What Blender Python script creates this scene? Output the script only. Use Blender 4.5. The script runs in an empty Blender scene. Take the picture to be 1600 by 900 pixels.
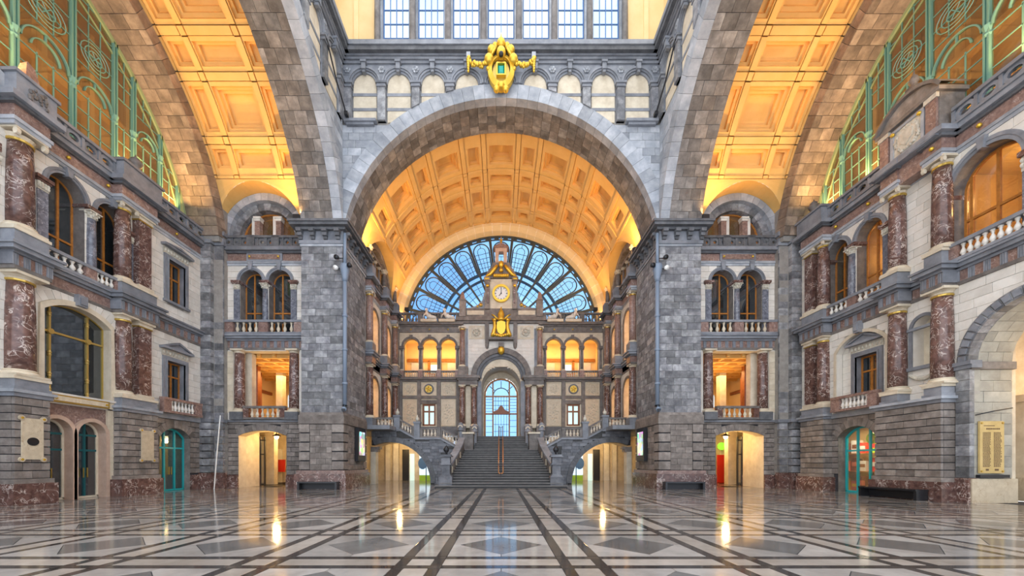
import bpy, math, random
from math import pi, sin, cos, sqrt, atan2, radians
from mathutils import Vector

RN = random.Random(11)
sc = bpy.context.scene
COL = sc.collection

# ------------------------------------------------------------------ camera
HC = 1.6
cam_d = bpy.data.cameras.new('camera'); cam = bpy.data.objects.new('camera', cam_d); COL.objects.link(cam)
cam_d.sensor_width = 36.0
cam_d.lens = 600.0 / 1600.0 * 36.0
cam_d.shift_x = 17.0 / 1600.0
cam_d.shift_y = 274.0 / 1600.0
cam_d.clip_start = 0.05; cam_d.clip_end = 400
cam.location = (0, 0, HC); cam.rotation_euler = (pi / 2, 0, 0)
sc.camera = cam
vs = sc.view_settings
vs.view_transform = 'Standard'; vs.look = 'None'; vs.gamma = 1.0; vs.use_curve_mapping = False
vs.exposure = 0.9
sc.cycles.use_denoising = True
sc.cycles.max_bounces = 7; sc.cycles.diffuse_bounces = 4; sc.cycles.glossy_bounces = 3
sc.cycles.transmission_bounces = 3; sc.cycles.transparent_max_bounces = 10
sc.cycles.caustics_reflective = False; sc.cycles.caustics_refractive = False
sc.cycles.sample_clamp_indirect = 4.0

# ------------------------------------------------------------------ sky
w = bpy.data.worlds.new('sky'); sc.world = w; w.use_nodes = True
nt = w.node_tree; nt.nodes.clear()
o_ = nt.nodes.new('ShaderNodeOutputWorld'); bg = nt.nodes.new('ShaderNodeBackground')
tc = nt.nodes.new('ShaderNodeTexCoord'); nz = nt.nodes.new('ShaderNodeTexNoise'); rp = nt.nodes.new('ShaderNodeValToRGB')
nz.inputs['Scale'].default_value = 5.0; nz.inputs['Detail'].default_value = 5.0
rp.color_ramp.elements[0].position = 0.42; rp.color_ramp.elements[0].color = (0.60, 0.71, 0.90, 1)
rp.color_ramp.elements[1].position = 0.60; rp.color_ramp.elements[1].color = (1.0, 0.985, 0.96, 1)
nt.links.new(tc.outputs['Generated'], nz.inputs['Vector']); nt.links.new(nz.outputs['Fac'], rp.inputs['Fac'])
nt.links.new(rp.outputs['Color'], bg.inputs['Color']); bg.inputs['Strength'].default_value = 1.5
nt.links.new(bg.outputs['Background'], o_.inputs['Surface'])

# ------------------------------------------------------------------ light helpers
FLOOD = 0.18
WARM = (1.0, 0.58, 0.20); WARM2 = (1.0, 0.63, 0.24); AMB = (1.0, 0.76, 0.42); SOFT = (1.0, 0.86, 0.66)
def area(loc, target, sx, sy, power, color, name='lamp_or_fill_light', spread=180):
    l = bpy.data.lights.new(name, 'AREA'); l.shape = 'RECTANGLE'; l.size = sx; l.size_y = sy
    l.energy = power; l.color = color; l.spread = radians(spread)
    o = bpy.data.objects.new(name, l); COL.objects.link(o); o.location = loc
    o.rotation_euler = (Vector(target) - Vector(loc)).to_track_quat('-Z', 'Y').to_euler()
    return o
def point(loc, power, color, rad=0.15, name='lamp_or_fill_light'):
    l = bpy.data.lights.new(name, 'POINT'); l.energy = power; l.color = color; l.shadow_soft_size = rad
    o = bpy.data.objects.new(name, l); COL.objects.link(o); o.location = loc
    return o

# ------------------------------------------------------------------ materials
def newmat(name):
    m = bpy.data.materials.new(name); m.use_nodes = True
    t = m.node_tree; t.nodes.clear()
    o = t.nodes.new('ShaderNodeOutputMaterial'); p = t.nodes.new('ShaderNodeBsdfPrincipled')
    t.links.new(p.outputs[0], o.inputs[0])
    return m, t, p
def plain(name, col, rough=0.6, metal=0.0, spec=0.5, emit=None, es=0.0):
    m, t, p = newmat(name)
    p.inputs['Base Color'].default_value = (*col, 1); p.inputs['Roughness'].default_value = rough
    p.inputs['Metallic'].default_value = metal; p.inputs['Specular IOR Level'].default_value = spec
    if emit:
        p.inputs['Emission Color'].default_value = (*emit, 1); p.inputs['Emission Strength'].default_value = es
    return m
def stone(name, c0, c1, rough=0.7, scale=1.6, var=0.35, bump=0.15, fine=14.0, c2=None, spec=0.4, sat=0.0):
    m, t, p = newmat(name); N = t.nodes.new; L = t.links.new
    geo = N('ShaderNodeNewGeometry'); oi = N('ShaderNodeObjectInfo')
    n1 = N('ShaderNodeTexNoise'); n1.inputs['Scale'].default_value = scale; n1.inputs['Detail'].default_value = 6; n1.inputs['Roughness'].default_value = 0.65
    ad = N('ShaderNodeMath'); ad.operation = 'ADD'
    L(oi.outputs['Random'], ad.inputs[0]); L(geo.outputs['Random Per Island'], ad.inputs[1])
    fr = N('ShaderNodeMath'); fr.operation = 'FRACT'; L(ad.outputs[0], fr.inputs[0])
    # every block takes its own bit of the noise
    off = N('ShaderNodeVectorMath'); off.operation = 'SCALE'; off.inputs[0].default_value = (37.0, 17.0, 23.0)
    L(fr.outputs[0], off.inputs['Scale'])
    va = N('ShaderNodeVectorMath'); va.operation = 'ADD'; L(geo.outputs['Position'], va.inputs[0]); L(off.outputs[0], va.inputs[1])
    L(va.outputs[0], n1.inputs['Vector'])
    rmp = N('ShaderNodeValToRGB'); e = rmp.color_ramp.elements
    e[0].position = 0.34; e[0].color = (*c0, 1); e[1].position = 0.66; e[1].color = (*c1, 1)
    if c2:
        k = rmp.color_ramp.elements.new(0.52); k.color = (*c2, 1)
    L(n1.outputs['Fac'], rmp.inputs['Fac'])
    hs = N('ShaderNodeHueSaturation'); L(rmp.outputs['Color'], hs.inputs['Color'])
    mr = N('ShaderNodeMapRange'); L(fr.outputs[0], mr.inputs['Value'])
    mr.inputs['To Min'].default_value = 1 - var; mr.inputs['To Max'].default_value = 1 + var
    L(mr.outputs[0], hs.inputs['Value'])
    if sat:
        f2 = N('ShaderNodeMath'); f2.operation = 'MULTIPLY'; f2.inputs[1].default_value = 7.31; L(fr.outputs[0], f2.inputs[0])
        f3 = N('ShaderNodeMath'); f3.operation = 'FRACT'; L(f2.outputs[0], f3.inputs[0])
        m2 = N('ShaderNodeMapRange'); L(f3.outputs[0], m2.inputs['Value'])
        m2.inputs['To Min'].default_value = 1 - sat; m2.inputs['To Max'].default_value = 1 + sat
        L(m2.outputs[0], hs.inputs['Saturation'])
    L(hs.outputs['Color'], p.inputs['Base Color'])
    p.inputs['Roughness'].default_value = rough; p.inputs['Specular IOR Level'].default_value = spec
    if bump:
        n2 = N('ShaderNodeTexNoise'); n2.inputs['Scale'].default_value = fine; n2.inputs['Detail'].default_value = 4
        L(geo.outputs['Position'], n2.inputs['Vector'])
        b = N('ShaderNodeBump'); b.inputs['Strength'].default_value = bump; b.inputs['Distance'].default_value = 0.05
        L(n2.outputs['Fac'], b.inputs['Height']); L(b.outputs[0], p.inputs['Normal'])
    return m
def marble(name, base, dark, vein, rough=0.22, scale=1.5, width=0.03, var=0.12):
    m, t, p = newmat(name); N = t.nodes.new; L = t.links.new
    geo = N('ShaderNodeNewGeometry'); oi = N('ShaderNodeObjectInfo')
    off = N('ShaderNodeVectorMath'); off.operation = 'SCALE'; off.inputs[0].default_value = (31, 12, 41)
    L(oi.outputs['Random'], off.inputs['Scale'])
    va = N('ShaderNodeVectorMath'); va.operation = 'ADD'; L(geo.outputs['Position'], va.inputs[0]); L(off.outputs[0], va.inputs[1])
    n1 = N('ShaderNodeTexNoise'); n1.inputs['Scale'].default_value = scale; n1.inputs['Detail'].default_value = 5; n1.inputs['Distortion'].default_value = 1.6
    L(va.outputs[0], n1.inputs['Vector'])
    v = N('ShaderNodeValToRGB'); e = v.color_ramp.elements
    e[0].position = 0.5 - width; e[0].color = (0, 0, 0, 1); e[1].position = 0.5 + width; e[1].color = (0, 0, 0, 1)
    k = v.color_ramp.elements.new(0.5); k.color = (1, 1, 1, 1)
    L(n1.outputs['Fac'], v.inputs['Fac'])
    n2 = N('ShaderNodeTexNoise'); n2.inputs['Scale'].default_value = scale * 2.3; n2.inputs['Detail'].default_value = 6
    L(va.outputs[0], n2.inputs['Vector'])
    r2 = N('ShaderNodeValToRGB'); r2.color_ramp.elements[0].position = 0.35; r2.color_ramp.elements[0].color = (*dark, 1)
    r2.color_ramp.elements[1].position = 0.65; r2.color_ramp.elements[1].color = (*base, 1)
    L(n2.outputs['Fac'], r2.inputs['Fac'])
    n3 = N('ShaderNodeTexNoise'); n3.inputs['Scale'].default_value = scale * 0.9; L(va.outputs[0], n3.inputs['Vector'])
    r3 = N('ShaderNodeValToRGB'); r3.color_ramp.elements[0].position = 0.40; r3.color_ramp.elements[1].position = 0.58; L(n3.outputs['Fac'], r3.inputs['Fac'])
    vm = N('ShaderNodeMath'); vm.operation = 'MULTIPLY'; L(v.outputs['Color'], vm.inputs[0]); L(r3.outputs['Color'], vm.inputs[1])
    mx = N('ShaderNodeMix'); mx.data_type = 'RGBA'
    L(vm.outputs[0], mx.inputs[0]); L(r2.outputs['Color'], mx.inputs[6]); mx.inputs[7].default_value = (*vein, 1)
    hs = N('ShaderNodeHueSaturation'); mr = N('ShaderNodeMapRange'); L(oi.outputs['Random'], mr.inputs['Value'])
    mr.inputs['To Min'].default_value = 1 - var; mr.inputs['To Max'].default_value = 1 + var
    L(mr.outputs[0], hs.inputs['Value']); L(mx.outputs[2], hs.inputs['Color'])
    L(hs.outputs['Color'], p.inputs['Base Color']); p.inputs['Roughness'].default_value = rough
    return m
def glass(name, tint, refl=0.25, alpha=0.7, rough=0.03):
    """thin pane: partly see-through, partly mirror"""
    m = bpy.data.materials.new(name); m.use_nodes = True; t = m.node_tree; t.nodes.clear(); N = t.nodes.new; L = t.links.new
    o = N('ShaderNodeOutputMaterial'); tr = N('ShaderNodeBsdfTransparent'); tr.inputs[0].default_value = (*tint, 1)
    g = N('ShaderNodeBsdfGlossy'); g.inputs['Roughness'].default_value = rough; g.inputs['Color'].default_value = (0.9, 0.95, 1, 1)
    df = N('ShaderNodeBsdfDiffuse'); df.inputs[0].default_value = (*[c * 0.35 for c in tint], 1)
    m0 = N('ShaderNodeMixShader'); m0.inputs[0].default_value = alpha; L(df.outputs[0], m0.inputs[1]); L(tr.outputs[0], m0.inputs[2])
    m1 = N('ShaderNodeMixShader'); m1.inputs[0].default_value = refl; L(m0.outputs[0], m1.inputs[1]); L(g.outputs[0], m1.inputs[2])
    L(m1.outputs[0], o.inputs[0])
    return m

M = {}
M['blue'] = stone('blue_grey_stone', (0.125, 0.126, 0.134), (0.37, 0.368, 0.37), 0.6, 2.2, 0.36, 0.3, 9, c2=(0.23, 0.229, 0.235), sat=0.9)
M['blue2'] = stone('smooth_bluestone', (0.16, 0.17, 0.19), (0.29, 0.30, 0.325), 0.5, 1.2, 0.16, 0.08, 12)
M['pale'] = stone('pale_bluestone', (0.27, 0.29, 0.32), (0.47, 0.48, 0.50), 0.6, 1.3, 0.25, 0.1, 10, c2=(0.37, 0.385, 0.41))
M['warmlit'] = stone('warm_lit_brown_stone', (0.15, 0.115, 0.09), (0.36, 0.28, 0.21), 0.75, 1.4, 0.30, 0.2, 9, c2=(0.25, 0.19, 0.145))  # brown tone holds the warm light that falls on the end arches
M['rustic'] = stone('grey_brown_rusticated_stone', (0.16, 0.135, 0.115), (0.33, 0.29, 0.25), 0.75, 1.8, 0.22, 0.35, 6, c2=(0.24, 0.205, 0.18))
M['dark'] = stone('dark_moulded_stone', (0.085, 0.088, 0.095), (0.17, 0.172, 0.18), 0.55, 2.2, 0.12, 0.1, 12)
M['darkbrown'] = stone('brown_grey_moulded_stone', (0.12, 0.105, 0.095), (0.23, 0.205, 0.185), 0.6, 2.2, 0.12, 0.1, 12)
M['mortar'] = stone('mortar', (0.26, 0.24, 0.215), (0.36, 0.335, 0.30), 0.9, 3, 0, 0)
M['dmortar'] = stone('dark_mortar', (0.035, 0.035, 0.04), (0.06, 0.06, 0.065), 0.9, 3, 0, 0)
M['cream'] = stone('cream_stone', (0.66, 0.615, 0.54), (0.83, 0.79, 0.715), 0.7, 1.2, 0.07, 0.06, 10, c2=(0.75, 0.705, 0.63))
M['creamj'] = stone('cream_joint', (0.34, 0.31, 0.27), (0.42, 0.39, 0.34), 0.9, 3, 0, 0)
M['cream2'] = stone('warm_cream_stone', (0.56, 0.47, 0.34), (0.74, 0.65, 0.50), 0.65, 1.6, 0.07, 0.05, 10)
M['relief'] = stone('carved_cream_stone', (0.46, 0.42, 0.34), (0.70, 0.65, 0.54), 0.7, 3, 0.05, 0.5, 12)
M['ochre'] = stone('ochre_plaster', (0.74, 0.43, 0.125), (0.82, 0.50, 0.17), 0.6, 0.8, 0.035, 0.03, 6)
M['ochre2'] = stone('pale_yellow_plaster', (0.80, 0.58, 0.28), (0.86, 0.65, 0.35), 0.7, 0.8, 0.03, 0.02, 6)
M['tan'] = stone('tan_interior_plaster', (0.50, 0.33, 0.15), (0.60, 0.42, 0.21), 0.8, 0.6, 0.05, 0)
M['marble'] = marble('brown_marble', (0.19, 0.102, 0.082), (0.095, 0.05, 0.041), (0.68, 0.57, 0.50), 0.22, 2.4, 0.03)
M['marble2'] = marble('pink_brown_marble', (0.33, 0.21, 0.17), (0.20, 0.12, 0.10), (0.55, 0.45, 0.40), 0.3, 3.0, 0.02)
M['greymarble'] = marble('blue_grey_marble', (0.20, 0.21, 0.25), (0.11, 0.115, 0.14), (0.45, 0.46, 0.5), 0.2, 2.6, 0.02)
M['gate'] = stone('grey_cream_stone', (0.30, 0.285, 0.24), (0.46, 0.44, 0.37), 0.7, 1.3, 0.12, 0.15, 10)
M['goldplate'] = stone('old_gold_plate', (0.52, 0.37, 0.14), (0.64, 0.47, 0.20), 0.4, 2, 0.0, 0.0)
M['tablet'] = marble('veined_yellow_marble', (0.66, 0.56, 0.40), (0.56, 0.46, 0.32), (0.42, 0.30, 0.18), 0.35, 2.2, 0.015)
M['gold'] = plain('gilded_metal', (0.82, 0.54, 0.07), 0.42, 0.75)
M['brass'] = plain('gilded_bronze', (0.62, 0.42, 0.10), 0.38, 0.75)
M['iron'] = plain('black_iron', (0.015, 0.015, 0.018), 0.45)
M['granite'] = plain('polished_black_granite', (0.018, 0.018, 0.02), 0.25)
M['wood'] = stone('varnished_wood', (0.33, 0.115, 0.02), (0.50, 0.20, 0.04), 0.35, 6, 0.08, 0)
M['wood2'] = stone('red_brown_wood', (0.20, 0.06, 0.02), (0.30, 0.10, 0.035), 0.35, 6, 0.08, 0)
M['teal'] = plain('teal_paint', (0.02, 0.42, 0.44), 0.35)
M['green'] = plain('pale_green_paint', (0.17, 0.37, 0.30), 0.4)
M['green2'] = plain('yellow_green_paint', (0.36, 0.45, 0.22), 0.4)
M['winblue'] = plain('blue_painted_steel', (0.06, 0.16, 0.38), 0.4)
M['fanblue'] = plain('dark_blue_steel', (0.012, 0.055, 0.12), 0.4)
M['fangrey'] = plain('grey_green_steel', (0.055, 0.065, 0.06), 0.45)
M['pipe'] = plain('blue_grey_painted_pipe', (0.20, 0.25, 0.32), 0.4)
M['white'] = plain('white_enamel', (0.85, 0.83, 0.78), 0.4)
M['red'] = plain('red_leather', (0.45, 0.015, 0.02), 0.4)
M['tread'] = stone('pale_tread_stone', (0.13, 0.122, 0.115), (0.21, 0.198, 0.185), 0.4, 2.5, 0.12, 0.04, 12)  # tread slabs, paler than the risers
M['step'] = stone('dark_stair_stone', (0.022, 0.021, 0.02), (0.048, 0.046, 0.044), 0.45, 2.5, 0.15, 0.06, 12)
M['copper'] = plain('copper_handrail', (0.62, 0.27, 0.10), 0.3, 0.8)
M['g_fan'] = glass('blue_tinted_pane', (0.40, 0.58, 0.74), 0.05, 0.97)
M['g_cler'] = glass('pale_blue_pane', (0.72, 0.76, 0.80), 0.05, 0.97)
M['g_sky'] = glass('clear_pane', (0.93, 0.96, 1.0), 0.06, 0.97)
M['g_dark'] = glass('dark_pane', (0.22, 0.25, 0.26), 0.16, 0.75)
M['g_amber'] = glass('amber_lit_pane', (0.82, 0.72, 0.54), 0.10, 0.88)
M['g_teal'] = glass('teal_tinted_pane', (0.30, 0.50, 0.50), 0.18, 0.8)
M['g_clear'] = glass('shop_pane', (0.9, 0.93, 0.92), 0.10, 0.95)
M['g_frost'] = plain('frosted_pane', (0.55, 0.72, 0.68), 0.3, emit=(0.7, 0.95, 0.9), es=0.35)
M['bulb'] = plain('glowing_lamp_glass', (1, 0.9, 0.7), 0.4, emit=(1.0, 0.72, 0.36), es=4.0)
M['screen'] = plain('lit_poster', (0.8, 0.8, 0.8), 0.4, emit=(0.95, 0.95, 1.0), es=1.6)
M['daylit'] = plain('bright_daylight_pane', (0.6, 0.8, 0.95), 0.3, emit=(0.60, 0.82, 1.0), es=0.5)
M['tlight'] = stone('pale_floor_marble', (0.25, 0.225, 0.20), (0.41, 0.38, 0.34), 0.095, 0.9, 0.18, 0, c2=(0.34, 0.31, 0.28), spec=0.22)
M['tgrey'] = stone('grey_floor_marble', (0.105, 0.097, 0.09), (0.17, 0.158, 0.147), 0.09, 1.2, 0.14, 0, spec=0.22)
M['tdark'] = stone('dark_floor_marble', (0.026, 0.021, 0.019), (0.06, 0.05, 0.045), 0.09, 1.5, 0.16, 0, spec=0.22)
M['twarm'] = stone('beige_floor_marble', (0.29, 0.245, 0.20), (0.41, 0.36, 0.31), 0.09, 1.2, 0.14, 0, spec=0.22)

# ------------------------------------------------------------------ frames: local (u, d, z), d grows away from the viewer into the wall
class Fr:
    def __init__(s, f, flip): s.f = f; s.flip = flip
    def __call__(s, u, d, z): return s.f(u, d, z)
W = Fr(lambda u, d, z: (u, d, z), False)
def FR(y0): return Fr(lambda u, d, z: (u, y0 + d, z), False)
def FM(y0): return Fr(lambda u, d, z: (-u, y0 + d, z), True)
def FS(y0, s): return FR(y0) if s > 0 else FM(y0)
def FL(x0): return Fr(lambda u, d, z: (-x0 - d, u, z), False)
def FRt(x0): return Fr(lambda u, d, z: (x0 + d, u, z), True)
def FX(x0, s): return FRt(x0) if s > 0 else FL(x0)

WL = {}
def wl(o): return WL.get(o.name, (0, 0, 0))
def link(o, loc, parent=None):
    COL.objects.link(o)
    WL[o.name] = tuple(loc)
    if parent is not None:
        o.parent = parent; p = wl(parent)
        o.location = (loc[0] - p[0], loc[1] - p[1], loc[2] - p[2])
    else:
        o.location = loc
    return o
def tag(o, label=None, cat=None, group=None, kind=None):
    if label: o['label'] = label
    if cat: o['category'] = cat
    if group: o['group'] = group
    if kind: o['kind'] = kind
    return o
def empty(name, loc, label=None, cat=None, group=None, kind=None):
    o = bpy.data.objects.new(name, None); o.empty_display_size = 0.2
    link(o, loc); return tag(o, label, cat, group, kind)

class MB:
    def __init__(s, fr=W): s.v = []; s.f = []; s.fr = fr; s.sm = False
    def add(s, pts, faces, fr=None):
        fr = fr or s.fr; b = len(s.v); g = fr.f
        s.v += [g(*p) for p in pts]
        if fr.flip: s.f += [tuple(b + i for i in reversed(f)) for f in faces]
        else: s.f += [tuple(b + i for i in f) for f in faces]
        return s
    def box(s, u0, u1, d0, d1, z0, z1):
        return s.add([(u0, d0, z0), (u1, d0, z0), (u1, d1, z0), (u0, d1, z0), (u0, d0, z1), (u1, d0, z1), (u1, d1, z1), (u0, d1, z1)],
                     [(0, 3, 2, 1), (4, 5, 6, 7), (0, 1, 5, 4), (1, 2, 6, 5), (2, 3, 7, 6), (3, 0, 4, 7)])
    def prism(s, poly, d0, d1):
        """poly: (u,z) counter-clockwise seen from the viewer"""
        n = len(poly)
        pts = [(u, d0, z) for u, z in poly] + [(u, d1, z) for u, z in poly]
        fs = [tuple(range(n)), tuple(range(2 * n - 1, n - 1, -1))]
        fs += [(i, n + i, n + (i + 1) % n, (i + 1) % n) for i in range(n)]
        return s.add(pts, fs)
    def strip(s, A, B, closed=False):
        """two rows of points -> quads"""
        n = len(A); fs = []
        for i in range(n if closed else n - 1):
            j = (i + 1) % n; fs.append((i, j, n + j, n + i))
        return s.add(list(A) + list(B), fs)
    def ring(s, uc, zc, r0, r1, d0, d1, a0=0.0, a1=pi, n=16):
        A = [a0 + (a1 - a0) * i / n for i in range(n + 1)]
        pts = []
        for a in A:
            c, q = cos(a), sin(a)
            pts += [(uc + r0 * c, d0, zc + r0 * q), (uc + r1 * c, d0, zc + r1 * q), (uc + r1 * c, d1, zc + r1 * q), (uc + r0 * c, d1, zc + r0 * q)]
        fs = []
        for i in range(n):
            b = 4 * i
            for k in range(4): fs.append((b + k, b + (k + 1) % 4, b + 4 + (k + 1) % 4, b + 4 + k))
        fs.append((0, 3, 2, 1)); b = 4 * n; fs.append((b, b + 1, b + 2, b + 3))
        return s.add(pts, fs)
    def lathe(s, u, d, prof, seg=14, cap=True):
        b = []
        for r, z in prof:
            b += [(u + r * cos(2 * pi * k / seg), d + r * sin(2 * pi * k / seg), z) for k in range(seg)]
        fs = []
        for i in range(len(prof) - 1):
            for k in range(seg):
                k2 = (k + 1) % seg
                fs.append((i * seg + k, i * seg + k2, (i + 1) * seg + k2, (i + 1) * seg + k))
        if cap:
            fs.append(tuple(range(seg - 1, -1, -1))); t = (len(prof) - 1) * seg
            fs.append(tuple(t + k for k in range(seg)))
        return s.add(b, fs)
    def disc(s, uc, zc, r, d0, d1, seg=20, rz=None):
        rz = rz or r
        return s.prism([(uc + r * cos(2 * pi * k / seg), zc + rz * sin(2 * pi * k / seg)) for k in range(seg)], d0, d1)
    def ball(s, u, d, z, r, seg=10, rows=6, sz=1.0):
        pr = [(max(r * sin(pi * i / rows), 0.001), z - r * sz * cos(pi * i / rows)) for i in range(rows + 1)]
        return s.lathe(u, d, pr, seg, False)
    def tube(s, path, r, seg=6):
        """path in local (u,d,z)"""
        P = [Vector(p) for p in path]; n = len(P); pts = []
        for i, p in enumerate(P):
            t = (P[min(i + 1, n - 1)] - P[max(i - 1, 0)]).normalized()
            a = Vector((0, 0, 1)) if abs(t.z) < 0.9 else Vector((0, 1, 0))
            x = t.cross(a).normalized(); y = t.cross(x).normalized()
            rr = r[i] if isinstance(r, (list, tuple)) else r
            pts += [tuple(p + x * rr * cos(2 * pi * k / seg) + y * rr * sin(2 * pi * k / seg)) for k in range(seg)]
        fs = []
        for i in range(n - 1):
            for k in range(seg):
                k2 = (k + 1) % seg; fs.append((i * seg + k, (i + 1) * seg + k, (i + 1) * seg + k2, i * seg + k2))
        fs.append(tuple(range(seg))); fs.append(tuple((n - 1) * seg + k for k in range(seg - 1, -1, -1)))
        return s.add(pts, fs)
    def hexa(s, a, b):
        """two quads (4 points each, same winding) joined"""
        return s.add(list(a) + list(b), [(0, 1, 2, 3), (7, 6, 5, 4), (0, 4, 5, 1), (1, 5, 6, 2), (2, 6, 7, 3), (3, 7, 4, 0)])
    def build(s, name, mat, parent=None, smooth=False, **kw):
        if not s.v: return None
        xs, ys, zs = zip(*s.v)
        loc = ((min(xs) + max(xs)) / 2, (min(ys) + max(ys)) / 2, min(zs))
        me = bpy.data.meshes.new(name)
        me.from_pydata([(x - loc[0], y - loc[1], z - loc[2]) for x, y, z in s.v], [], s.f)
        me.materials.append(M[mat] if isinstance(mat, str) else mat)
        if smooth: me.shade_smooth()
        o = bpy.data.objects.new(name, me); link(o, loc, parent)
        return tag(o, **kw)

CACHE = {}
def inst(key, name, loc, parent, maker, mat, smooth=False):
    """object of a shared mesh; maker() fills an MB about the origin"""
    if key not in CACHE:
        mb = maker(); me = bpy.data.meshes.new(name); me.from_pydata(mb.v, [], mb.f)
        me.materials.append(M[mat]);
        if smooth: me.shade_smooth()
        CACHE[key] = me
    o = bpy.data.objects.new(name, CACHE[key]); return link(o, loc, parent)

def cube_mesh(mat):
    k = ('cube', mat)
    if k in CACHE: return CACHE[k]
    b = 0.018; v = []; f = []; h = 0.5
    idx = {}
    for ax in range(3):
        for sg in (-1, 1):
            q = []
            for (p, r) in ((-1, -1), (1, -1), (1, 1), (-1, 1)):
                c = [0, 0, 0]; c[ax] = sg * h; c[(ax + 1) % 3] = p * (h - b); c[(ax + 2) % 3] = r * (h - b)
                idx[(ax, sg, p, r)] = len(v); q.append(len(v)); v.append(tuple(c))
            f.append(tuple(q) if sg > 0 else tuple(reversed(q)))
    def I(ax, sg, s3):  # vertex on face (ax,sg) near corner s3
        return idx[(ax, sg, s3[(ax + 1) % 3], s3[(ax + 2) % 3])]
    for ax in range(3):
        a2, a3 = (ax + 1) % 3, (ax + 2) % 3
        for s2 in (-1, 1):
            for s3 in (-1, 1):
                c0 = [0, 0, 0]; c0[a2] = s2; c0[a3] = s3; c1 = list(c0); c0[ax] = -1; c1[ax] = 1
                q = (I(a2, s2, c0), I(a2, s2, c1), I(a3, s3, c1), I(a3, s3, c0))
                f.append(q if s2 * s3 < 0 else tuple(reversed(q)))
    for a in (-1, 1):
        for b_ in (-1, 1):
            for c in (-1, 1):
                q = (I(0, a, (a, b_, c)), I(1, b_, (a, b_, c)), I(2, c, (a, b_, c)))
                f.append(q if a * b_ * c > 0 else tuple(reversed(q)))
    me = bpy.data.meshes.new('block_' + mat); me.from_pydata(v, [], f); me.materials.append(M[mat]); CACHE[k] = me
    return me
def aabb(fr, u0, u1, d0, d1, z0, z1):
    a = fr(u0, d0, z0); b = fr(u1, d1, z1)
    return tuple((min(p, q), max(p, q)) for p, q in zip(a, b))
def emit_blocks(parent, name, boxes, mat, maxn=280):
    """largest in the picture as objects of their own, the rest joined"""
    def key(b):
        c = [(p + q) / 2 for p, q in b]; dist2 = c[0] ** 2 + c[1] ** 2 + (c[2] - HC) ** 2
        s = sorted([q - p for p, q in b]); return -(s[1] * s[2]) / max(dist2, 1)
    boxes = sorted(boxes, key=key); me = cube_mesh(mat)
    for b in boxes[:maxn]:
        o = bpy.data.objects.new(name, me)
        link(o, tuple((p + q) / 2 for p, q in b), parent); o.scale = tuple(q - p for p, q in b)
    if len(boxes) > maxn:
        mb = MB()
        for b in boxes[maxn:]: mb.box(b[0][0], b[0][1], b[1][0], b[1][1], b[2][0], b[2][1])
        mb.build(name + '_courses', mat, parent, kind='stuff')

class Op:
    """opening in a wall: rect / semi / seg(rise)"""
    def __init__(s, u0, u1, z0, zs, kind='rect', rise=0.0, zc=None):
        s.u0, s.u1, s.z0, s.zs, s.kind = u0, u1, z0, zs, kind
        s.c = (u0 + u1) / 2; s.h = (u1 - u0) / 2
        if kind == 'semi': s.r = s.h; s.zc = zs; s.top = zs + s.h
        elif kind == 'seg': s.r = (s.h * s.h + rise * rise) / (2 * rise); s.zc = zs + rise - s.r; s.top = zs + rise
        else: s.top = zs
    def ztop(s, u, off=0.0):
        if s.kind == 'rect': return s.zs + off
        r = s.r + off; q = r * r - (u - s.c) ** 2
        return s.zc + sqrt(max(q, 0.0))
    def excl(s, za, zb):
        if zb <= s.z0 + 1e-4 or za >= s.top - 1e-4: return None
        zm = max(za, s.z0)
        if s.kind == 'rect' or zm <= s.zs: return (s.u0, s.u1)
        if zm >= s.top: return None
        w_ = min(sqrt(max(s.r ** 2 - (zm - s.zc) ** 2, 0)), s.h); return (s.c - w_, s.c + w_)
    def outline(s, off=0.0, n=14, sill=0.0):
        """left jamb up, head, right jamb down (off grows outward)"""
        if s.kind == 'rect': return [(s.u0 - off, s.z0 - sill), (s.u0 - off, s.zs + off), (s.u1 + off, s.zs + off), (s.u1 + off, s.z0 - sill)]
        a = math.asin(min(1, s.h / s.r)); P = [(s.u0 - off, s.z0 - sill)]
        for i in range(n + 1):
            t = -a + 2 * a * i / n; r = s.r + off
            P.append((s.c + r * sin(t), s.zc + r * cos(t)))
        P.append((s.u1 + off, s.z0 - sill)); return P
def spans(u0, u1, exs):
    out = [(u0, u1)]
    for e in exs:
        if e is None: continue
        nw = []
        for a, b in out:
            if e[1] <= a or e[0] >= b: nw.append((a, b)); continue
            if e[0] > a: nw.append((a, e[0]))
            if e[1] < b: nw.append((e[1], b))
        out = nw
    return [(a, b) for a, b in out if b - a > 0.02]
def body(mb, u0, u1, z0, z1, ops, d0, d1, step=0.12):
    zs = {z0, z1}
    for o in ops:
        for z in (o.z0, o.zs, o.top):
            if z0 < z < z1: zs.add(z)
        if o.kind != 'rect':
            k = max(2, int((o.top - o.zs) / step))
            for i in range(1, k):
                z = o.zs + (o.top - o.zs) * i / k
                if z0 < z < z1: zs.add(z)
    zs = sorted(zs)
    for a, b in zip(zs, zs[1:]):
        if b - a < 1e-5: continue
        for p, q in spans(u0, u1, [o.excl(a, b) for o in ops]): mb.box(p, q, d0, d1, a, b)
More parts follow.
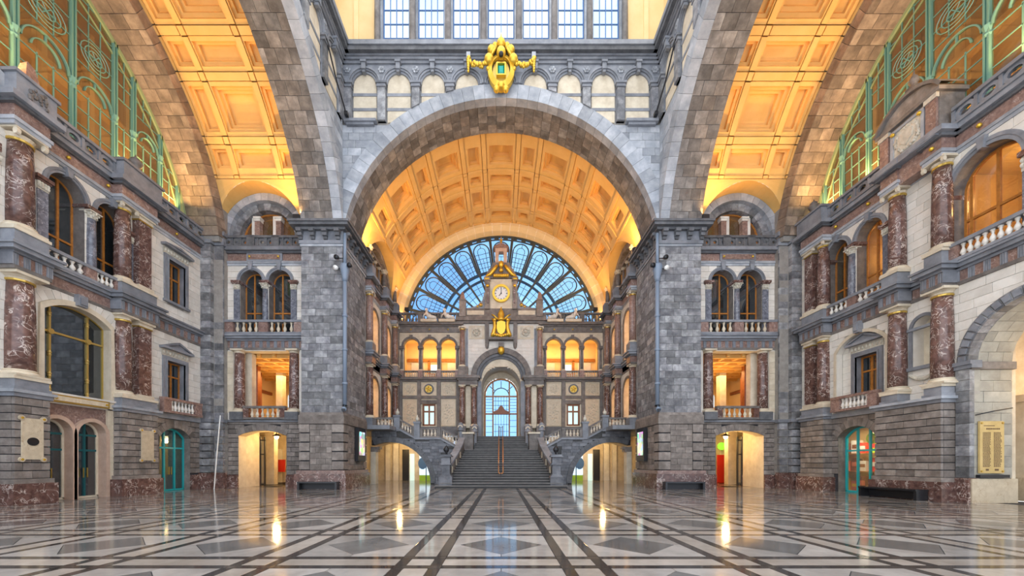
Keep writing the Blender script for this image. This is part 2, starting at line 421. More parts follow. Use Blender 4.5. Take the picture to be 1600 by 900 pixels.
def courses(fr, u0, u1, z0, z1, ch, bw, ops, d=0.0, t=0.05, gap=0.014, jit=0.25, out=None, hg=None):
    out = [] if out is None else out
    n = max(1, round((z1 - z0) / ch)); h = (z1 - z0) / n
    for i in range(n):
        za, zb = z0 + i * h, z0 + (i + 1) * h
        for p, q in spans(u0, u1, [o.excl(za, zb) for o in ops]):
            L = q - p; k = max(1, round(L / bw)); cuts = [p]
            ph = 0.5 if i % 2 else 0.0
            for j in range(1, k + (1 if ph and k > 1 else 0)):
                c = p + (j - ph) * L / k + RN.uniform(-jit, jit) * L / k * 0.5
                if c > cuts[-1] + 0.12 and c < q - 0.12: cuts.append(c)
            cuts.append(q)
            for a, b in zip(cuts, cuts[1:]):
                dd = RN.uniform(-0.006, 0.006)
                out.append(aabb(fr, a + gap / 2, b - gap / 2, d + dd, d + t, za + (hg or gap) / 2, zb - (hg or gap) / 2))
    return out
def reveal(mb, op, d0, d1, sill=True, n=14):
    P = op.outline(-0.008, n); A = [(u, d0, z) for u, z in P]; B = [(u, d1, z) for u, z in P]
    mb.strip(B, A)
    if sill and op.z0 > 0.05: mb.strip([(op.u1, d1, op.z0 + .008), (op.u0, d1, op.z0 + .008)], [(op.u1, d0, op.z0 + .008), (op.u0, d0, op.z0 + .008)])
def surround(mb, op, wd, d0, d1, n=14, sill=0.0):
    """moulded band round an opening"""
    I = op.outline(-0.006, n, sill); O = op.outline(wd, n, sill)
    f = lambda P, d: [(u, d, z) for u, z in P]
    mb.strip(f(I, d0), f(O, d0)); mb.strip(f(O, d0), f(O, d1)); mb.strip(f(I, d1), f(I, d0)); 
    for k in (0, -1):
        mb.add([(I[k][0], d0, I[k][1]), (O[k][0], d0, O[k][1]), (O[k][0], d1, O[k][1]), (I[k][0], d1, I[k][1])], [(0, 1, 2, 3)])

def voussoirs(parent, fr, op_or_c, r0, r1, d0, d1, a0, a1, n, mat, name='voussoir', gap=0.012):
    uc, zc = op_or_c
    for i in range(n):
        b0 = a0 + (a1 - a0) * i / n; b1 = a0 + (a1 - a0) * (i + 1) / n
        g = gap / ((r0 + r1) / 2) / 2
        j = RN.uniform(-0.008, 0.008)
        MB(fr).ring(uc, zc, r0, r1, d0 + j, d1, b0 + g, b1 - g, 2).build(name, mat, parent)

def colshaft(parent, fr, u, d, z0, z1, r, mat, name='column', base='cream2', cap='gold', capz=None, kind='ionic', seg=18):
    """free or engaged column between z0 and z1: base, shaft, capital"""
    bh = 0.55 * r + 0.06; chh = (1.0 if kind == 'ionic' else 1.7) * r
    if kind == 'doric': chh = 0.75 * r
    loc = fr(u, d, z0)
    sh = z1 - z0 - bh - chh
    root = inst(('sh', round(r, 3), round(sh, 3), mat, seg), name, (loc[0], loc[1], z0 + bh), parent,
                lambda: MB().lathe(0, 0, [(r, 0), (r * 1.005, sh * 0.33), (r * 0.96, sh * 0.7), (r * 0.87, sh)], seg), mat, True)
    def mkb():
        m = MB(); s_ = r * 1.3; m.box(-s_, s_, -s_, s_, 0, bh * 0.3)
        m.lathe(0, 0, [(r * 1.28, bh * 0.3), (r * 1.3, bh * 0.45), (r * 1.22, bh * 0.6), (r * 1.1, bh * 0.72), (r * 1.15, bh * 0.85), (r * 1.02, bh)], seg); return m
    inst(('ba', round(r, 3), base), 'column_base', loc, root, mkb, base)
    def mkc():
        m = MB(); q = r * 0.87
        if kind == 'doric':
            m.lathe(0, 0, [(q, 0), (q * 1.08, chh * 0.1), (q * 1.05, chh * 0.35), (q * 1.3, chh * 0.6)], seg)
            m.box(-r * 1.25, r * 1.25, -r * 1.25, r * 1.25, chh * 0.6, chh); return m
        if kind == 'ionic':
            m.lathe(0, 0, [(q, 0), (q * 1.1, chh * 0.08), (q * 1.02, chh * 0.25), (q * 1.2, chh * 0.55)], seg)
            for a in (-1, 1):
                for b in (-1, 1):
                    for k in range(10):
                        pass
                    m.add([(a * r * 1.12 + r * 0.34 * cos(2 * pi * k / 10) * 0.7, b * r * 1.12 + 0.02 * 0 + e * r * 0.16, chh * 0.45 + r * 0.34 * sin(2 * pi * k / 10)) for e in (-1, 1) for k in range(10)],
                          [tuple(range(10)), tuple(range(19, 9, -1))] + [(k, 10 + k, 10 + (k + 1) % 10, (k + 1) % 10) for k in range(10)])
            m.box(-r * 1.3, r * 1.3, -r * 1.3, r * 1.3, chh * 0.72, chh); return m
        m.lathe(0, 0, [(q, 0), (q * 1.12, chh * 0.05), (q * 1.0, chh * 0.12), (q * 1.15, chh * 0.45), (q * 1.45, chh * 0.8)], seg)
        for k in range(8):
            a = 2 * pi * k / 8
            for (rr, zz, s_) in ((q * 1.22, chh * 0.34, 0.24), (q * 1.5, chh * 0.7, 0.26)):
                m.ball(rr * cos(a + (0.4 if zz < chh * 0.5 else 0)), rr * sin(a + (0.4 if zz < chh * 0.5 else 0)), zz, r * s_, 6, 4, 1.3)
        m.box(-r * 1.4, r * 1.4, -r * 1.4, r * 1.4, chh * 0.84, chh); return m
    inst(('ca', round(r, 3), kind, cap), 'capital', (loc[0], loc[1], z1 - chh), root, mkc, cap)
    if kind == 'ionic':
        inst(('nk', round(r, 3)), 'gilded_necking', (loc[0], loc[1], z1 - chh - 0.06), root,
             lambda: MB().lathe(0, 0, [(r * 0.9, 0.03), (r * 0.97, 0.05), (r * 0.97, 0.12), (r * 0.92, 0.14)], seg), 'brass')
    return root

def baluster_mesh(h, r):
    P = [(0.8, 0), (0.8, .06), (.5, .08), (.55, .13), (.98, .24), (1, .34), (.75, .48), (.42, .62), (.38, .72), (.55, .78), (.45, .82), (.55, .86), (.8, .93), (.8, 1)]
    return MB().lathe(0, 0, [(r * a, h * b) for a, b in P], 10)
def balustrade(name, label, fr, u0, u1, d, z0, z1, n=6, w_=0.28, posts=(0.3, 0.3), railm='blue2', postm='marble2', balm='cream2', group=None, rail_h=0.14, foot=0.12, zfun=None, mids=(), cat='balustrade'):
    """rail, foot, end posts and turned balusters; zfun lifts it along a stair"""
    zf = zfun or (lambda u: 0.0)
    c = fr((u0 + u1) / 2, d, z0); root = empty(name, c, label, cat, group)
    def slab(nm, a, b, za, zb, wd, mat):
        k = 1 if not zfun else 4
        m = MB(fr)
        for i in range(k):
            p = a + (b - a) * i / k; q = a + (b - a) * (i + 1) / k
            m.hexa([(p, d - wd / 2, za + zf(p)), (q, d - wd / 2, za + zf(q)), (q, d - wd / 2, zb + zf(q)), (p, d - wd / 2, zb + zf(p))],
                   [(p, d + wd / 2, za + zf(p)), (q, d + wd / 2, za + zf(q)), (q, d + wd / 2, zb + zf(q)), (p, d + wd / 2, zb + zf(p))])
        return m.build(nm, mat, root)
    slab('rail', u0, u1, z1 - rail_h, z1, w_ * 1.25, railm)
    slab('foot_course', u0, u1, z0, z0 + foot, w_ * 1.15, railm)
    pl, pr = posts; bh = z1 - rail_h - z0 - foot
    if pl: slab('post', u0, u0 + pl, z0 + foot, z1 - rail_h, w_, postm)
    if pr: slab('post', u1 - pr, u1, z0 + foot, z1 - rail_h, w_, postm)
    edges = [u0 + pl] + [x for m_ in mids for x in (m_[0], m_[1])] + [u1 - pr]
    for m_ in mids: slab('post', m_[0], m_[1], z0 + foot, z1 - rail_h, w_, postm)
    tot = sum(edges[i + 1] - edges[i] for i in range(0, len(edges), 2))
    for i in range(0, len(edges), 2):
        a, b = edges[i], edges[i + 1]; k = max(1, round(n * (b - a) / tot))
        r = min(0.11, (b - a) / k * 0.42)
        for j in range(k):
            u = a + (b - a) * (j + 0.5) / k; p = fr(u, d, z0 + foot + zf(u))
            inst(('bal', round(bh, 2), round(r, 2), balm), 'baluster', p, root, lambda: baluster_mesh(round(bh, 2), round(r, 2)), balm, True)
    return root

def window(name, label, fr, op, d, us, zs, framem, glassm, fw=0.09, mw=0.06, depth=0.1, cat='window', barm=None, group=None, barw=None):
    """framed window filling an opening: us / zs are inner mullion and transom positions"""
    c = fr(op.c, d, op.z0); root = empty(name, c, label, cat, group, 'structure')
    m = MB(fr)
    inner = Op(op.u0 + fw, op.u1 - fw, op.z0 + fw, op.zs if op.kind != 'rect' else op.zs - fw, op.kind, 0.1)
    if op.kind == 'semi': inner = Op(op.u0 + fw, op.u1 - fw, op.z0 + fw, op.zs, 'semi')
    elif op.kind == 'seg': inner = Op(op.u0 + fw, op.u1 - fw, op.z0 + fw, op.zs - fw * 0.5, 'seg', op.top - op.zs - fw * 0.5)
    I = inner.outline(0, 14); O = op.outline(0, 14)
    f = lambda P, dd: [(u, dd, z) for u, z in P]
    m.strip(f(I, d), f(O, d)); m.strip(f(I, d + depth), f(I, d)); m.strip(f(O, d), f(O, d + depth))
    m.box(op.u0, op.u1, d, d + depth, op.z0, op.z0 + fw)
    m.build('window_frame', framem, root)
    bw = barw or mw
    for u in us:
        MB(fr).box(u - bw / 2, u + bw / 2, d - 0.015, d + depth * 0.8, inner.z0, inner.ztop(u)).build('mullion', barm or framem, root)
    for z in zs:
        e = inner.excl(z - 0.01, z + 0.01)
        if e: MB(fr).box(e[0], e[1], d - 0.01, d + depth * 0.7, z - mw / 2, z + mw / 2).build('transom', barm or framem, root)
    ue = [inner.u0] + sorted(us) + [inner.u1]; ze = [inner.z0] + sorted(zs)
    for a, b in zip(ue, ue[1:]):
        for i, z in enumerate(ze):
            top = ze[i + 1] if i + 1 < len(ze) else None
            S = [a + (b - a) * k / 6 for k in range(7)]
            tp = [(u, min(inner.ztop(u), top) if top else inner.ztop(u)) for u in S]
            if max(t for _, t in tp) < z + 0.03: continue
            if inner.kind == 'rect' or (top and min(t for _, t in tp) >= top - 1e-6): tp = [tp[0], tp[-1]]
            poly = [(a, z), (b, z)] + [(u, max(t, z + 0.002)) for u, t in reversed(tp)]
            MB(fr).prism(poly, d + depth * 0.45, d + depth * 0.45 + 0.012).build('pane', glassm, root)
    return root
def room(fr, u0, u1, d0, d1, z0, z1, mat, parent, name='room_shell', floor='twarm', t=0.12):
    m = MB(fr)
    m.box(u0 - t, u0, d0, d1 + t, z0, z1); m.box(u1, u1 + t, d0, d1 + t, z0, z1)
    m.box(u0, u1, d1, d1 + t, z0, z1); m.box(u0 - t, u1 + t, d0, d1 + t, z1, z1 + t)
    m.build(name, mat, parent)
    MB(fr).box(u0 - t, u1 + t, d0, d1 + t, z0 - t, z0).build(name.replace('shell', 'floor'), floor, parent)
def pediment(mb, u0, u1, z0, h, d0, d1, t=0.12):
    c = (u0 + u1) / 2
    mb.prism([(u0, z0), (u1, z0), (u1, z0 + t), (u0, z0 + t)], d0, d1)
    mb.prism([(u0 + 0.15, z0 + t), (u1 - 0.15, z0 + t), (c, z0 + h - t)], d0 + 0.1, d1)
    mb.prism([(u0, z0 + t), (u0 + 0.2, z0 + t), (c, z0 + h - t), (c, z0 + h)], d0, d1)
    mb.prism([(u1 - 0.2, z0 + t), (u1, z0 + t), (c, z0 + h), (c, z0 + h - t)], d0, d1)
M['soffit'] = stone('grey_brown_soffit_stone', (0.12, 0.105, 0.092), (0.30, 0.265, 0.23), 0.7, 1.6, 0.34, 0.25, 9, c2=(0.20, 0.175, 0.155), sat=0.3)
M['bridge'] = stone('dark_blue_grey_stone', (0.10, 0.105, 0.12), (0.22, 0.225, 0.24), 0.6, 1.8, 0.25, 0.2, 9)
M['lightbal'] = stone('pale_stone_baluster', (0.62, 0.52, 0.40), (0.78, 0.68, 0.55), 0.5, 3, 0.05, 0)

M['shopred'] = plain('red_print', (0.6, 0.03, 0.02), 0.4)
M['signgreen'] = plain('green_sign', (0.2, 0.6, 0.04), 0.4, emit=(0.3, 0.8, 0.05), es=0.5)
M['oldgold'] = plain('old_gilding', (0.55, 0.38, 0.11), 0.42, 0.6)
M['tealdark'] = plain('dark_teal_paint', (0.01, 0.10, 0.11), 0.35)
M['ochre3'] = stone('yellow_plaster', (0.76, 0.55, 0.26), (0.82, 0.62, 0.32), 0.7, 0.8, 0.03, 0.02, 6)

# ================================================================== FLOOR
floor = MB().box(-22, 22, 0.5, 44, -0.3, -0.014).build('floor', 'dmortar', None, label='polished station floor of pale marble with grey diamonds and dark bands', cat='floor', kind='structure')
PX, PY, Y0F = 2.6, 2.65, 7.55
HB, GP = 0.93, 0.006
rects = {'tdark': [], 'twarm': []}
diam = []; corner = []
def rect(mat, x0, x1, y0, y1): rects[mat].append(((x0 + GP / 2, x1 - GP / 2), (y0 + GP / 2, y1 - GP / 2), (-0.03, 0.0)))
for k in range(-7, 8):
    for j in range(-1, 12):
        cx, cy = k * PX, Y0F + j * PY
        hx, hy = HB, HB + 0.02
        diam.append((cx, cy))
        for sx in (-1, 1):
            for sy in (-1, 1): corner.append((cx, cy, sx, sy))
        X = [cx + hx, cx + hx + 0.18, cx + PX - hx - 0.18, cx + PX - hx]
        Y = [cy + hy, cy + hy + 0.18, cy + PY - hy - 0.18, cy + PY - hy]
        rect('tdark', X[0], X[1], cy - hy, cy + hy); rect('twarm', X[1], X[2], cy - hy, cy + hy); rect('tdark', X[2], X[3], cy - hy, cy + hy)
        rect('tdark', cx - hx, cx + hx, Y[0], Y[1]); rect('twarm', cx - hx, cx + hx, Y[1], Y[2]); rect('tdark', cx - hx, cx + hx, Y[2], Y[3])
        rect('tdark', X[0], X[3], Y[0], Y[1]); rect('tdark', X[0], X[3], Y[2], Y[3])
        rect('tdark', X[0], X[1], Y[1], Y[2]); rect('twarm', X[1], X[2], Y[1], Y[2]); rect('tdark', X[2], X[3], Y[1], Y[2])
emit_blocks(floor, 'dark_band_tile', rects['tdark'], 'tdark', 290)
emit_blocks(floor, 'beige_band_tile', rects['twarm'], 'twarm', 200)
def dmk():
    m = MB(); a = 0.80; q = [(a - GP, 0), (0, a - GP), (-a + GP, 0), (0, -a + GP)]
    m.add([(x, y, -0.03) for x, y in q] + [(x, y, 0) for x, y in q], [(4, 5, 6, 7), (0, 1, 5, 4), (1, 2, 6, 5), (2, 3, 7, 6), (3, 0, 4, 7)]); return m
for cx, cy in diam: inst('diam', 'diamond_tile', (cx, cy, 0), floor, dmk, 'tgrey')
def cmk(sx, sy):
    def f():
        m = MB(); a = 0.80 + GP; g = GP; h1, h2 = HB - g, HB + 0.02 - g
        q = [(g, a), (a, g), (h1, g), (h1, h2), (g, h2)]; q = [(x * sx, y * sy) for x, y in q]
        if sx * sy < 0: q.reverse()
        n = 5; m.add([(x, y, -0.03) for x, y in q] + [(x, y, 0) for x, y in q], [tuple(n + i for i in range(n))] + [(i, (i + 1) % n, n + (i + 1) % n, n + i) for i in range(n)]); return m
    return f
corner.sort(key=lambda c: (c[0] ** 2 + c[1] ** 2) + (500 if abs(c[0]) > c[1] * 1.45 else 0))
for c in corner[:290]: inst(('corn', c[2], c[3]), 'pale_corner_tile', (c[0], c[1], 0), floor, cmk(c[2], c[3]), 'tlight')
mb = MB()
for c in corner[290:]:
    t = cmk(c[2], c[3])(); b = len(mb.v); mb.v += [(x + c[0], y + c[1], z) for x, y, z in t.v]; mb.f += [tuple(b + i for i in f) for f in t.f]
mb.build('pale_corner_tile_field', 'tlight', floor, kind='stuff')

# ================================================================== CROSSING PIERS
ZC = 14.4
def pier(s):
    side = 'left' if s < 0 else 'right'
    fr = FS(24.0, s)                       # u = |X|
    fi = FX(9.9, s)                        # inner face, u = Y
    root = MB(fr).box(9.96, 12.45, 0.06, 4.0, 0.0, 15.6).build('pillar_' + side, 'mortar', None,
        label=f'massive blue-grey stone pier carrying the great arch on the {side} of the stairs', cat='pillar', kind='structure')
    bl = courses(fr, 9.9, 12.5, 4.78, 15.15, 0.43, 0.8, [], 0.0, 0.1)
    bl += courses(fi, 24.11, 28.0, 4.78, 15.15, 0.43, 0.75, [], 0.0, 0.09)
    emit_blocks(root, 'stone_block', bl, 'blue', 290)
    MB(fr).box(9.9, 12.52, 0.0, 4.0, 1.1, 4.1).build('rustic_core', 'dmortar', root)
    # rusticated foot: quoins with deep joints and a flush centre
    bl = []
    for i in range(5):
        z0 = 1.18 + i * 0.58; z1 = z0 + 0.58
        for a, b in ((9.82, 10.55), (11.95, 12.58)): bl.append(aabb(fr, a, b, -0.09, 0.1, z0 + 0.04, z1 - 0.04))
        bl.append(aabb(fi, 24.03, 24.7, -0.09, 0.1, z0 + 0.04, z1 - 0.04)); bl.append(aabb(fi, 27.4, 28.02, -0.09, 0.1, z0 + 0.04, z1 - 0.04))
    emit_blocks(root, 'corner_quoin', bl, 'rustic')
    bl = courses(fr, 10.57, 11.93, 1.18, 4.05, 0.36, 0.7, [], -0.05, 0.1) + courses(fi, 24.72, 27.38, 1.18, 4.05, 0.36, 0.8, [], -0.05, 0.1)
    emit_blocks(root, 'rustic_block', bl, 'rustic')
    def wrap(nm, z0, z1, p, mat, q=None):
        m = MB(fr); m.box(9.9 - p, 12.5 + p, -p, 4.0 + p * 0.3, z0, z1); return m.build(nm, mat, root)
    wrap('plinth', 0.0, 0.95, 0.30, 'marble'); wrap('plinth_cap', 0.95, 1.16, 0.2, 'marble2')
    wrap('band_course', 4.07, 4.62, 0.12, 'rustic'); wrap('band_cap', 4.62, 4.78, 0.07, 'rustic')
    wrap('necking', 15.15, 15.30, 0.05, 'pale'); wrap('frieze', 15.3, 15.5, 0.1, 'blue2'); wrap('frieze', 15.5, 16.1, 0.04, 'blue2')
    wrap('bed_mould', 16.1, 16.25, 0.25, 'dark'); wrap('cornice', 16.25, 16.42, 0.5, 'dark'); wrap('cornice_cap', 16.42, 16.56, 0.58, 'dark')
    for i in range(4):
        u = 10.0 + i * 0.78
        m = MB(fr); m.box(u, u + 0.3, -0.4, 0, 15.92, 16.1); m.box(u + 0.02, u + 0.28, -0.28, 0, 15.72, 15.92); m.box(u + 0.04, u + 0.26, -0.14, 0, 15.55, 15.72); m.build('modillion', 'dark', root)
    for i in range(5):
        u = 24.1 + i * 0.8
        m = MB(fi); m.box(u, u + 0.3, -0.4, 0, 15.92, 16.1); m.box(u + 0.02, u + 0.28, -0.28, 0, 15.72, 15.92); m.box(u + 0.04, u + 0.26, -0.14, 0, 15.55, 15.72); m.build('modillion', 'dark', root)
    return root
PIER = {s: pier(s) for s in (-1, 1)}

# ================================================================== CROSSING WALLS: great arch, spandrels, blind arcade, cornice
def crossing(name, label, fr, uc, lo=-10.0):
    root = empty(name, fr(uc, 0, 14.4), label, 'wall', None, 'structure')
    R = 10.0
    amax = pi if lo <= -10 else math.acos(max(-1, lo / R))
    a_s = 0.215
    op = Op(uc - R - 0.3, uc + R + 0.3, 14.0, ZC, 'semi')
    m = MB(fr); body(m, uc + lo, uc + 10.15, 16.3, 26.6, [op], 0.12, 0.6, 0.25); m.build('wall_core', 'mortar', root)
    MB(fr).ring(uc, ZC, R + 0.1, R + 0.5, 0.15, 2.5, a_s, amax, 48).build('arch_core', 'mortar', root)
    n = int(round((min(amax, pi - a_s) - a_s) * R / 0.66))
    a1 = min(amax, pi - a_s)
    voussoirs(root, fr, (uc, ZC), R, R + 0.88, -0.06, 0.5, a_s, a1, n, 'pale')
    k = int(round((a1 - a_s) * R / 0.6))
    for i in range(k):                                    # soffit stones
        b0 = a_s + (a1 - a_s) * i / k; b1 = a_s + (a1 - a_s) * (i + 1) / k
        cuts = [0.5, 1.2, 1.85, 2.5] if i % 2 else [0.5, 0.95, 1.65, 2.2, 2.5]
        for c0, c1 in zip(cuts, cuts[1:]):
            MB(fr).ring(uc, ZC, R + RN.uniform(-0.008, 0.008), R + 0.12, c0 + 0.007, c1 - 0.007, b0 + 0.0008, b1 - 0.0008, 1).build('soffit_stone', 'soffit', root)
    bl = courses(fr, uc + lo, uc + 10.0, 16.56, 22.75, 0.47, 0.8, [Op(uc - 10.6, uc + 10.6, 14.0, ZC, 'semi')], 0.0, 0.12)
    emit_blocks(root, 'spandrel_block', bl, 'pale')
    # blind arcade
    z0, zs, zt = 22.95, 25.25, 26.5
    step = 2.13; cs = [uc + (i - 4) * step for i in range(9)]; cs = [c for c in cs if c > uc + lo + 0.4]
    ops = [Op(c - 0.80, c + 0.80, z0, zs, 'semi') for c in cs]
    u_lo = uc + lo
    circ = lambda u, r=10.45: ZC + sqrt(max(r * r - (u - uc) ** 2, 0))
    def clip(nm, ua, ub, d0, d1, za, zb, mat, r=10.45):
        S = [ua + (ub - ua) * i / 6 for i in range(7)]; B = [(u, max(za, circ(u, r))) for u in S]
        B = [(u, z) for u, z in B if z < zb - 0.02]
        if len(B) < 2: return
        MB(fr).prism(B + [(B[-1][0], zb), (B[0][0], zb)], d0, d1).build(nm, mat, root)
    m = MB(fr); body(m, u_lo, uc + 10.0, 25.3, zt, ops, -0.02, 0.12, 0.08); m.build('arcade_wall', 'blue2', root)
    for c in [x - step / 2 for x in cs] + [cs[-1] + step / 2]: clip('arcade_wall_strip', max(u_lo, c - step / 2 + 0.8), min(uc + 10, c + step / 2 - 0.8), -0.02, 0.12, z0, 25.3, 'blue2')
    for i, c in enumerate(cs):
        for (za, zb) in ((22.95, 23.66), (23.84, 24.58), (24.76, 25.98)):
            clip('cream_panel', c - 0.72, c + 0.72, 0.06, 0.14, za, zb, 'cream2')
        for (za, zb) in ((23.66, 23.84), (24.58, 24.76)):
            clip('grey_band', c - 0.76, c + 0.76, 0.03, 0.14, za, zb, 'blue2')
        m = MB(fr); m.ring(c, zs, 0.70, 0.82, -0.03, 0.12, 0, pi, 16); m.ring(c, zs, 0.82, 0.93, -0.10, 0.05, 0, pi, 16); m.ring(c, zs, 0.93, 1.03, -0.16, 0.05, 0, pi, 16)
        m.build('archivolt', 'blue2', root)
        m = MB(fr); m.box(c - 0.13, c + 0.13, -0.30, 0, 26.0, 26.5); m.box(c - 0.18, c + 0.18, -0.36, 0, 26.38, 26.5); m.box(c - 0.09, c + 0.09, -0.24, 0, 25.85, 26.05); m.build('key_bracket', 'blue2', root)
    for c in [x - step / 2 for x in cs] + [cs[-1] + step / 2]:
        if c < u_lo + 0.2 or abs(c - uc) > 9.8: continue
        clip('pilaster', c - 0.24, c + 0.24, -0.14, 0.1, z0, 25.0, 'blue', 10.85)
        if circ(c, 10.85) > 25.0: continue
        m = MB(fr); m.box(c - 0.30, c + 0.30, -0.20, 0.1, 25.0, 25.08); m.box(c - 0.27, c + 0.27, -0.17, 0.1, 25.08, 25.2); m.box(c - 0.34, c + 0.34, -0.24, 0.1, 25.2, 25.32); m.build('pilaster_capital', 'blue2', root)
        m = MB(fr)
        for q in range(6): m.disc(c + 0.13 * cos(q * pi / 3), 26.15 + 0.13 * sin(q * pi / 3), 0.085, -0.09, 0, 8)
        m.disc(c, 26.15, 0.07, -0.13, 0, 8); m.build('rosette', 'pale', root)
    for (a, b, p) in ((26.5, 26.66, 0.12), (26.66, 26.8, 0.22), (26.8, 26.92, 0.30)):
        MB(fr).box(u_lo, uc + 10 + p, -p, 0.3, a, b).build('architrave_course', 'blue2', root)
    MB(fr).box(u_lo, uc + 10.4, -0.52, 0.3, 26.92, 27.18).build('cornice', 'dark', root)
    MB(fr).box(u_lo, uc + 10.4, -0.60, 1.2, 27.18, 27.46).build('cornice_cap', 'blue2', root)
    return root, cs

CX, ccs = crossing('wall_crossing_back', 'pale blue-grey stone wall over the great arch, with blind arcade and cornice', FR(24.0), 0.0)
for sgn in (-1, 1):
    z_ = MB(FS(24.0, sgn)); z_.box(7.75, 9.75, -0.28, 0.05, 22.78, 22.95); z_.box(7.9, 9.6, -0.2, 0.05, 22.62, 22.78); z_.build('corbel_shelf', 'blue2', CX)
CL, _ = crossing('wall_crossing_left', 'blue-grey stone side wall with great arch towards the green window on the left', FL(9.9), 14.0, -7.0)
CR, _ = crossing('wall_crossing_right', 'blue-grey stone side wall with great arch towards the green window on the right', FRt(9.9), 14.0, -7.0)

# ------------------------------------------------------------------ clerestory
fr = FR(24.95)
wc = [(k - 3) * 2.28 for k in range(7)]
cops = [Op(c - 0.86, c + 0.86, 27.62, 32.1, 'semi') for c in wc]
cl = empty('wall_clerestory', (0, 24.95, 27.46), 'pale yellow upper wall pierced by seven tall arched windows', 'wall', None, 'structure')
m = MB(fr); body(m, -10.6, 10.6, 27.46, 34.0, cops, 0.0, 0.35, 0.12); m.build('plaster_wall', 'ochre3', cl)
m = MB(fr)
for o in cops: reveal(m, o, 0.0, 0.35)
m.build('window_reveals', 'pale', cl)
for s in (-1, 1):
    MB(FX(10.55, s)).box(4.0, 25.3, 0.0, 0.35, 27.46, 34.0).build('side_wall', 'ochre3', cl)
    MB(FS(24.95, s)).box(9.25, 9.55, -0.08, 0, 27.46, 34).build('wall_panel_border', 'ochre2', cl)
    MB(FS(24.95, s)).box(8.1, 8.3, -0.08, 0, 27.46, 34).build('wall_panel_border', 'ochre2', cl)
for i in range(8):
    u = -4 * 2.28 + 1.14 + i * 2.28
    MB(fr).box(u - 0.28, u + 0.28, -0.04, 0, 27.46, 34.0).build('pilaster_strip', 'pale', cl)
    colshaft(cl, fr, u, -0.22, 27.46, 32.4, 0.19, 'darkbrown', 'colonnette', 'blue2', 'blue2', kind='corinthian', seg=12)
ORD = ['leftmost', 'second from the left', 'third from the left', 'middle', 'third from the right', 'second from the right', 'rightmost']
for i, o in enumerate(cops):
    c = o.c
    window(f'window_{i + 1}', f'tall blue-framed clerestory window, {ORD[i]} of the seven', fr, o, 0.18,
           [c - 0.4, c, c + 0.4], [28.5, 29.42, 30.34, 31.26, 32.1], 'winblue', 'g_cler', 0.07, 0.05, 0.08, group='clerestory windows')

# ================================================================== VAULTS
def coffer(P, R, a0, a1, t0, t1, parent, depth=(0.13, 0.26, 0.38), st=0.13, na=3, mat='ochre'):
    mb = MB()
    def ringpts(ins, r):
        ia = ins / R; A0, A1, T0, T1 = a0 + ia, a1 - ia, t0 + ins, t1 - ins
        L = [(A0 + (A1 - A0) * i / na, T0) for i in range(na + 1)] + [(A1 - (A1 - A0) * i / na, T1) for i in range(na + 1)]
        return [P(a, t, r) for a, t in L]
    lv = [(0.0, R)]; x = 0.0; r = R
    for d in depth:
        lv.append((x, R + d)); x += st; lv.append((x, R + d))
    rows = [ringpts(i, r_) for i, r_ in lv]
    for A, B in zip(rows, rows[1:]): mb.strip(A, B, True)
    L = rows[-1]; n = len(L); h = n // 2
    mb.strip(L[:h], list(reversed(L[h:])))
    mb.build('coffer', mat, parent)
def patch(P, R, a0, a1, t0, t1, parent, name='vault_rib', proud=0.07, g=0.03, mat='ochre', na=3):
    mb = MB(); ga = g / R; A = [a0 + ga + (a1 - a0 - 2 * ga) * i / na for i in range(na + 1)]
    p0 = [P(a, t0 + g, R - proud) for a in A]; p1 = [P(a, t1 - g, R - proud) for a in A]
    q0 = [P(a, t0 + g, R + 0.1) for a in A]; q1 = [P(a, t1 - g, R + 0.1) for a in A]
    mb.strip(p0, p1); mb.strip(q0, p0); mb.strip(p1, q1)
    mb.add([p0[0], p1[0], q1[0], q0[0]], [(0, 1, 2, 3)]); mb.add([p0[-1], p1[-1], q1[-1], q0[-1]], [(3, 2, 1, 0)])
    mb.build(name, mat, parent)
def frame4(P, R, a0, a1, t0, t1, b0, b1, s0, s1, parent):
    """flat border (cell a0..a1,t0..t1) round a coffer (b0..b1,s0..s1)"""
    mb = MB()
    def rp(A0, A1, T0, T1, na=3):
        L = [(A0 + (A1 - A0) * i / na, T0) for i in range(na + 1)] + [(A1 - (A1 - A0) * i / na, T1) for i in range(na + 1)]
        return [P(a, t, R) for a, t in L]
    mb.strip(rp(a0, a1, t0, t1), rp(b0, b1, s0, s1), True)
    mb.build('coffer_border', 'ochre', parent)
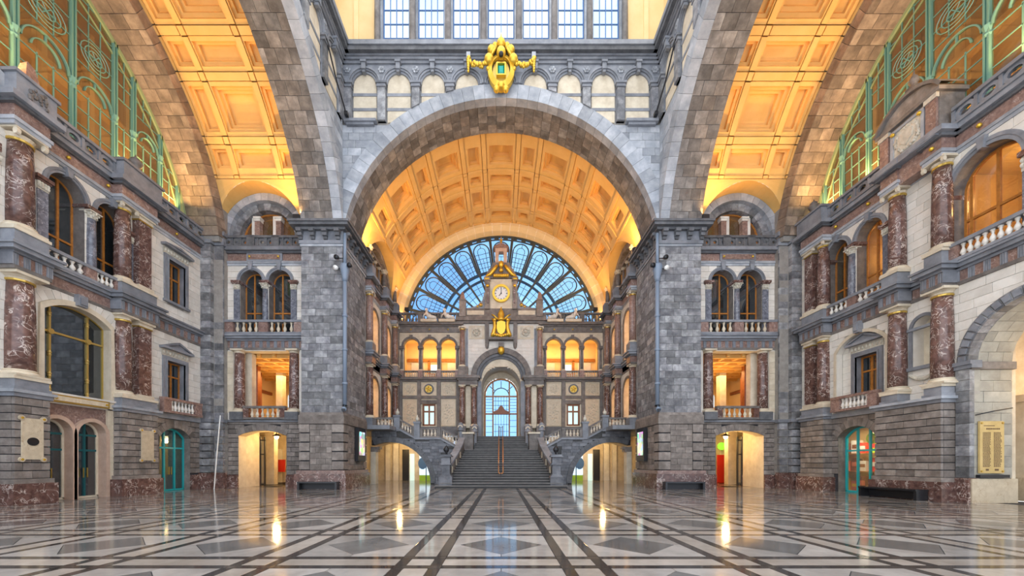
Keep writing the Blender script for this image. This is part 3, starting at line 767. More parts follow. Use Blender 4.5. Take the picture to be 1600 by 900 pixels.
def coffer_vault(parent, P, R, acells, tcells, rib_a, rib_t, a_end):
    """acells / tcells: (start, end) of coffers; ribs fill what lies between"""
    for a0, a1 in acells:
        for t0, t1 in tcells:
            big = (a1 - a0) * R > 1.2 and (t1 - t0) > 1.2
            st = min(0.16, 0.17 * min((a1 - a0) * R, t1 - t0))
            coffer(P, R, a0, a1, t0, t1, parent, (0.22, 0.44, 0.66) if big else (0.2, 0.4), st)
    # flat border round every coffer, then proud double ribs
    ea = [acells[0][0] - 0.05] + [((p[1] + q[0]) / 2) for p, q in zip(acells, acells[1:])] + [a_end]
    et = [rib_t[0]] + [((p[1] + q[0]) / 2) for p, q in zip(tcells, tcells[1:])] + [rib_t[1]]
    wa, wt = 0.018, 0.17
    A = [(ea[0], ea[0] + wa)] + [(e - wa, e + wa) for e in ea[1:-1]] + [(ea[-1] - wa, ea[-1])]
    T = [(et[0], et[0] + wt)] + [(e - wt, e + wt) for e in et[1:-1]] + [(et[-1] - wt, et[-1])]
    for i, (b0, b1) in enumerate(acells):
        for j, (s0, s1) in enumerate(tcells):
            frame4(P, R, A[i][1], A[i + 1][0], T[j][1], T[j + 1][0], b0, b1, s0, s1, parent)
    for i, (x0, x1) in enumerate(A):
        for j in range(len(tcells)): patch(P, R, x0, x1, T[j][1], T[j + 1][0], parent, na=1)
    for j, (y0, y1) in enumerate(T):
        for i in range(len(acells)): patch(P, R, A[i][1], A[i + 1][0], y0, y1, parent)
        for (x0, x1) in A: patch(P, R, x0, x1, y0, y1, parent, 'rib_crossing', 0.085, na=1)
def lunette_zone(parent, P, R, tc_, rl, zl, t0, t1, a_top, wall_r, mat='ochre'):
    """plain plaster foot of the vault, cut by a cross lunette that runs to the wall"""
    n = 32; T = [t0 + (t1 - t0) * i / n for i in range(n + 1)]; mb = MB(); low = []
    for t in T:
        x = abs(t - tc_); z = zl + (sqrt(rl * rl - x * x) if x < rl else 0.0)
        if x >= rl: z = ZC + 0.6
        low.append(math.asin(min(0.99, (z - ZC) / R)))
    for k in range(4):
        A = [P(l + (a_top - l) * k / 4, t, R) for l, t in zip(low, T)]; B = [P(l + (a_top - l) * (k + 1) / 4, t, R) for l, t in zip(low, T)]
        mb.strip(A, B)
    mb.build('vault_foot', mat, parent)
    mb = MB(); m_ = 24; L0, L1 = [], []
    for i in range(m_ + 1):
        q = pi * i / m_; t = tc_ - rl * cos(q); z = zl + rl * sin(q); a = math.asin(min(0.99, (z - ZC) / R))
        L0.append(P(a, t, R)); p = P(0, t, wall_r); L1.append((p[0], p[1], z))
    mb.strip(L0, L1); mb.build('lunette_soffit', mat, parent)
def arm_vault(s):
    side = 'left' if s < 0 else 'right'
    root = empty('ceiling_' + side, (s * 15.2, 14, 14.4), f'ochre coffered barrel vault over the {side} arm of the hall', 'ceiling', None, 'structure')
    P = lambda a, t, r: (s * t, 14 + r * cos(a), ZC + r * sin(a))
    R = 11.0; ac = []
    for i in range(5):
        c = 0.55 + 0.4 * i; ac.append((c - 0.042, c + 0.042)); c += 0.2
        if i < 4: ac.append((c - 0.088, c + 0.088))
    coffer_vault(root, P, R, ac, [(12.62, 13.42), (13.85, 16.15), (16.58, 17.42)], None, (12.3, 17.75), 2.24)
    lunette_zone(root, P, R, 15.45, 2.75, 16.45, 12.3, 17.75, 0.458, 11.05)
    mb = MB(); A = [0.0 + 2.3 * i / 30 for i in range(31)]
    mb.strip([P(a, 12.2, R + 0.9) for a in A if a > 0.45], [P(a, 19.9, R + 0.9) for a in A if a > 0.45]); mb.build('vault_back', 'ochre', root)
    # stone end arch
    fr = FX(17.75, s)
    MB(fr).ring(14, ZC, 10.2 + 0.12, 11.6, 0.05, 2.1, 0.12, 2.3, 40).build('end_arch_core', 'mortar', root)
    k = 40
    for i in range(k):
        b0 = 0.15 + 2.1 * i / k; b1 = 0.15 + 2.1 * (i + 1) / k
        cuts = [0.0, 0.7, 1.35, 1.85] if i % 2 else [0.0, 0.35, 1.05, 1.85]
        for c0, c1 in zip(cuts, cuts[1:]):
            MB(fr).ring(14, ZC, 10.2 + RN.uniform(-0.01, 0.01), 10.34, c0 + 0.007, c1 - 0.007, b0 + 0.0008, b1 - 0.0008, 1).build('arch_stone', 'warmlit', root)
        MB(fr).ring(14, ZC, 10.22, 10.98, -0.02, 0.1, b0 + 0.0008, b1 - 0.0008, 1).build('arch_face_stone', 'warmlit', root)
    return root
for s in (-1, 1): arm_vault(s)
def stair_vault():
    root = empty('ceiling_back', (0, 31.5, 14.4), 'ochre coffered barrel vault above the grand staircase', 'ceiling', None, 'structure')
    R = 10.4; P0 = lambda a, t, r: (r * cos(a), t, ZC + r * sin(a))
    P = lambda a, t, r: (-r * cos(a), t, ZC + r * sin(a))
    ac = []
    for i in range(6):
        c = 0.57 + 0.4 * i; ac.append((c - 0.04, c + 0.04)); c += 0.2
        if i < 5: ac.append((c - 0.085, c + 0.085))
    tcs = [(28.0, 29.8), (30.85, 31.65), (32.6, 34.4), (35.3, 36.1)]
    coffer_vault(root, P, R, ac, tcs, None, (26.6, 36.9), pi - 0.57 + 0.09)
    for Pq in (P0, P): lunette_zone(root, Pq, R, 31.7, 3.75, 15.6, 26.6, 36.9, 0.482, 10.45)
    mb = MB(); A = [0.46 + (pi - 0.92) * i / 40 for i in range(41)]
    mb.strip([P(a, 26.4, R + 0.9) for a in A], [P(a, 38.2, R + 0.9) for a in A]); mb.build('vault_back', 'ochre', root)
    # splayed rear arch round the fan window
    n = 36
    for i in range(n):
        b0 = pi * i / n + 0.0002; b1 = pi * (i + 1) / n - 0.0002; m = MB()
        q = lambda r, y, a: (r * cos(a), y, 14.5 + r * sin(a))
        for (r0, y0, r1, y1) in ((10.6, 36.9, 10.0, 36.9), (10.0, 36.9, 9.62, 37.15), (9.62, 37.15, 9.46, 37.7)):
            am = (b0 + b1) / 2
            m.strip([q(r0, y0, b0), q(r0, y0, am), q(r0, y0, b1)], [q(r1, y1, b0), q(r1, y1, am), q(r1, y1, b1)])
        m.build('rear_arch_segment', 'ochre2', root)
    return root
stair_vault()

# ================================================================== shared facade pieces
def hole_panel(mb, u0, u1, z0, z1, d0, d1, ru, rz, n=12):
    """slab with an oval hole"""
    uc, zc = (u0 + u1) / 2, (z0 + z1) / 2; C, Q = [], []
    for k in range(n):
        a = 2 * pi * k / n; c, s_ = cos(a), sin(a); C.append((uc + ru * c, zc + rz * s_))
        m_ = max(abs(c), abs(s_)); Q.append((uc + (u1 - u0) / 2 * c / m_, zc + (z1 - z0) / 2 * s_ / m_))
    f = lambda P, d: [(u, d, z) for u, z in P]
    mb.strip(f(C, d0), f(Q, d0), True); mb.strip(f(C, d1), f(C, d0), True)
    mb.add([(u0, d1, z0), (u1, d1, z0), (u1, d0, z0), (u0, d0, z0)], [(0, 1, 2, 3)])
def parapet(root, fr, u0, u1, d, z0=15.55, z1=16.3, pitch=0.62, ru=0.15, rz=0.13, mat='blue2', post=0.0):
    n = max(1, round((u1 - u0) / pitch)); p = (u1 - u0) / n
    MB(fr).box(u0, u1, d - 0.06, d + 0.26, z1 - 0.14, z1).build('parapet_rail', mat, root)
    MB(fr).box(u0, u1, d - 0.04, d + 0.26, z0, z0 + 0.1).build('parapet_foot', mat, root)
    for i in range(n):
        m = MB(fr); hole_panel(m, u0 + i * p + 0.06, u0 + (i + 1) * p - 0.06, z0 + 0.1, z1 - 0.14, d + 0.04, d + 0.16, ru, rz); m.build('pierced_panel', mat, root)
        MB(fr).box(u0 + i * p - 0.06, u0 + i * p + 0.06, d, d + 0.2, z0 + 0.1, z1 - 0.14).build('parapet_post', mat, root)
    MB(fr).box(u1 - 0.06, u1 + 0.06, d, d + 0.2, z0 + 0.1, z1 - 0.14).build('parapet_post', mat, root)
def slabs(root, fr, u0, u1, rows, p=0.0, back=0.3):
    """stack of horizontal courses: (name, z0, z1, projection, material)"""
    for nm, z0, z1, q, mat in rows:
        MB(fr).box(u0 - q * 0.9, u1 + q * 0.9, -p - q, back, z0, z1).build(nm, mat, root)
LOWENT = [('architrave', 8.98, 9.12, 0.06, 'darkbrown'), ('cornice_bed', 9.56, 9.66, 0.10, 'blue2'), ('cornice', 9.66, 9.82, 0.28, 'blue2'), ('cornice_cap', 9.82, 9.92, 0.36, 'blue2')]
HIGHENT = [('architrave', 14.45, 14.6, 0.04, 'pale'), ('architrave', 14.6, 14.74, 0.09, 'pale'), ('frieze', 14.74, 15.22, 0.02, 'marble2'), ('cornice_bed', 15.22, 15.34, 0.16, 'dark'), ('cornice', 15.34, 15.55, 0.34, 'blue2')]
def lowfrieze(root, fr, u0, u1, p=0.0, pitch=0.42):
    n = max(1, round((u1 - u0) / pitch)); w_ = (u1 - u0) / n
    MB(fr).box(u0, u1, -p, 0.3, 9.12, 9.56).build('frieze', 'marble2', root)
    for i in range(n + 1):
        u = u0 + i * w_; m = MB(fr)
        for q in (-0.07, 0.0, 0.07): m.box(u + q - 0.025, u + q + 0.025, -p - 0.05, 0, 9.13, 9.55)
        m.box(u - 0.1, u + 0.1, -p - 0.03, 0, 9.12, 9.56); m.build('triglyph', 'blue2', root)
def stud(root, fr, u, d, z, r=0.075):
    MB(fr).ball(u, d, z, r, 10, 6).build('gilded_stud', 'gold', root, True)
def archivolt(root, fr, c, zs, r0, r1, d0=-0.08, mat='blue2', key=True):
    m = MB(fr); h = (r1 - r0) / 2; m.ring(c, zs, r0, r0 + h, d0 + 0.03, 0.1, 0, pi, 18); m.ring(c, zs, r0 + h, r1, d0, 0.1, 0, pi, 18); m.build('archivolt', mat, root)
    if key:
        m = MB(fr); m.prism([(c - 0.08, zs + r0 - 0.05), (c + 0.08, zs + r0 - 0.05), (c + 0.14, zs + r1 + 0.12), (c - 0.14, zs + r1 + 0.12)], d0 - 0.10, 0.1); m.build('keystone', mat, root)
def twin_arches(root, fr, cs, h, z0, zs, side, wn, wood='wood', gl='g_dark', back=0.62, mid=True, wtxt=''):
    """row of round-headed windows with columns, impost blocks, archivolts and wooden frames"""
    ops = [Op(c - h, c + h, z0, zs, 'semi') for c in cs]
    m = MB(fr)
    for o in ops: reveal(m, o, 0.0, back)
    m.build('window_reveal', 'darkbrown', root)
    for c in cs: archivolt(root, fr, c, zs, h, h + 0.21)
    xs = [cs[0] - h - 0.2] + [(a + b) / 2 for a, b in zip(cs, cs[1:])] + [cs[-1] + h + 0.2]
    for i, x in enumerate(xs):
        ends = i in (0, len(xs) - 1)
        m = MB(fr); m.box(x - 0.3, x + 0.3, -0.2, back * 0.9, zs - 0.14, zs); m.box(x - 0.25, x + 0.25, -0.14, back * 0.9, zs - 0.22, zs - 0.14); m.build('impost', 'marble', root)
        if ends:
            MB(fr).box(x - 0.19, x + 0.19, -0.06, back * 0.8, z0 + 0.1, zs - 0.55).build('pilaster', 'greymarble', root)
            m = MB(fr); m.box(x - 0.2, x + 0.2, -0.08, 0.3, zs - 0.55, zs - 0.5)
            for q in range(4):
                for zz in (0.42, 0.30): m.ball(x - 0.16 + q * 0.107, -0.09, zs - zz, 0.06, 6, 4, 1.4)
            m.box(x - 0.19, x + 0.19, -0.06, 0.3, zs - 0.5, zs - 0.22); m.build('pilaster_capital', 'relief', root)
            MB(fr).box(x - 0.23, x + 0.23, -0.1, 0.3, z0 - 0.05, z0 + 0.1).build('pilaster_base', 'cream2', root)
        else:
            colshaft(root, fr, x, -0.02, z0 - 0.05, zs - 0.22, 0.19, 'greymarble', 'column', 'cream2', 'relief', kind='corinthian', seg=14)
            MB(fr).box(x - 0.12, x + 0.12, 0.25, back, z0, zs - 0.2).build('rear_pilaster', 'greymarble', root)
    for i, o in enumerate(ops):
        window(f'window_{wn + i}', wtxt[i], fr, o, back - 0.1, [o.c + 0.1], [z0 + 1.55], wood, gl, 0.08, 0.09, 0.09)
    return ops
def pedwindow(root, fr, u0, u1, z0, z1, n, label, wood='wood', gl='g_dark', ped=True, surm='blue2'):
    o = Op(u0, u1, z0, z1)
    m = MB(fr); surround(m, o, 0.24, -0.09, 0.05); m.build('window_surround', surm, root)
    m = MB(fr); surround(m, Op(u0 - 0.0, u1 + 0.0, z0, z1), 0.08, -0.13, 0.05); m.build('window_architrave', surm, root)
    m = MB(fr); reveal(m, o, 0.0, 0.4); m.build('window_reveal', surm, root)
    MB(fr).box(u0 - 0.28, u1 + 0.28, -0.06, 0.05, z1 + 0.24, z1 + 0.62).build('carved_frieze', 'relief', root)
    m = MB(fr)
    for k in range(9): m.ball(u0 - 0.18 + (u1 - u0 + 0.36) * k / 8, -0.07, z1 + 0.43, 0.07, 6, 4, 1.5)
    m.build('frieze_carving', 'relief', root)
    m = MB(fr)
    pediment(m, u0 - 0.42, u1 + 0.42, z1 + 0.62, 0.55 if ped else 0.3, -0.3, 0.05); m.build('pediment', surm, root)
    MB(fr).box(u0 - 0.3, u1 + 0.3, -0.16, 0.05, z0 - 0.14, z0).build('window_sill', surm, root)
    return window(f'window_{n}', label, fr, o, 0.25, [(u0 + u1) / 2], [z0 + (z1 - z0) * 0.62], wood, gl, 0.09, 0.09, 0.09)
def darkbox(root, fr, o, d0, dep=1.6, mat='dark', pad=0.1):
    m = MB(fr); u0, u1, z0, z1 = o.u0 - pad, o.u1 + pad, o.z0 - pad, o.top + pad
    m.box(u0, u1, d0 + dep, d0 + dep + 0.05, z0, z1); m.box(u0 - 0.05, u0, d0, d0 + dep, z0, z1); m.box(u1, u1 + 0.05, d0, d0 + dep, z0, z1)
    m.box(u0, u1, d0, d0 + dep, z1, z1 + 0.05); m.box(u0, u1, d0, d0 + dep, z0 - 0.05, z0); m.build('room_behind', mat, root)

# ================================================================== SIDE WALLS OF THE ARMS (behind the piers, left and right alike)
def arm_wall(s):
    side = 'left' if s < 0 else 'right'; n0 = 20 if s < 0 else 30
    fr = FS(25.0, s)
    root = empty('wall_back_' + side, fr(15.2, 0, 0), f'tall narrow stone bay with passage, loggia and twin windows on the {side} of the pier', 'wall', None, 'structure')
    A, B = 12.3, 18.0
    # ground: rusticated wall with passage
    o = Op(13.98, 17.1, 0.0, 3.4, 'seg', 0.34)
    m = MB(fr); body(m, A, B, 0, 4.2, [o], 0.06, 0.7); m.build('wall_core', 'dmortar', root)
    ob = Op(13.98 - 0.0, 17.1, 0.0, 3.4, 'seg', 0.34)
    big = Op(13.98, 17.1, 0.0, 3.62, 'seg', 0.5)
    emit_blocks(root, 'rustic_block', courses(fr, A, B, 0.86, 4.14, 0.3, 0.55, [big], 0.0, 0.1, 0.018, hg=0.034), 'rustic')
    m = MB(fr); reveal(m, o, 0.0, 0.75); m.build('passage_reveal', 'cream2', root)
    ha = math.asin(o.h / o.r)
    voussoirs(root, fr, (o.c, o.zc), o.r, o.r + 0.42, -0.03, 0.3, pi / 2 - ha, pi / 2 + ha, 13, 'rustic')
    for a, b in ((A, 13.98), (17.1, B)):
        MB(fr).box(a, b, -0.1, 0.3, 0, 0.74).build('plinth', 'marble', root); MB(fr).box(a, b, -0.06, 0.3, 0.74, 0.86).build('plinth_cap', 'marble', root)
    slabs(root, fr, A, B, [('string_course', 4.14, 4.28, 0.05, 'rustic'), ('string_course', 4.28, 4.42, 0.14, 'blue2')])
    room(fr, 13.7, 20.5, 0.76, 7.2, 0.0, 3.95, 'cream2', root, 'passage_shell', 'twarm')
    MB(fr).box(17.12, 20.5, 0.76, 2.2, 0, 3.95).build('passage_stub_wall', 'cream2', root)
    m = MB(fr)
    m.box(17.15, 17.85, 4.0, 4.5, 0, 3.95); m.build('passage_pillar', 'cream2', root)
    MB(fr).box(16.85, 17.1, 2.3, 2.36, 0.1, 3.2).build('door_glass', 'g_clear', root)
    m = MB(fr); m.box(17.1, 17.2, 2.28, 2.4, 0.0, 3.5); m.box(16.78, 16.86, 2.28, 2.4, 0, 3.5); m.box(16.78, 17.2, 2.28, 2.4, 3.2, 3.3); m.box(16.78, 17.2, 2.28, 2.4, 2.2, 2.28); m.build('door_frame', 'iron', root)
    MB(fr).box(17.75, 18.3, 6.5, 6.6, 0.0 if s > 0 else 0.9, 2.3 if s > 0 else 1.9).build('red_panel', 'shopred', root)
    MB(fr).box(18.3, 19.2, 7.0, 7.15, 0.0, 2.8).build('white_panel', 'white', root)
    if s > 0: MB(fr).disc(18.05, 3.0, 0.32, 6.4, 6.5, 18).build('round_green_sign', 'signgreen', root)
    m = MB(fr); m.box(17.12, 20.4, 2.2, 2.3, 0, 0.8); m.build('passage_skirting', 'marble', root)
    # loggia storey
    lo = Op(13.15, 17.4, 4.5, 8.92)
    m = MB(fr); body(m, A, B, 4.42, 9.0, [lo], 0.0, 0.6); m.build('loggia_wall', 'cream', root)
    emit_blocks(root, 'cream_block', courses(fr, 17.42, B, 4.9, 8.9, 0.36, 0.6, [], -0.03, 0.06, 0.012), 'cream2')
    m = MB(fr); m.box(16.55, 17.0, 0.5, 0.95, 4.5, 8.9); m.build('rear_pilaster', 'cream2', root)
    for u in (13.5, 17.05):
        MB(fr).box(u - 0.42, u + 0.42, -0.34, 0.4, 4.42, 4.92).build('column_pedestal', 'dark', root)
        colshaft(root, fr, u, 0.05, 4.92, 8.98, 0.31, 'marble', 'column', 'cream2', 'cream2', kind='doric')
    room(fr, 12.7, 20.4, 0.72, 9.4, 4.42, 9.0, 'ochre2', root, 'loggia_shell', 'twarm')
    for i in range(8):
        MB(fr).box(12.8, 20.3, 1.0 + i * 1.0, 1.22 + i * 1.0, 8.72, 9.0).build('ceiling_beam', 'ochre', root)
        if i < 7: MB(fr).box(13.2 + i * 1.0, 13.4 + i * 1.0, 0.8, 9.3, 8.78, 9.0).build('ceiling_beam', 'ochre', root)
    for u, d_ in ((17.75, 3.0), (18.9, 5.0)): MB(fr).box(u, u + 0.35, d_, d_ + 0.35, 4.42, 8.8).build('inner_pier', 'wood2', root)
    for u, d_ in ((17.2, 5.2),): MB(fr).box(u, u + 0.5, d_, d_ + 0.5, 4.42, 8.8).build('inner_pier', 'cream2', root)
    MB(fr).box(20.25, 20.38, 2.0, 9.0, 7.6, 7.85).build('wooden_rail', 'wood2', root)
    for z in (5.35, 6.0): MB(fr).box(14.5, 20.3, 9.2, 9.35, z, z + 0.2).build('wooden_rail', 'wood', root)
    m = MB(fr); [m.box(14.6 + k * 0.6, 14.7 + k * 0.6, 9.22, 9.33, 4.42, 6.1) for k in range(9)]; m.build('wooden_uprights', 'wood', root)
    for u in (16.9, 18.3): MB(fr).prism(Op(u, u + 0.75, 6.6, 7.5, 'semi').outline(0, 10)[::-1], 9.3, 9.37).build('bright_window', 'daylit', root)
    # low entablature
    lowfrieze(root, fr, A, B, 0.0, 0.48); slabs(root, fr, A, B, LOWENT)
    # upper storey
    cs = [14.4, 16.26]; ops = [Op(c - 0.72, c + 0.72, 10.85, 13.45, 'semi') for c in cs]
    opb = [Op(c - 0.72, c + 0.72, 10.0, 13.45, 'semi') for c in cs]
    m = MB(fr); body(m, A, B, 9.9, 14.5, opb, 0.04, 0.7); m.build('upper_wall', 'creamj', root)
    emit_blocks(root, 'cream_block', courses(fr, A, B, 9.95, 14.45, 0.38, 0.8, opb, 0.0, 0.06, 0.012), 'cream')
    lab = [('arched wooden window nearest the pier', 'arched wooden window nearest the outer wall')[k] + f', upper storey of {side} rear bay' for k in (0, 1)]
    twin_arches(root, fr, cs, 0.72, 10.0, 13.45, side, n0, wtxt=lab)
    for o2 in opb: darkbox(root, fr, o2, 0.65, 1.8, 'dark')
    slabs(root, fr, A, B, HIGHENT)
    m = MB(fr); m.box(14.2, 16.5, -0.12, 0, 14.72, 15.24); m.build('frieze_tablet', 'blue2', root)
    MB(fr).box(14.32, 16.38, -0.15, 0, 14.82, 15.14).build('frieze_tablet_field', 'marble2', root)
    for u in (14.42, 16.28): stud(root, fr, u, -0.17, 14.98, 0.07)
    m = MB(fr)
    for u in (14.4, 16.26): m.box(u - 0.14, u + 0.14, -0.16, 0, 14.4, 14.72)
    m.build('frieze_corbel', 'blue2', root)
    parapet(root, fr, A + 0.15, B - 0.1, -0.24, 15.55, 16.28, 0.56, 0.11, 0.11, 'dark')
    for u in (14.55, 16.15): MB(fr).box(u - 0.25, u + 0.25, -0.3, 0.1, 15.55, 16.3).build('parapet_pier', 'dark', root)
    # lunette
    zc, c = 16.45, 15.4
    m = MB(fr); body(m, A - 0.1, B + 0.2, 16.2, 19.8, [Op(c - 1.8, c + 1.8, 16.2, zc, 'semi')], 0.5, 0.9, 0.1); m.build('lunette_wall', 'blue2', root)
    voussoirs(root, fr, (c, zc), 2.28, 2.75, -0.02, 0.5, 0.0, pi, 19, 'pale', 'lunette_voussoir')
    voussoirs(root, fr, (c, zc), 1.82, 2.3, 0.3, 0.6, 0.0, pi, 15, 'blue', 'lunette_voussoir')
    o = Op(c - 1.82, c + 1.82, 16.3, zc, 'semi')
    window(f'window_{n0 + 5}', f'semicircular wooden lunette window behind the parapet of the {side} rear bay', fr, o, 0.7, [c - 0.7, c + 0.7], [], 'wood', 'g_amber', 0.1, 0.12, 0.1)
    for u in (c - 0.7, c + 0.7):
        MB(fr).box(u - 0.17, u + 0.17, 0.35, 0.7, 16.25, 17.75).build('lunette_pier', 'marble2', root)
        m = MB(fr); m.box(u - 0.24, u + 0.24, 0.28, 0.7, 17.75, 17.87); m.box(u - 0.2, u + 0.2, 0.32, 0.7, 17.6, 17.75); m.box(u - 0.22, u + 0.22, 0.3, 0.7, 16.25, 16.4); m.build('lunette_pier_cap', 'cream', root)
        MB(fr).box(u + 0.17, u + 0.45, 0.5, 0.72, 16.25, 18.0).build('lunette_jamb', 'cream', root)
    room(fr, c - 2.2, c + 2.2, 1.0, 3.5, 16.0, 18.9, 'tan', root, 'lunette_room_shell', 'tan')
    # corner pier of the end arch
    f2 = FS(24.25, s)
    c2 = MB(f2).box(17.8, 19.3, 0.3, 1.2, 0, 16.3).build('corner_pier', 'mortar', root)
    bl = courses(f2, 18.36, 19.05, 4.4, 15.5, 0.45, 0.8, [], 0.0, 0.3) + courses(f2, 17.76, 18.34, 4.4, 15.5, 0.45, 0.8, [], 0.3, 0.1)
    emit_blocks(root, 'corner_block', bl, 'blue')
    bl = courses(f2, 18.3, 19.05, 1.0, 4.2, 0.45, 0.9, [], -0.06, 0.4, 0.05, hg=0.06) + courses(f2, 17.72, 18.28, 1.0, 4.2, 0.45, 0.9, [], 0.24, 0.2, 0.05, hg=0.06)
    emit_blocks(root, 'corner_rustic_block', bl, 'blue')
    m = MB(f2)
    for z0, z1, p in ((4.2, 4.4, 0.12), (15.5, 15.72, 0.10), (16.1, 16.35, 0.14), (15.72, 16.1, 0.02)): m.box(18.36 - p, 19.05, -p, 0.3, z0, z1); m.box(17.76 - p, 18.4, 0.3 - p, 0.5, z0, z1)
    m.build('corner_pier_moulding', 'blue2', root)
    m = MB(f2); m.box(18.25, 19.05, -0.12, 0.3, 0, 1.0); m.box(17.66, 18.3, 0.18, 0.5, 0, 1.0); m.build('corner_plinth', 'marble', root)
    # balustrades
    balustrade('balustrade', f'loggia balustrade over the {side} vaulted passage', fr, 13.92, 16.65, -0.12, 4.45, 5.3, 6, 0.26, (0.36, 0.36), 'darkbrown', 'marble', 'cream2')
    balustrade('balustrade', f'balustrade with pale balusters under the twin arched windows of the {side} rear bay', fr, 12.75, 17.85, -0.16, 9.94, 10.84, 8, 0.26, (0.6, 0.6), 'blue2', 'marble2', 'cream2', mids=((15.03, 15.63),))
    # hanging lamp in the passage and its light
    lp = fr(15.55, 1.6, 3.55)
    lamp = empty('hanging_lamp', (lp[0], lp[1], 3.3), f'small lantern hanging in the lit passage {side} of the stairs', 'lamp')
    MB().lathe(lp[0], lp[1], [(0.03, 3.6), (0.03, 3.95)], 8).build('lamp_rod', 'iron', lamp)
    MB().lathe(lp[0], lp[1], [(0.05, 3.66), (0.26, 3.52), (0.28, 3.48)], 12).build('lamp_shade', 'iron', lamp)
    MB().ball(lp[0], lp[1], 3.42, 0.14, 12, 8).build('lamp_globe', 'bulb', lamp, True)
    point((lp[0], lp[1], 3.2), 110, WARM2, 0.2)
    point(fr(16.2, 4.6, 3.3), 90, WARM2, 0.2)
    area(fr(15.6, 3.0, 6.4), fr(15.6, 3.2, 9.0), 2.0, 2.0, 70, WARM2); area(fr(17.0, 5.0, 8.5), fr(17.0, 5.2, 4.4), 3.0, 3.0, 130, WARM2)
    point(fr(c, 2.2, 17.6), 12, AMB, 0.3)
    return root
for s in (-1, 1): arm_wall(s)

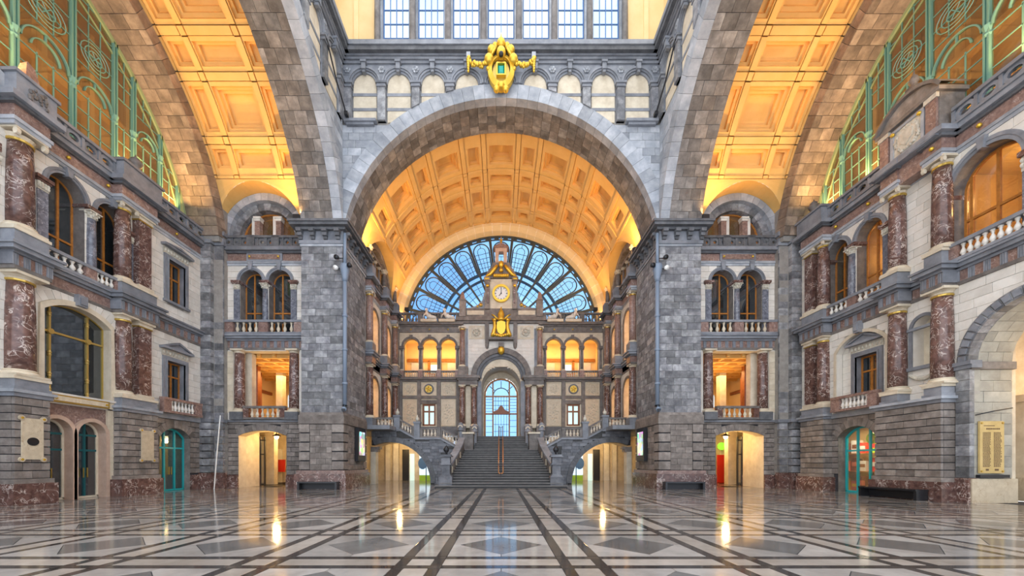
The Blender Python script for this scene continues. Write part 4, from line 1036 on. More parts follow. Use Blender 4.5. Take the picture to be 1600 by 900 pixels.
# ================================================================== GREEN LUNETTE WINDOWS AT THE ENDS OF THE ARMS
def green_window(s, n):
    side = 'left' if s < 0 else 'right'
    fr = FX(19.65, s); RR = 10.15
    root = empty(f'window_{n}', fr(14, 0, 16.2), f'vast pale green iron lunette window above the {side} facade', 'window', None, 'structure')
    top = lambda u: ZC + sqrt(max(RR * RR - (u - 14) ** 2, 0.01))
    zb = 15.9; offs = [1.5, 3.6, 5.5, 6.5, 8.1, 9.3]
    m = MB(fr); m.ring(14, ZC, RR - 0.12, RR + 0.1, -0.1, 0.15, 0.14, 2.3, 60); m.build('outer_rim', 'green2', root)
    m = MB(fr); m.ring(14, ZC, RR - 0.6, RR - 0.54, -0.04, 0.08, 0.2, 2.2, 60); m.build('inner_rim', 'green2', root)
    posts = sorted([14 + o for o in offs] + [14 - o for o in offs[:4]])
    for u in posts:
        mat = 'green'
        m = MB(fr); m.box(u - 0.10, u - 0.035, -0.1, 0.1, zb, top(u)); m.box(u + 0.035, u + 0.10, -0.1, 0.1, zb, top(u)); m.box(u - 0.035, u + 0.035, -0.03, 0.06, zb, top(u)); m.build('post', mat, root)
        if top(u) > 19.6:
            m = MB(fr); m.lathe(u, 0, [(0.1, 18.8), (0.15, 18.9), (0.11, 19.0), (0.17, 19.2), (0.18, 19.26)], 8); m.build('post_capital', mat, root)
    zl = [16.65, 17.4, 18.15, 18.9]
    hi = [20.35, 21.1, 21.85, 22.6, 23.35]
    for a, b in zip(posts, posts[1:]):
        w_ = b - a - 0.28; c = (a + b) / 2; wide = w_ > 1.0; lim = min(top(a + 0.2), top(b - 0.2))
        k = 3 if w_ > 1.2 else 2
        us = [a + 0.14 + w_ * i / k for i in range(k + 1)]
        bars = MB(fr)
        for u in us[1:-1]: bars.box(u - 0.025, u + 0.025, -0.02, 0.03, zb, min(19.0, top(u)))
        for u in us[1:-1]:
            if top(u) > 20.3: bars.box(u - 0.02, u + 0.02, -0.02, 0.03, 20.3, top(u))
        for z in zl + hi:
            if z < max(top(a), top(b)) - 0.1:
                aa = [x for x in [a + 0.14 + w_ * i / 10 for i in range(11)] if top(x) > z]
                if len(aa) > 1: bars.box(aa[0], aa[-1], -0.02, 0.03, z - 0.022, z + 0.022)
        bars.build('glazing_bars', 'green', root)
        if wide and max(top(a), top(b)) > 20.0:
            r = w_ / 2; rz = min(1.0, r)
            m = MB(fr)
            for rr, t in ((r, 0.05), (r * 0.6, 0.03)):
                A = [pi * i / 16 for i in range(17)]
                f = lambda q, d: [(c + q * cos(x), d, 19.15 + (q * rz / r) * sin(x)) for x in A]
                m.strip(f(rr - t, -0.09), f(rr, -0.09)); m.strip(f(rr, -0.09), f(rr, 0.05)); m.strip(f(rr - t, 0.05), f(rr - t, -0.09))
            m.box(c - 0.03, c + 0.03, -0.05, 0.03, 19.15 + 0.6 * rz, 19.15 + rz)
            m.build('arched_head', 'green', root)
            if min(top(a), top(b)) > 21.6:
                m = MB(fr)
                for q in (0.30, 0.48, 0.66):
                    A = [2 * pi * i / 18 for i in range(18)]; pts = [(c + q * w_ * 0.62 * cos(x), -0.06, 21.1 + q * 0.9 * sin(x)) for x in A]
                    m.tube(pts + [pts[0]], 0.022, 4)
                for q in range(6):
                    x = q * pi / 3; m.tube([(c, -0.06, 21.1), (c + 0.3 * w_ * 0.62 * cos(x), -0.06, 21.1 + 0.27 * sin(x))], 0.02, 4)
                m.build('scroll_ornament', 'green', root)
        # panes
        ze = [zb] + zl + [20.35 - 0.0] + hi[1:] + [25.0]
        for ua, ub in zip(us, us[1:]):
            for z0, z1 in zip(ze, ze[1:]):
                ta, tb = top(ua), top(ub)
                if max(ta, tb) < z0 + 0.05: continue
                poly = [(ua, z0), (ub, z0), (ub, max(z0 + 0.01, min(z1, tb))), (ua, max(z0 + 0.01, min(z1, ta)))]
                MB(fr).prism(poly, 0.0, 0.01).build('pane', 'g_amber', root)
    # lit gallery behind the glass
    m = MB(fr); m.box(3.5, 25.0, 3.2, 3.4, 15.0, 25.2); m.box(24.9, 25.1, 0.3, 3.4, 15, 25.2); m.box(3.5, 25, 0.2, 3.4, 25.0, 25.3); m.box(3.5, 25, 0.1, 3.4, 15.4, 15.6)
    m.build('gallery_behind', 'tan', root)
    m = MB(fr)
    for u in (16.2, 18.8, 21.0, 23.0): m.box(u - 0.12, u + 0.12, 2.7, 3.2, 15.5, 25)
    for z in (18.6, 21.3): m.box(3.5, 25, 2.6, 3.2, z, z + 0.22)
    m.build('gallery_framing', 'ochre2', root)
    for u, p in ((13, 60), (18, 60), (22.5, 45)): point(fr(u, 1.9, 17.6), p, AMB, 0.25)
    return root
green_window(-1, 40); green_window(1, 41)

# ================================================================== END FACADES
PEDM = 'blue2'
def rustic_pier(root, fr, u0, u1, p, mats=('rustic', 'marble'), bw=0.75):
    """projecting rusticated pedestal block up to the column bases"""
    MB(fr).box(u0 + 0.04, u1 - 0.04, -p + 0.05, 0.3, 0, 4.2).build('pier_core', 'dmortar', root)
    bl = courses(fr, u0, u1, 1.0, 4.15, 0.315, bw, [], -p, 0.12, 0.018, hg=0.036)
    # end faces
    for e, sg in ((u0, -1), (u1, 1)):
        n = 10
        for i in range(n):
            z0 = 1.0 + 3.15 * i / n; z1 = 1.0 + 3.15 * (i + 1) / n
            bl.append(aabb(fr, e if sg < 0 else e - 0.05, e + 0.05 if sg < 0 else e, -p + 0.13, 0.15, z0 + 0.018, z1 - 0.018))
    emit_blocks(root, 'rustic_block', bl, 'rustic', 140)
    for nm, z0, z1, q, mat in (('plinth', 0, 0.82, 0.16, 'marble'), ('plinth_cap', 0.82, 1.0, 0.08, 'rustic'), ('pier_cornice', 4.15, 4.3, 0.06, 'blue2'), ('pier_cornice', 4.3, 4.42, 0.14, 'pale')):
        MB(fr).box(u0 - q, u1 + q, -p - q, 0.3, z0, z1).build(nm, mat, root)
def order(root, fr, u0, u1, p, cols, pil=(), top=True):
    """two storeys of columns on a projecting strip, with entablatures breaking forward"""
    for a, b, z0, z1 in ((u0, u1, 4.42, 4.95), (u0, u1, 9.92, 10.62)):
        MB(fr).box(a, b, -p, 0.2, z0, z1).build('column_pedestal', PEDM, root)
        MB(fr).box(a - 0.05, b + 0.05, -p - 0.05, 0.2, z1 - 0.12, z1).build('pedestal_cap', 'cream2', root)
        MB(fr).box(a - 0.05, b + 0.05, -p - 0.05, 0.2, z0, z0 + 0.12).build('pedestal_foot', PEDM, root)
    for c, r in cols:
        colshaft(root, fr, c, -p + r * 1.15, 4.95, 9.0, r, 'marble', 'lower_column', 'cream2', 'cream2', kind='doric')
        stub = fr(c, -p + r * 1.15, 8.6)
        inst(('gn', r), 'gilded_necking', (stub[0], stub[1], 8.62), root, lambda: MB().lathe(0, 0, [(r * 0.9, 0.02), (r * 0.97, 0.04), (r * 0.97, 0.1), (r * 0.9, 0.12)], 18), 'brass')
        colshaft(root, fr, c, -p + r * 1.15, 10.62, 14.5, r * 0.93, 'marble', 'upper_column', 'cream2', 'cream2', kind='ionic')
    for a, b in pil:
        for z0, z1, nm in ((4.95, 9.0, 'lower_pilaster'), (10.62, 14.5, 'upper_pilaster')):
            m_ = MB(fr).box(a, b, -p + 0.14, 0.1, z0 + 0.2, z1 - 0.3).build(nm, 'marble', root)
            MB(fr).box(a - 0.07, b + 0.07, -p + 0.06, 0.1, z0, z0 + 0.2).build('pilaster_base', 'cream2', root)
            MB(fr).box(a - 0.03, b + 0.03, -p + 0.1, 0.1, z1 - 0.36, z1 - 0.29).build('gilded_necking', 'brass', root)
            m = MB(fr); m.box(a - 0.03, b + 0.03, -p + 0.08, 0.1, z1 - 0.3, z1 - 0.14); m.box(a - 0.1, b + 0.1, -p, 0.1, z1 - 0.14, z1); m.build('pilaster_capital', 'cream2', root)
    lowfrieze(root, fr, u0, u1, p, 0.36)
    slabs(root, fr, u0, u1, LOWENT, p); slabs(root, fr, u0, u1, HIGHENT, p)
    if not top: return
    MB(fr).box(u0 - 0.1, u1 + 0.1, -p - 0.2, 0.2, 15.55, 16.32).build('parapet_pier', 'blue2', root)
    MB(fr).box(u0 - 0.18, u1 + 0.18, -p - 0.28, 0.2, 16.32, 16.44).build('parapet_pier_cap', 'blue2', root)
def urn(label, loc, mat='darkbrown', kind='obelisk'):
    x, y, z = loc; root = empty('obelisk' if kind == 'obelisk' else 'urn', loc, label, 'finial' if kind == 'obelisk' else 'urn')
    if kind == 'obelisk':
        MB().box(x - 0.32, x + 0.32, y - 0.32, y + 0.32, z, z + 0.12).build('foot', mat, root)
        m = MB(); a, b = 0.24, 0.13
        m.hexa([(x - a, y - a, z + 0.12), (x + a, y - a, z + 0.12), (x + a, y + a, z + 0.12), (x - a, y + a, z + 0.12)], [(x - b, y - b, z + 0.75), (x + b, y - b, z + 0.75), (x + b, y + b, z + 0.75), (x - b, y + b, z + 0.75)])
        m.build('shaft', 'marble2', root)
        m = MB(); m.hexa([(x - b, y - b, z + 0.75), (x + b, y - b, z + 0.75), (x + b, y + b, z + 0.75), (x - b, y + b, z + 0.75)], [(x - .02, y - .02, z + 0.92), (x + .02, y - .02, z + 0.92), (x + .02, y + .02, z + 0.92), (x - .02, y + .02, z + 0.92)]); m.build('tip', 'marble2', root)
    else:
        MB().box(x - 0.2, x + 0.2, y - 0.2, y + 0.2, z, z + 0.1).build('foot', mat, root)
        MB().lathe(x, y, [(0.14, z + .1), (0.07, z + .18), (0.25, z + .36), (0.3, z + .5), (0.16, z + .62), (0.2, z + .66), (0.05, z + .78), (0.02, z + .9)], 12).build('bowl', mat, root, True)
    return root
def facade(s):
    side = 'left' if s < 0 else 'right'; fr = FX(19.0, s)
    root = empty('wall_' + side, fr(19, 0, 0), f'two-storey cream stone facade with brown marble columns on the {side}', 'wall', None, 'structure')
    return root, fr
def wallskin(root, fr, u0, u1, ops, z0=4.42, z1=14.5, ch=0.37, bw=0.85, lim=290):
    m = MB(fr); body(m, u0, u1, z0, z1, ops, 0.03, 0.4); m.build('wall_core', 'creamj', root)
    bl = courses(fr, u0, u1, z0, 8.98, ch, bw, ops, 0.0, 0.06, 0.012) + courses(fr, u0, u1, 9.92, 14.45, ch, bw, ops, 0.0, 0.06, 0.012)
    emit_blocks(root, 'cream_block', bl, 'cream', lim)
def arched_door(name, label, fr, o, d, mat, gl, us, zs, handle=True, barm=None):
    c = fr(o.c, d, 0); root = empty(name, c, label, 'door', None, 'structure')
    w_ = window('tmp', '', fr, o, d, us, zs, mat, gl, 0.1, 0.09, 0.1, barm=barm)
    for ch in list(w_.children):
        wloc = WL[ch.name]; ch.parent = root; ch.location = tuple(a - b for a, b in zip(wloc, c))
        if ch.name.startswith('window_frame'): ch.name = 'door_frame'
    bpy.data.objects.remove(w_)
    if handle:
        for q in (-0.08, 0.08): MB(fr).box(o.c + q - 0.015, o.c + q + 0.015, d - 0.07, d - 0.03, 0.95, 1.4).build('pull_handle', 'brass', root)
    return root

# ------------------------------------------------------------------ left facade
wL, fr = facade(-1)
bigw = Op(15.9, 18.62, 4.62, 8.05, 'seg', 0.5)
upL = [Op(c - 0.72, c + 0.72, 9.95, 13.42, 'semi') for c in (16.8, 18.75)]
w_lo = Op(21.75, 23.0, 5.3, 7.45); w_up = Op(21.85, 23.0, 10.9, 13.25)
cen = Op(11.6, 14.1, 9.95, 13.3); cen2 = Op(11.6, 14.0, 4.62, 8.1)
wallskin(wL, fr, 11.0, 24.6, [bigw] + upL + [w_lo, w_up, cen, cen2])
m = MB(fr); surround(m, bigw, 0.22, -0.10, 0.05); m.build('big_window_surround', 'cream2', wL)
m = MB(fr); reveal(m, bigw, 0, 0.35); m.build('big_window_reveal', 'cream2', wL)
voussoirs(wL, fr, (bigw.c, bigw.zc), bigw.r + 0.23, bigw.r + 0.6, -0.03, 0.1, pi / 2 - 0.75, pi / 2 + 0.75, 13, 'cream', 'arch_block')
gw = window('window_10', 'large dark window divided by gilded bars above the twin glass doors', fr, bigw, 0.28, [16.4, 17.9], [7.25], 'brass', 'g_dark', 0.05, 0.085, 0.1, barm='oldgold', barw=0.075)
for u in (16.4, 17.9):
    mm = MB(fr)
    for z in (4.75, 5.4, 6.3, 7.25, 8.0): mm.lathe(u, 0.3, [(0.04, z - 0.12), (0.07, z - 0.06), (0.055, z), (0.075, z + 0.05), (0.04, z + 0.14)], 8)
    mm.disc(u, 7.25, 0.12, 0.2, 0.3, 10); mm.build('gilded_boss', 'oldgold', gw)
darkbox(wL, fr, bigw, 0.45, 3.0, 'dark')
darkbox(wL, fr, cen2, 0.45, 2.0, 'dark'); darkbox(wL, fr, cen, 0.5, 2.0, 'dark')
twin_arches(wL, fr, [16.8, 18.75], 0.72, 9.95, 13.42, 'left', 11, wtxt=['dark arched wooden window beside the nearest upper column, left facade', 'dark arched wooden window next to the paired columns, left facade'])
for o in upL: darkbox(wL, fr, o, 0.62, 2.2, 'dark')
m = MB(fr); m.box(11.4, 14.45, -0.22, 0.2, 13.3, 13.62); m.build('lintel', 'marble', wL)
MB(fr).box(14.05, 14.4, -0.1, 0.2, 9.95, 12.9).build('bay_pilaster', 'greymarble', wL)
m = MB(fr); m.box(14.0, 14.45, -0.16, 0.2, 12.9, 13.3); [m.ball(14.05 + 0.12 * q, -0.18, 13.05, 0.08, 6, 4, 1.5) for q in range(4)]; m.build('bay_capital', 'relief', wL)
pedwindow(wL, fr, 21.75, 23.0, 5.3, 7.45, 13, 'small wooden window under a triangular pediment above the teal door')
pedwindow(wL, fr, 21.85, 23.0, 10.9, 13.25, 14, 'small upper wooden window with carved hood, left facade by the corner', ped=False)
for o in (w_lo, w_up): darkbox(wL, fr, o, 0.45, 1.6, 'dark')
# ground storey
dA, dB = Op(15.72, 16.95, 0.0, 2.9, 'semi'), Op(17.15, 18.38, 0.0, 2.9, 'semi')
dT = Op(21.35, 23.45, 0.0, 3.1, 'seg', 0.55)
m = MB(fr); body(m, 11.0, 24.6, 0, 4.2, [dA, dB, dT], 0.05, 0.5); m.build('ground_core', 'dmortar', wL)
MB(fr).box(15.6, 18.6, 0.0, 0.05, 3.72, 4.15).build('marble_spandrel', 'marble2', wL)
m = MB(fr); body(m, 15.6, 18.5, 2.6, 3.72, [Op(dA.u0 - .16, dA.u1 + .1, 0, 2.9, 'semi'), Op(dB.u0 - .1, dB.u1 + .16, 0, 2.9, 'semi')], 0.0, 0.05, 0.06); m.build('marble_spandrel', 'marble2', wL)
M['pinkstone'] = stone('pink_cream_stone', (0.50, 0.34, 0.25), (0.64, 0.46, 0.35), 0.6, 2, 0.05, 0.05)
for o in (dA, dB):
    m = MB(fr); surround(m, o, 0.16, -0.12, 0.3); m.build('door_surround', 'pinkstone', wL)

arched_door('door_1', 'arched dark glass door nearest the first marble column', fr, dA, 0.28, 'cream2', 'g_dark', [16.33], [2.2, 2.9], barm='tealdark')
arched_door('door_2', 'arched dark glass door with red sofa behind it', fr, dB, 0.28, 'cream2', 'g_dark', [17.76], [2.2, 2.9], barm='tealdark')
MB(fr).box(16.97, 17.13, -0.05, 0.35, 0, 2.9).build('door_post', 'dark', wL)
darkbox(wL, fr, Op(15.6, 20.2, 0.0, 3.6), 0.55, 3.2, 'darkbrown', 0.05)
sg = empty('sign_plate', fr(17.1, -0.25, 4.2), 'long gilded wooden name plate above the twin doors', 'sign')
MB(fr).box(15.95, 18.35, -0.3, -0.2, 4.2, 4.52).build('board', 'brass', sg)
MB(fr).box(16.05, 18.25, -0.33, -0.3, 4.26, 4.46).build('field', 'tablet', sg)
for u in (16.12, 18.18): MB(fr).disc(u, 4.36, 0.05, -0.36, -0.33, 10).build('stud', 'gold', sg)
slabs(wL, fr, 15.75, 18.7, [('sill_course', 4.15, 4.2, 0.1, 'cream'), ('sill_course', 4.52, 4.62, 0.2, 'cream')], 0.0)
MB(fr).box(15.7, 18.7, -0.16, 0.1, 4.2, 4.52).build('sill_course', 'cream2', wL)
MB(fr).box(18.45, 18.75, -0.1, 0.3, 0, 4.2).build('side_jamb', 'cream2', wL)
sofa = empty('sofa', fr(18.8, 1.4, 0.0), 'red sofa seen through the arched glass door', 'sofa')
MB(fr).box(18.0, 19.6, 0.9, 1.6, 0.12, 0.42).build('seat', 'red', sofa); MB(fr).box(18.0, 19.6, 1.5, 1.75, 0.12, 0.95).build('backrest', 'red', sofa)
for u in (17.9, 19.55): MB(fr).box(u, u + 0.15, 0.9, 1.7, 0.12, 0.62).build('armrest', 'red', sofa)
point(fr(18.4, 1.2, 3.0), 22, SOFT, 0.2)  # added light without a fixture, so the sofa shows through the door
# teal door bay
emit_blocks(wL, 'rustic_block', courses(fr, 20.75, 24.4, 1.0, 4.15, 0.315, 0.6, [Op(dT.u0 - .02, dT.u1 + .02, 0, 3.2, 'seg', .6)], 0.0, 0.06, 0.018, hg=0.034), 'rustic', 60)
ha = math.asin(dT.h / dT.r); voussoirs(wL, fr, (dT.c, dT.zc), dT.r, dT.r + 0.42, -0.04, 0.3, pi / 2 - ha, pi / 2 + ha, 11, 'rustic')
m = MB(fr); reveal(m, dT, 0, 0.45); m.build('door_reveal', 'rustic', wL)
arched_door('door_3', 'teal double glass door under a segmental stone arch on the left', fr, dT, 0.35, 'teal', 'g_teal', [22.05, 22.75], [2.5])
darkbox(wL, fr, dT, 0.5, 2.5, 'tan', 0.2); area(fr(22.4, 1.4, 3.4), fr(22.4, 1.6, 0), 0.9, 0.3, 14, SOFT)
for a, b in ((20.7, 21.3), (23.5, 24.4)): MB(fr).box(a, b, -0.1, 0.3, 0, 0.9).build('plinth', 'marble', wL)
slabs(wL, fr, 20.8, 24.3, [('string_course', 4.15, 4.42, 0.12, 'pale')])
slabs(wL, fr, 11.0, 15.6, [('string_course', 4.15, 4.42, 0.12, 'pale')])
rustic_pier(wL, fr, 14.5, 15.66, 0.62); rustic_pier(wL, fr, 18.72, 20.72, 0.5)
order(wL, fr, 14.52, 15.64, 0.6, [(15.08, 0.43)]); order(wL, fr, 18.76, 20.66, 0.48, [(19.2, 0.36)], [(19.78, 20.5)])
for a, b in ((11.0, 14.5), (15.66, 18.74), (20.68, 24.4)):
    MB(fr).box(a, b, 0.0, 0.3, 9.12, 9.56).build('frieze', 'marble2', wL)
    slabs(wL, fr, a, b, [(n_, z0, z1, q * 0.8, mt) for n_, z0, z1, q, mt in LOWENT]); slabs(wL, fr, a, b, [(n_, z0, z1, q * 0.8, mt) for n_, z0, z1, q, mt in HIGHENT])
lowfrieze(wL, fr, 20.7, 24.4, 0.02, 0.5)
for u in (17.25,):
    m = MB(fr); m.box(u - 0.2, u + 0.2, -0.24, 0, 8.62, 9.12); m.box(u - 0.14, u + 0.14, -0.3, 0, 8.7, 9.0); m.build('key_console', 'blue2', wL)
for u in (16.8, 18.75 - 0.25, 22.4): stud(wL, fr, u, -0.08, 14.98)
parapet(wL, fr, 15.8, 18.6, -0.3, pitch=0.7, ru=0.2, rz=0.14); parapet(wL, fr, 20.85, 24.3, -0.3, pitch=0.7, ru=0.2, rz=0.14)
m = MB(fr); body(m, 11.0, 24.6, 14.4, 16.2, [], 0.2, 0.5); m.build('parapet_back', 'blue2', wL)
P_ = [(11.5, 15.55), (14.5, 15.55), (14.5, 16.2)] + [(14.5 - 3.0 * i / 8, 16.2 + 1.3 * sin(pi / 2 * i / 8) ** 1.3) for i in range(1, 9)]
MB(fr).prism(P_, -0.35, 0.3).build('curved_gable', 'pale', wL)
MB(fr).prism([(11.8, 15.7), (14.1, 15.7), (14.1, 16.1)] + [(14.1 - 2.3 * i / 6, 16.1 + 1.0 * sin(pi / 2 * i / 6) ** 1.3) for i in range(1, 7)], -0.39, -0.3).build('gable_field', 'cream2', wL)
m = MB(fr)
for k in range(26):
    a = RN.uniform(0, 2 * pi); m.ball(15.08 + RN.uniform(-0.3, 0.3), -0.82, 15.95 + RN.uniform(-0.25, 0.25), RN.uniform(0.05, 0.1), 6, 4)
m.build('carved_ornament', 'darkbrown', wL)
urn('small stone obelisk on the near parapet pier of the left facade', fr(15.08, -0.4, 16.44))
urn('stone urn on the parapet above the paired columns of the left facade', fr(19.6, -0.35, 16.44), kind='urn')
balustrade('balustrade', 'upper balustrade under the near arched window, left facade', fr, 15.7, 17.75, -0.16, 9.92, 10.62, 5, 0.24, (0.1, 0.42), 'blue2', 'marble2', 'cream')
balustrade('balustrade', 'upper balustrade under the far arched window, left facade', fr, 17.75, 18.78, -0.16, 9.92, 10.62, 4, 0.24, (0.05, 0.12), 'blue2', 'marble2', 'cream')
balustrade('balcony_balustrade', 'small balcony balustrade above the teal door on the left', fr, 21.1, 23.8, -0.36, 4.44, 5.28, 7, 0.24, (0.5, 0.5), 'marble2', 'marble2', 'cream')
# marble tablets
def tablet(label, fr, u0, u1, d, z0, z1, oval):
    t = empty('marble_tablet', fr((u0 + u1) / 2, d, z0), label, 'tablet')
    MB(fr).box(u0, u1, d - 0.04, d, z0, z1).build('slab', 'tablet', t)
    for a in (u0, u1):
        for b in (z0, z1):
            q = MB(fr); q.disc(a, b, 0.1, d - 0.06, d - 0.0, 10); q.build('corner_ear', 'tablet', t)
            q = MB(fr); q.disc(a, b, 0.045, d - 0.08, d - 0.06, 8); q.build('gilded_stud', 'gold', t)
    if oval: MB(fr).disc((u0 + u1) / 2, (z0 + z1) / 2 - 0.1, 0.19, d - 0.06, d - 0.03, 18, 0.16).build('oval_medallion', 'iron', t)
tablet('veined marble tablet with black oval on the nearest left pier', fr, 14.68, 15.38, -0.64, 1.75, 3.35, True)
tablet('plain veined marble tablet beside the teal door', fr, 19.7, 20.4, -0.52, 1.75, 3.3, False)
pole = MB().tube([(-17.9, 23.95, 0.0), (-17.75, 23.98, 2.2), (-17.55, 24.0, 4.6)], 0.035, 8).build('pole', 'white', None, label='thin white pole leaning against the left corner pier', cat='pole')

# ------------------------------------------------------------------ right facade
wR, fr = facade(1)
upR = [Op(c - 0.72, c + 0.72, 9.95, 13.42, 'semi') for c in (19.8, 21.72)]
upW = Op(13.98, 16.22, 9.95, 12.9, 'semi')
r_lo = Op(19.65, 20.9, 5.2, 7.35); rec = Op(18.95, 21.75, 4.42, 7.75, 'seg', 0.75)
gate = Op(11.55, 15.55, 0.0, 5.7, 'semi'); nic = Op(16.78, 17.72, 6.0, 7.75, 'semi')
wallskin(wR, fr, 10.5, 24.6, upR + [upW, rec, gate, nic])
# recessed bay with pedimented window
m = MB(fr); reveal(m, rec, 0, 0.32); m.build('bay_reveal', 'cream', wR)
m = MB(fr); surround(m, rec, 0.16, -0.05, 0.05); m.build('bay_surround', 'cream2', wR)
class Sh:
    def __init__(s, f, dd): s.f = lambda u, d, z: f(u, d + dd, z); s.flip = f.flip
    def __call__(s, *a): return s.f(*a)
f3 = Sh(fr, 0.34)
m = MB(f3); body(m, 18.9, 21.8, 4.42, 8.6, [r_lo], 0.02, 0.3); m.build('bay_back', 'creamj', wR)
emit_blocks(wR, 'bay_block', courses(f3, 18.95, 21.75, 4.42, 8.5, 0.37, 0.8, [r_lo], 0.0, 0.04, 0.012), 'cream')
pedwindow(wR, f3, 19.65, 20.9, 5.2, 7.35, 16, 'wooden window under a triangular pediment above the lit shop door')
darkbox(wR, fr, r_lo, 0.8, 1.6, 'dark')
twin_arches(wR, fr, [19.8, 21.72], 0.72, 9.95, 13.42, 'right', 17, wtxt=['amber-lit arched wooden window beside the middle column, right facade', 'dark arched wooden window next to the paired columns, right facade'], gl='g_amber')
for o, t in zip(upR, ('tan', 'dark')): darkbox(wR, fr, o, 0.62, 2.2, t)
point(fr(19.8, 1.7, 12.6), 45, AMB, 0.2)
# great upper window
m = MB(fr); reveal(m, upW, 0, 0.7); m.build('window_reveal', 'darkbrown', wR)
archivolt(wR, fr, upW.c, 12.9, 1.12, 1.4)
for x in (16.42, 13.78):
    MB(fr).box(x - 0.22, x + 0.22, -0.2, 0.65, 12.72, 12.9).build('impost', 'marble', wR)
    MB(fr).box(x - 0.18, x + 0.18, -0.06, 0.6, 10.05, 12.2).build('pilaster', 'greymarble', wR)
    m = MB(fr); m.box(x - 0.19, x + 0.19, -0.08, 0.6, 12.2, 12.72); [m.ball(x - 0.16 + 0.1 * q, -0.1, zz, 0.07, 6, 4, 1.4) for q in range(4) for zz in (12.4, 12.58)]; m.build('pilaster_capital', 'relief', wR)
window('window_15', 'wide arched window glowing amber behind a balustrade, nearest on the right', fr, upW, 0.55, [15.1, 15.95], [11.75], 'wood', 'g_amber', 0.1, 0.1, 0.1)
darkbox(wR, fr, Op(13.0, 16.6, 9.95, 14.0), 0.75, 3.0, 'tan', 0.3); point(fr(14.9, 2.2, 13.2), 130, AMB, 0.25)
# niche between columns
m = MB(fr); reveal(m, nic, 0, 0.5); m.build('niche_reveal', 'cream', wR); MB(fr).box(16.7, 17.8, 0.5, 0.6, 5.9, 8.4).build('niche_back', 'cream2', wR)
m = MB(fr); surround(m, nic, 0.14, -0.06, 0.05); m.box(16.6, 17.9, -0.1, 0.05, 7.68, 7.8); m.build('niche_surround', 'blue2', wR)
MB(fr).box(16.55, 17.95, -0.14, 0.05, 5.85, 6.0).build('niche_sill', 'blue2', wR)
m = MB(fr)
for k in range(15):
    t = k / 14; m.ball(16.75 + t * 1.0, -0.06, 5.62 - 0.22 * sin(pi * t), 0.085, 7, 5)
m.build('carved_garland', 'relief', wR)
# ground storey
dS = Op(19.45, 21.65, 0.0, 3.05, 'seg', 0.55)
m = MB(fr); body(m, 10.5, 24.6, 0, 4.45, [dS, Op(11.4, 15.7, 0, 5.7)], 0.05, 0.5); m.build('ground_core', 'dmortar', wR)
emit_blocks(wR, 'rustic_wall_block', courses(fr, 18.9, 22.1, 1.0, 4.15, 0.315, 0.6, [Op(dS.u0 - .02, dS.u1 + .02, 0, 3.15, 'seg', .6)], 0.0, 0.06, 0.018, hg=0.034), 'rustic', 60)
ha = math.asin(dS.h / dS.r); voussoirs(wR, fr, (dS.c, dS.zc), dS.r, dS.r + 0.42, -0.04, 0.3, pi / 2 - ha, pi / 2 + ha, 11, 'rustic')
m = MB(fr); reveal(m, dS, 0, 0.5); m.build('door_reveal', 'rustic', wR)
arched_door('door_4', 'teal-framed glass shop door with bright sweets display inside, on the right', fr, dS, 0.4, 'teal', 'g_clear', [20.2, 20.9], [2.3], False)
shop = room(fr, 19.0, 25.2, 0.55, 3.0, 0.0, 3.75, 'ochre2', wR, 'shop_shell', 'twarm')
SC = [(0.7, 0.02, 0.02), (0.35, 0.65, 0.03), (0.85, 0.5, 0.05), (0.75, 0.2, 0.1), (0.25, 0.08, 0.03), (0.8, 0.7, 0.6)]
for i, c in enumerate(SC): M[f'shop{i}'] = plain(f'shop_colour_{i}', c, 0.35)
names = ['red', 'green', 'orange', 'coral', 'brown', 'cream']
for i in range(18):
    u = 20.9 + (i % 6) * 0.6; row = i // 6; h = 0.7 + 0.2 * ((i * 7) % 3); q = (i * 5 + row) % 6; zb_ = (0.0, 1.15, 2.2)[row]; dp = 2.0 + 0.15 * (i % 2)
    if row: h = 0.75 + 0.2 * (i % 2)
    bx = empty('display_box', fr(u + 0.15, dp, zb_), f'{names[q]} packet on the {("floor level", "middle shelf", "top shelf")[row]} of the lit shop, {("first", "second", "third", "fourth", "fifth", "sixth")[i % 6]} from the camera', 'packet', 'packets in the lit shop')
    MB(fr).box(u, u + 0.5, dp, dp + 0.25, zb_, zb_ + h * 0.8).build('carton', f'shop{q}', bx); MB(fr).box(u + 0.06, u + 0.44, dp - 0.01, dp + 0.2, zb_ + h * 0.3, zb_ + h * 0.55).build('label_band', f'shop{(q + 5) % 6}', bx)
for nm, z in (('middle', 1.1), ('upper', 2.15)):
    MB(fr).box(20.6, 24.9, 1.95, 2.4, z, z + 0.05).build('shop_shelf', 'wood', None, label=f'{nm} wooden shelf inside the lit shop', cat='shelf')
gs = empty('shop_sign', fr(20.7, 0.95, 2.65), 'round green illuminated sign hanging in the lit shop', 'sign')
MB(fr).disc(20.7, 2.95, 0.3, 0.95, 1.02, 18).build('disc', 'shop1', gs); MB(fr).disc(20.7, 2.95, 0.17, 0.93, 0.95, 14).build('disc_centre', 'shop2', gs)
MB(fr).tube([(20.7, 0.98, 3.25), (20.7, 0.98, 3.75)], 0.02, 6).build('hanger', 'iron', gs)
area(fr(21.8, 1.2, 3.6), fr(21.9, 1.6, 0), 2.6, 0.8, 75, SOFT)
rustic_pier(wR, fr, 16.05, 18.9, 0.62, bw=0.95); rustic_pier(wR, fr, 22.05, 23.75, 0.5)
order(wR, fr, 15.95 + 0.1, 16.72, 0.6, [(16.38, 0.36)], top=False); order(wR, fr, 17.84, 18.6, 0.6, [(18.22, 0.35)], top=False)
order(wR, fr, 22.1, 23.7, 0.48, [(22.5, 0.33)], [(23.02, 23.62)])
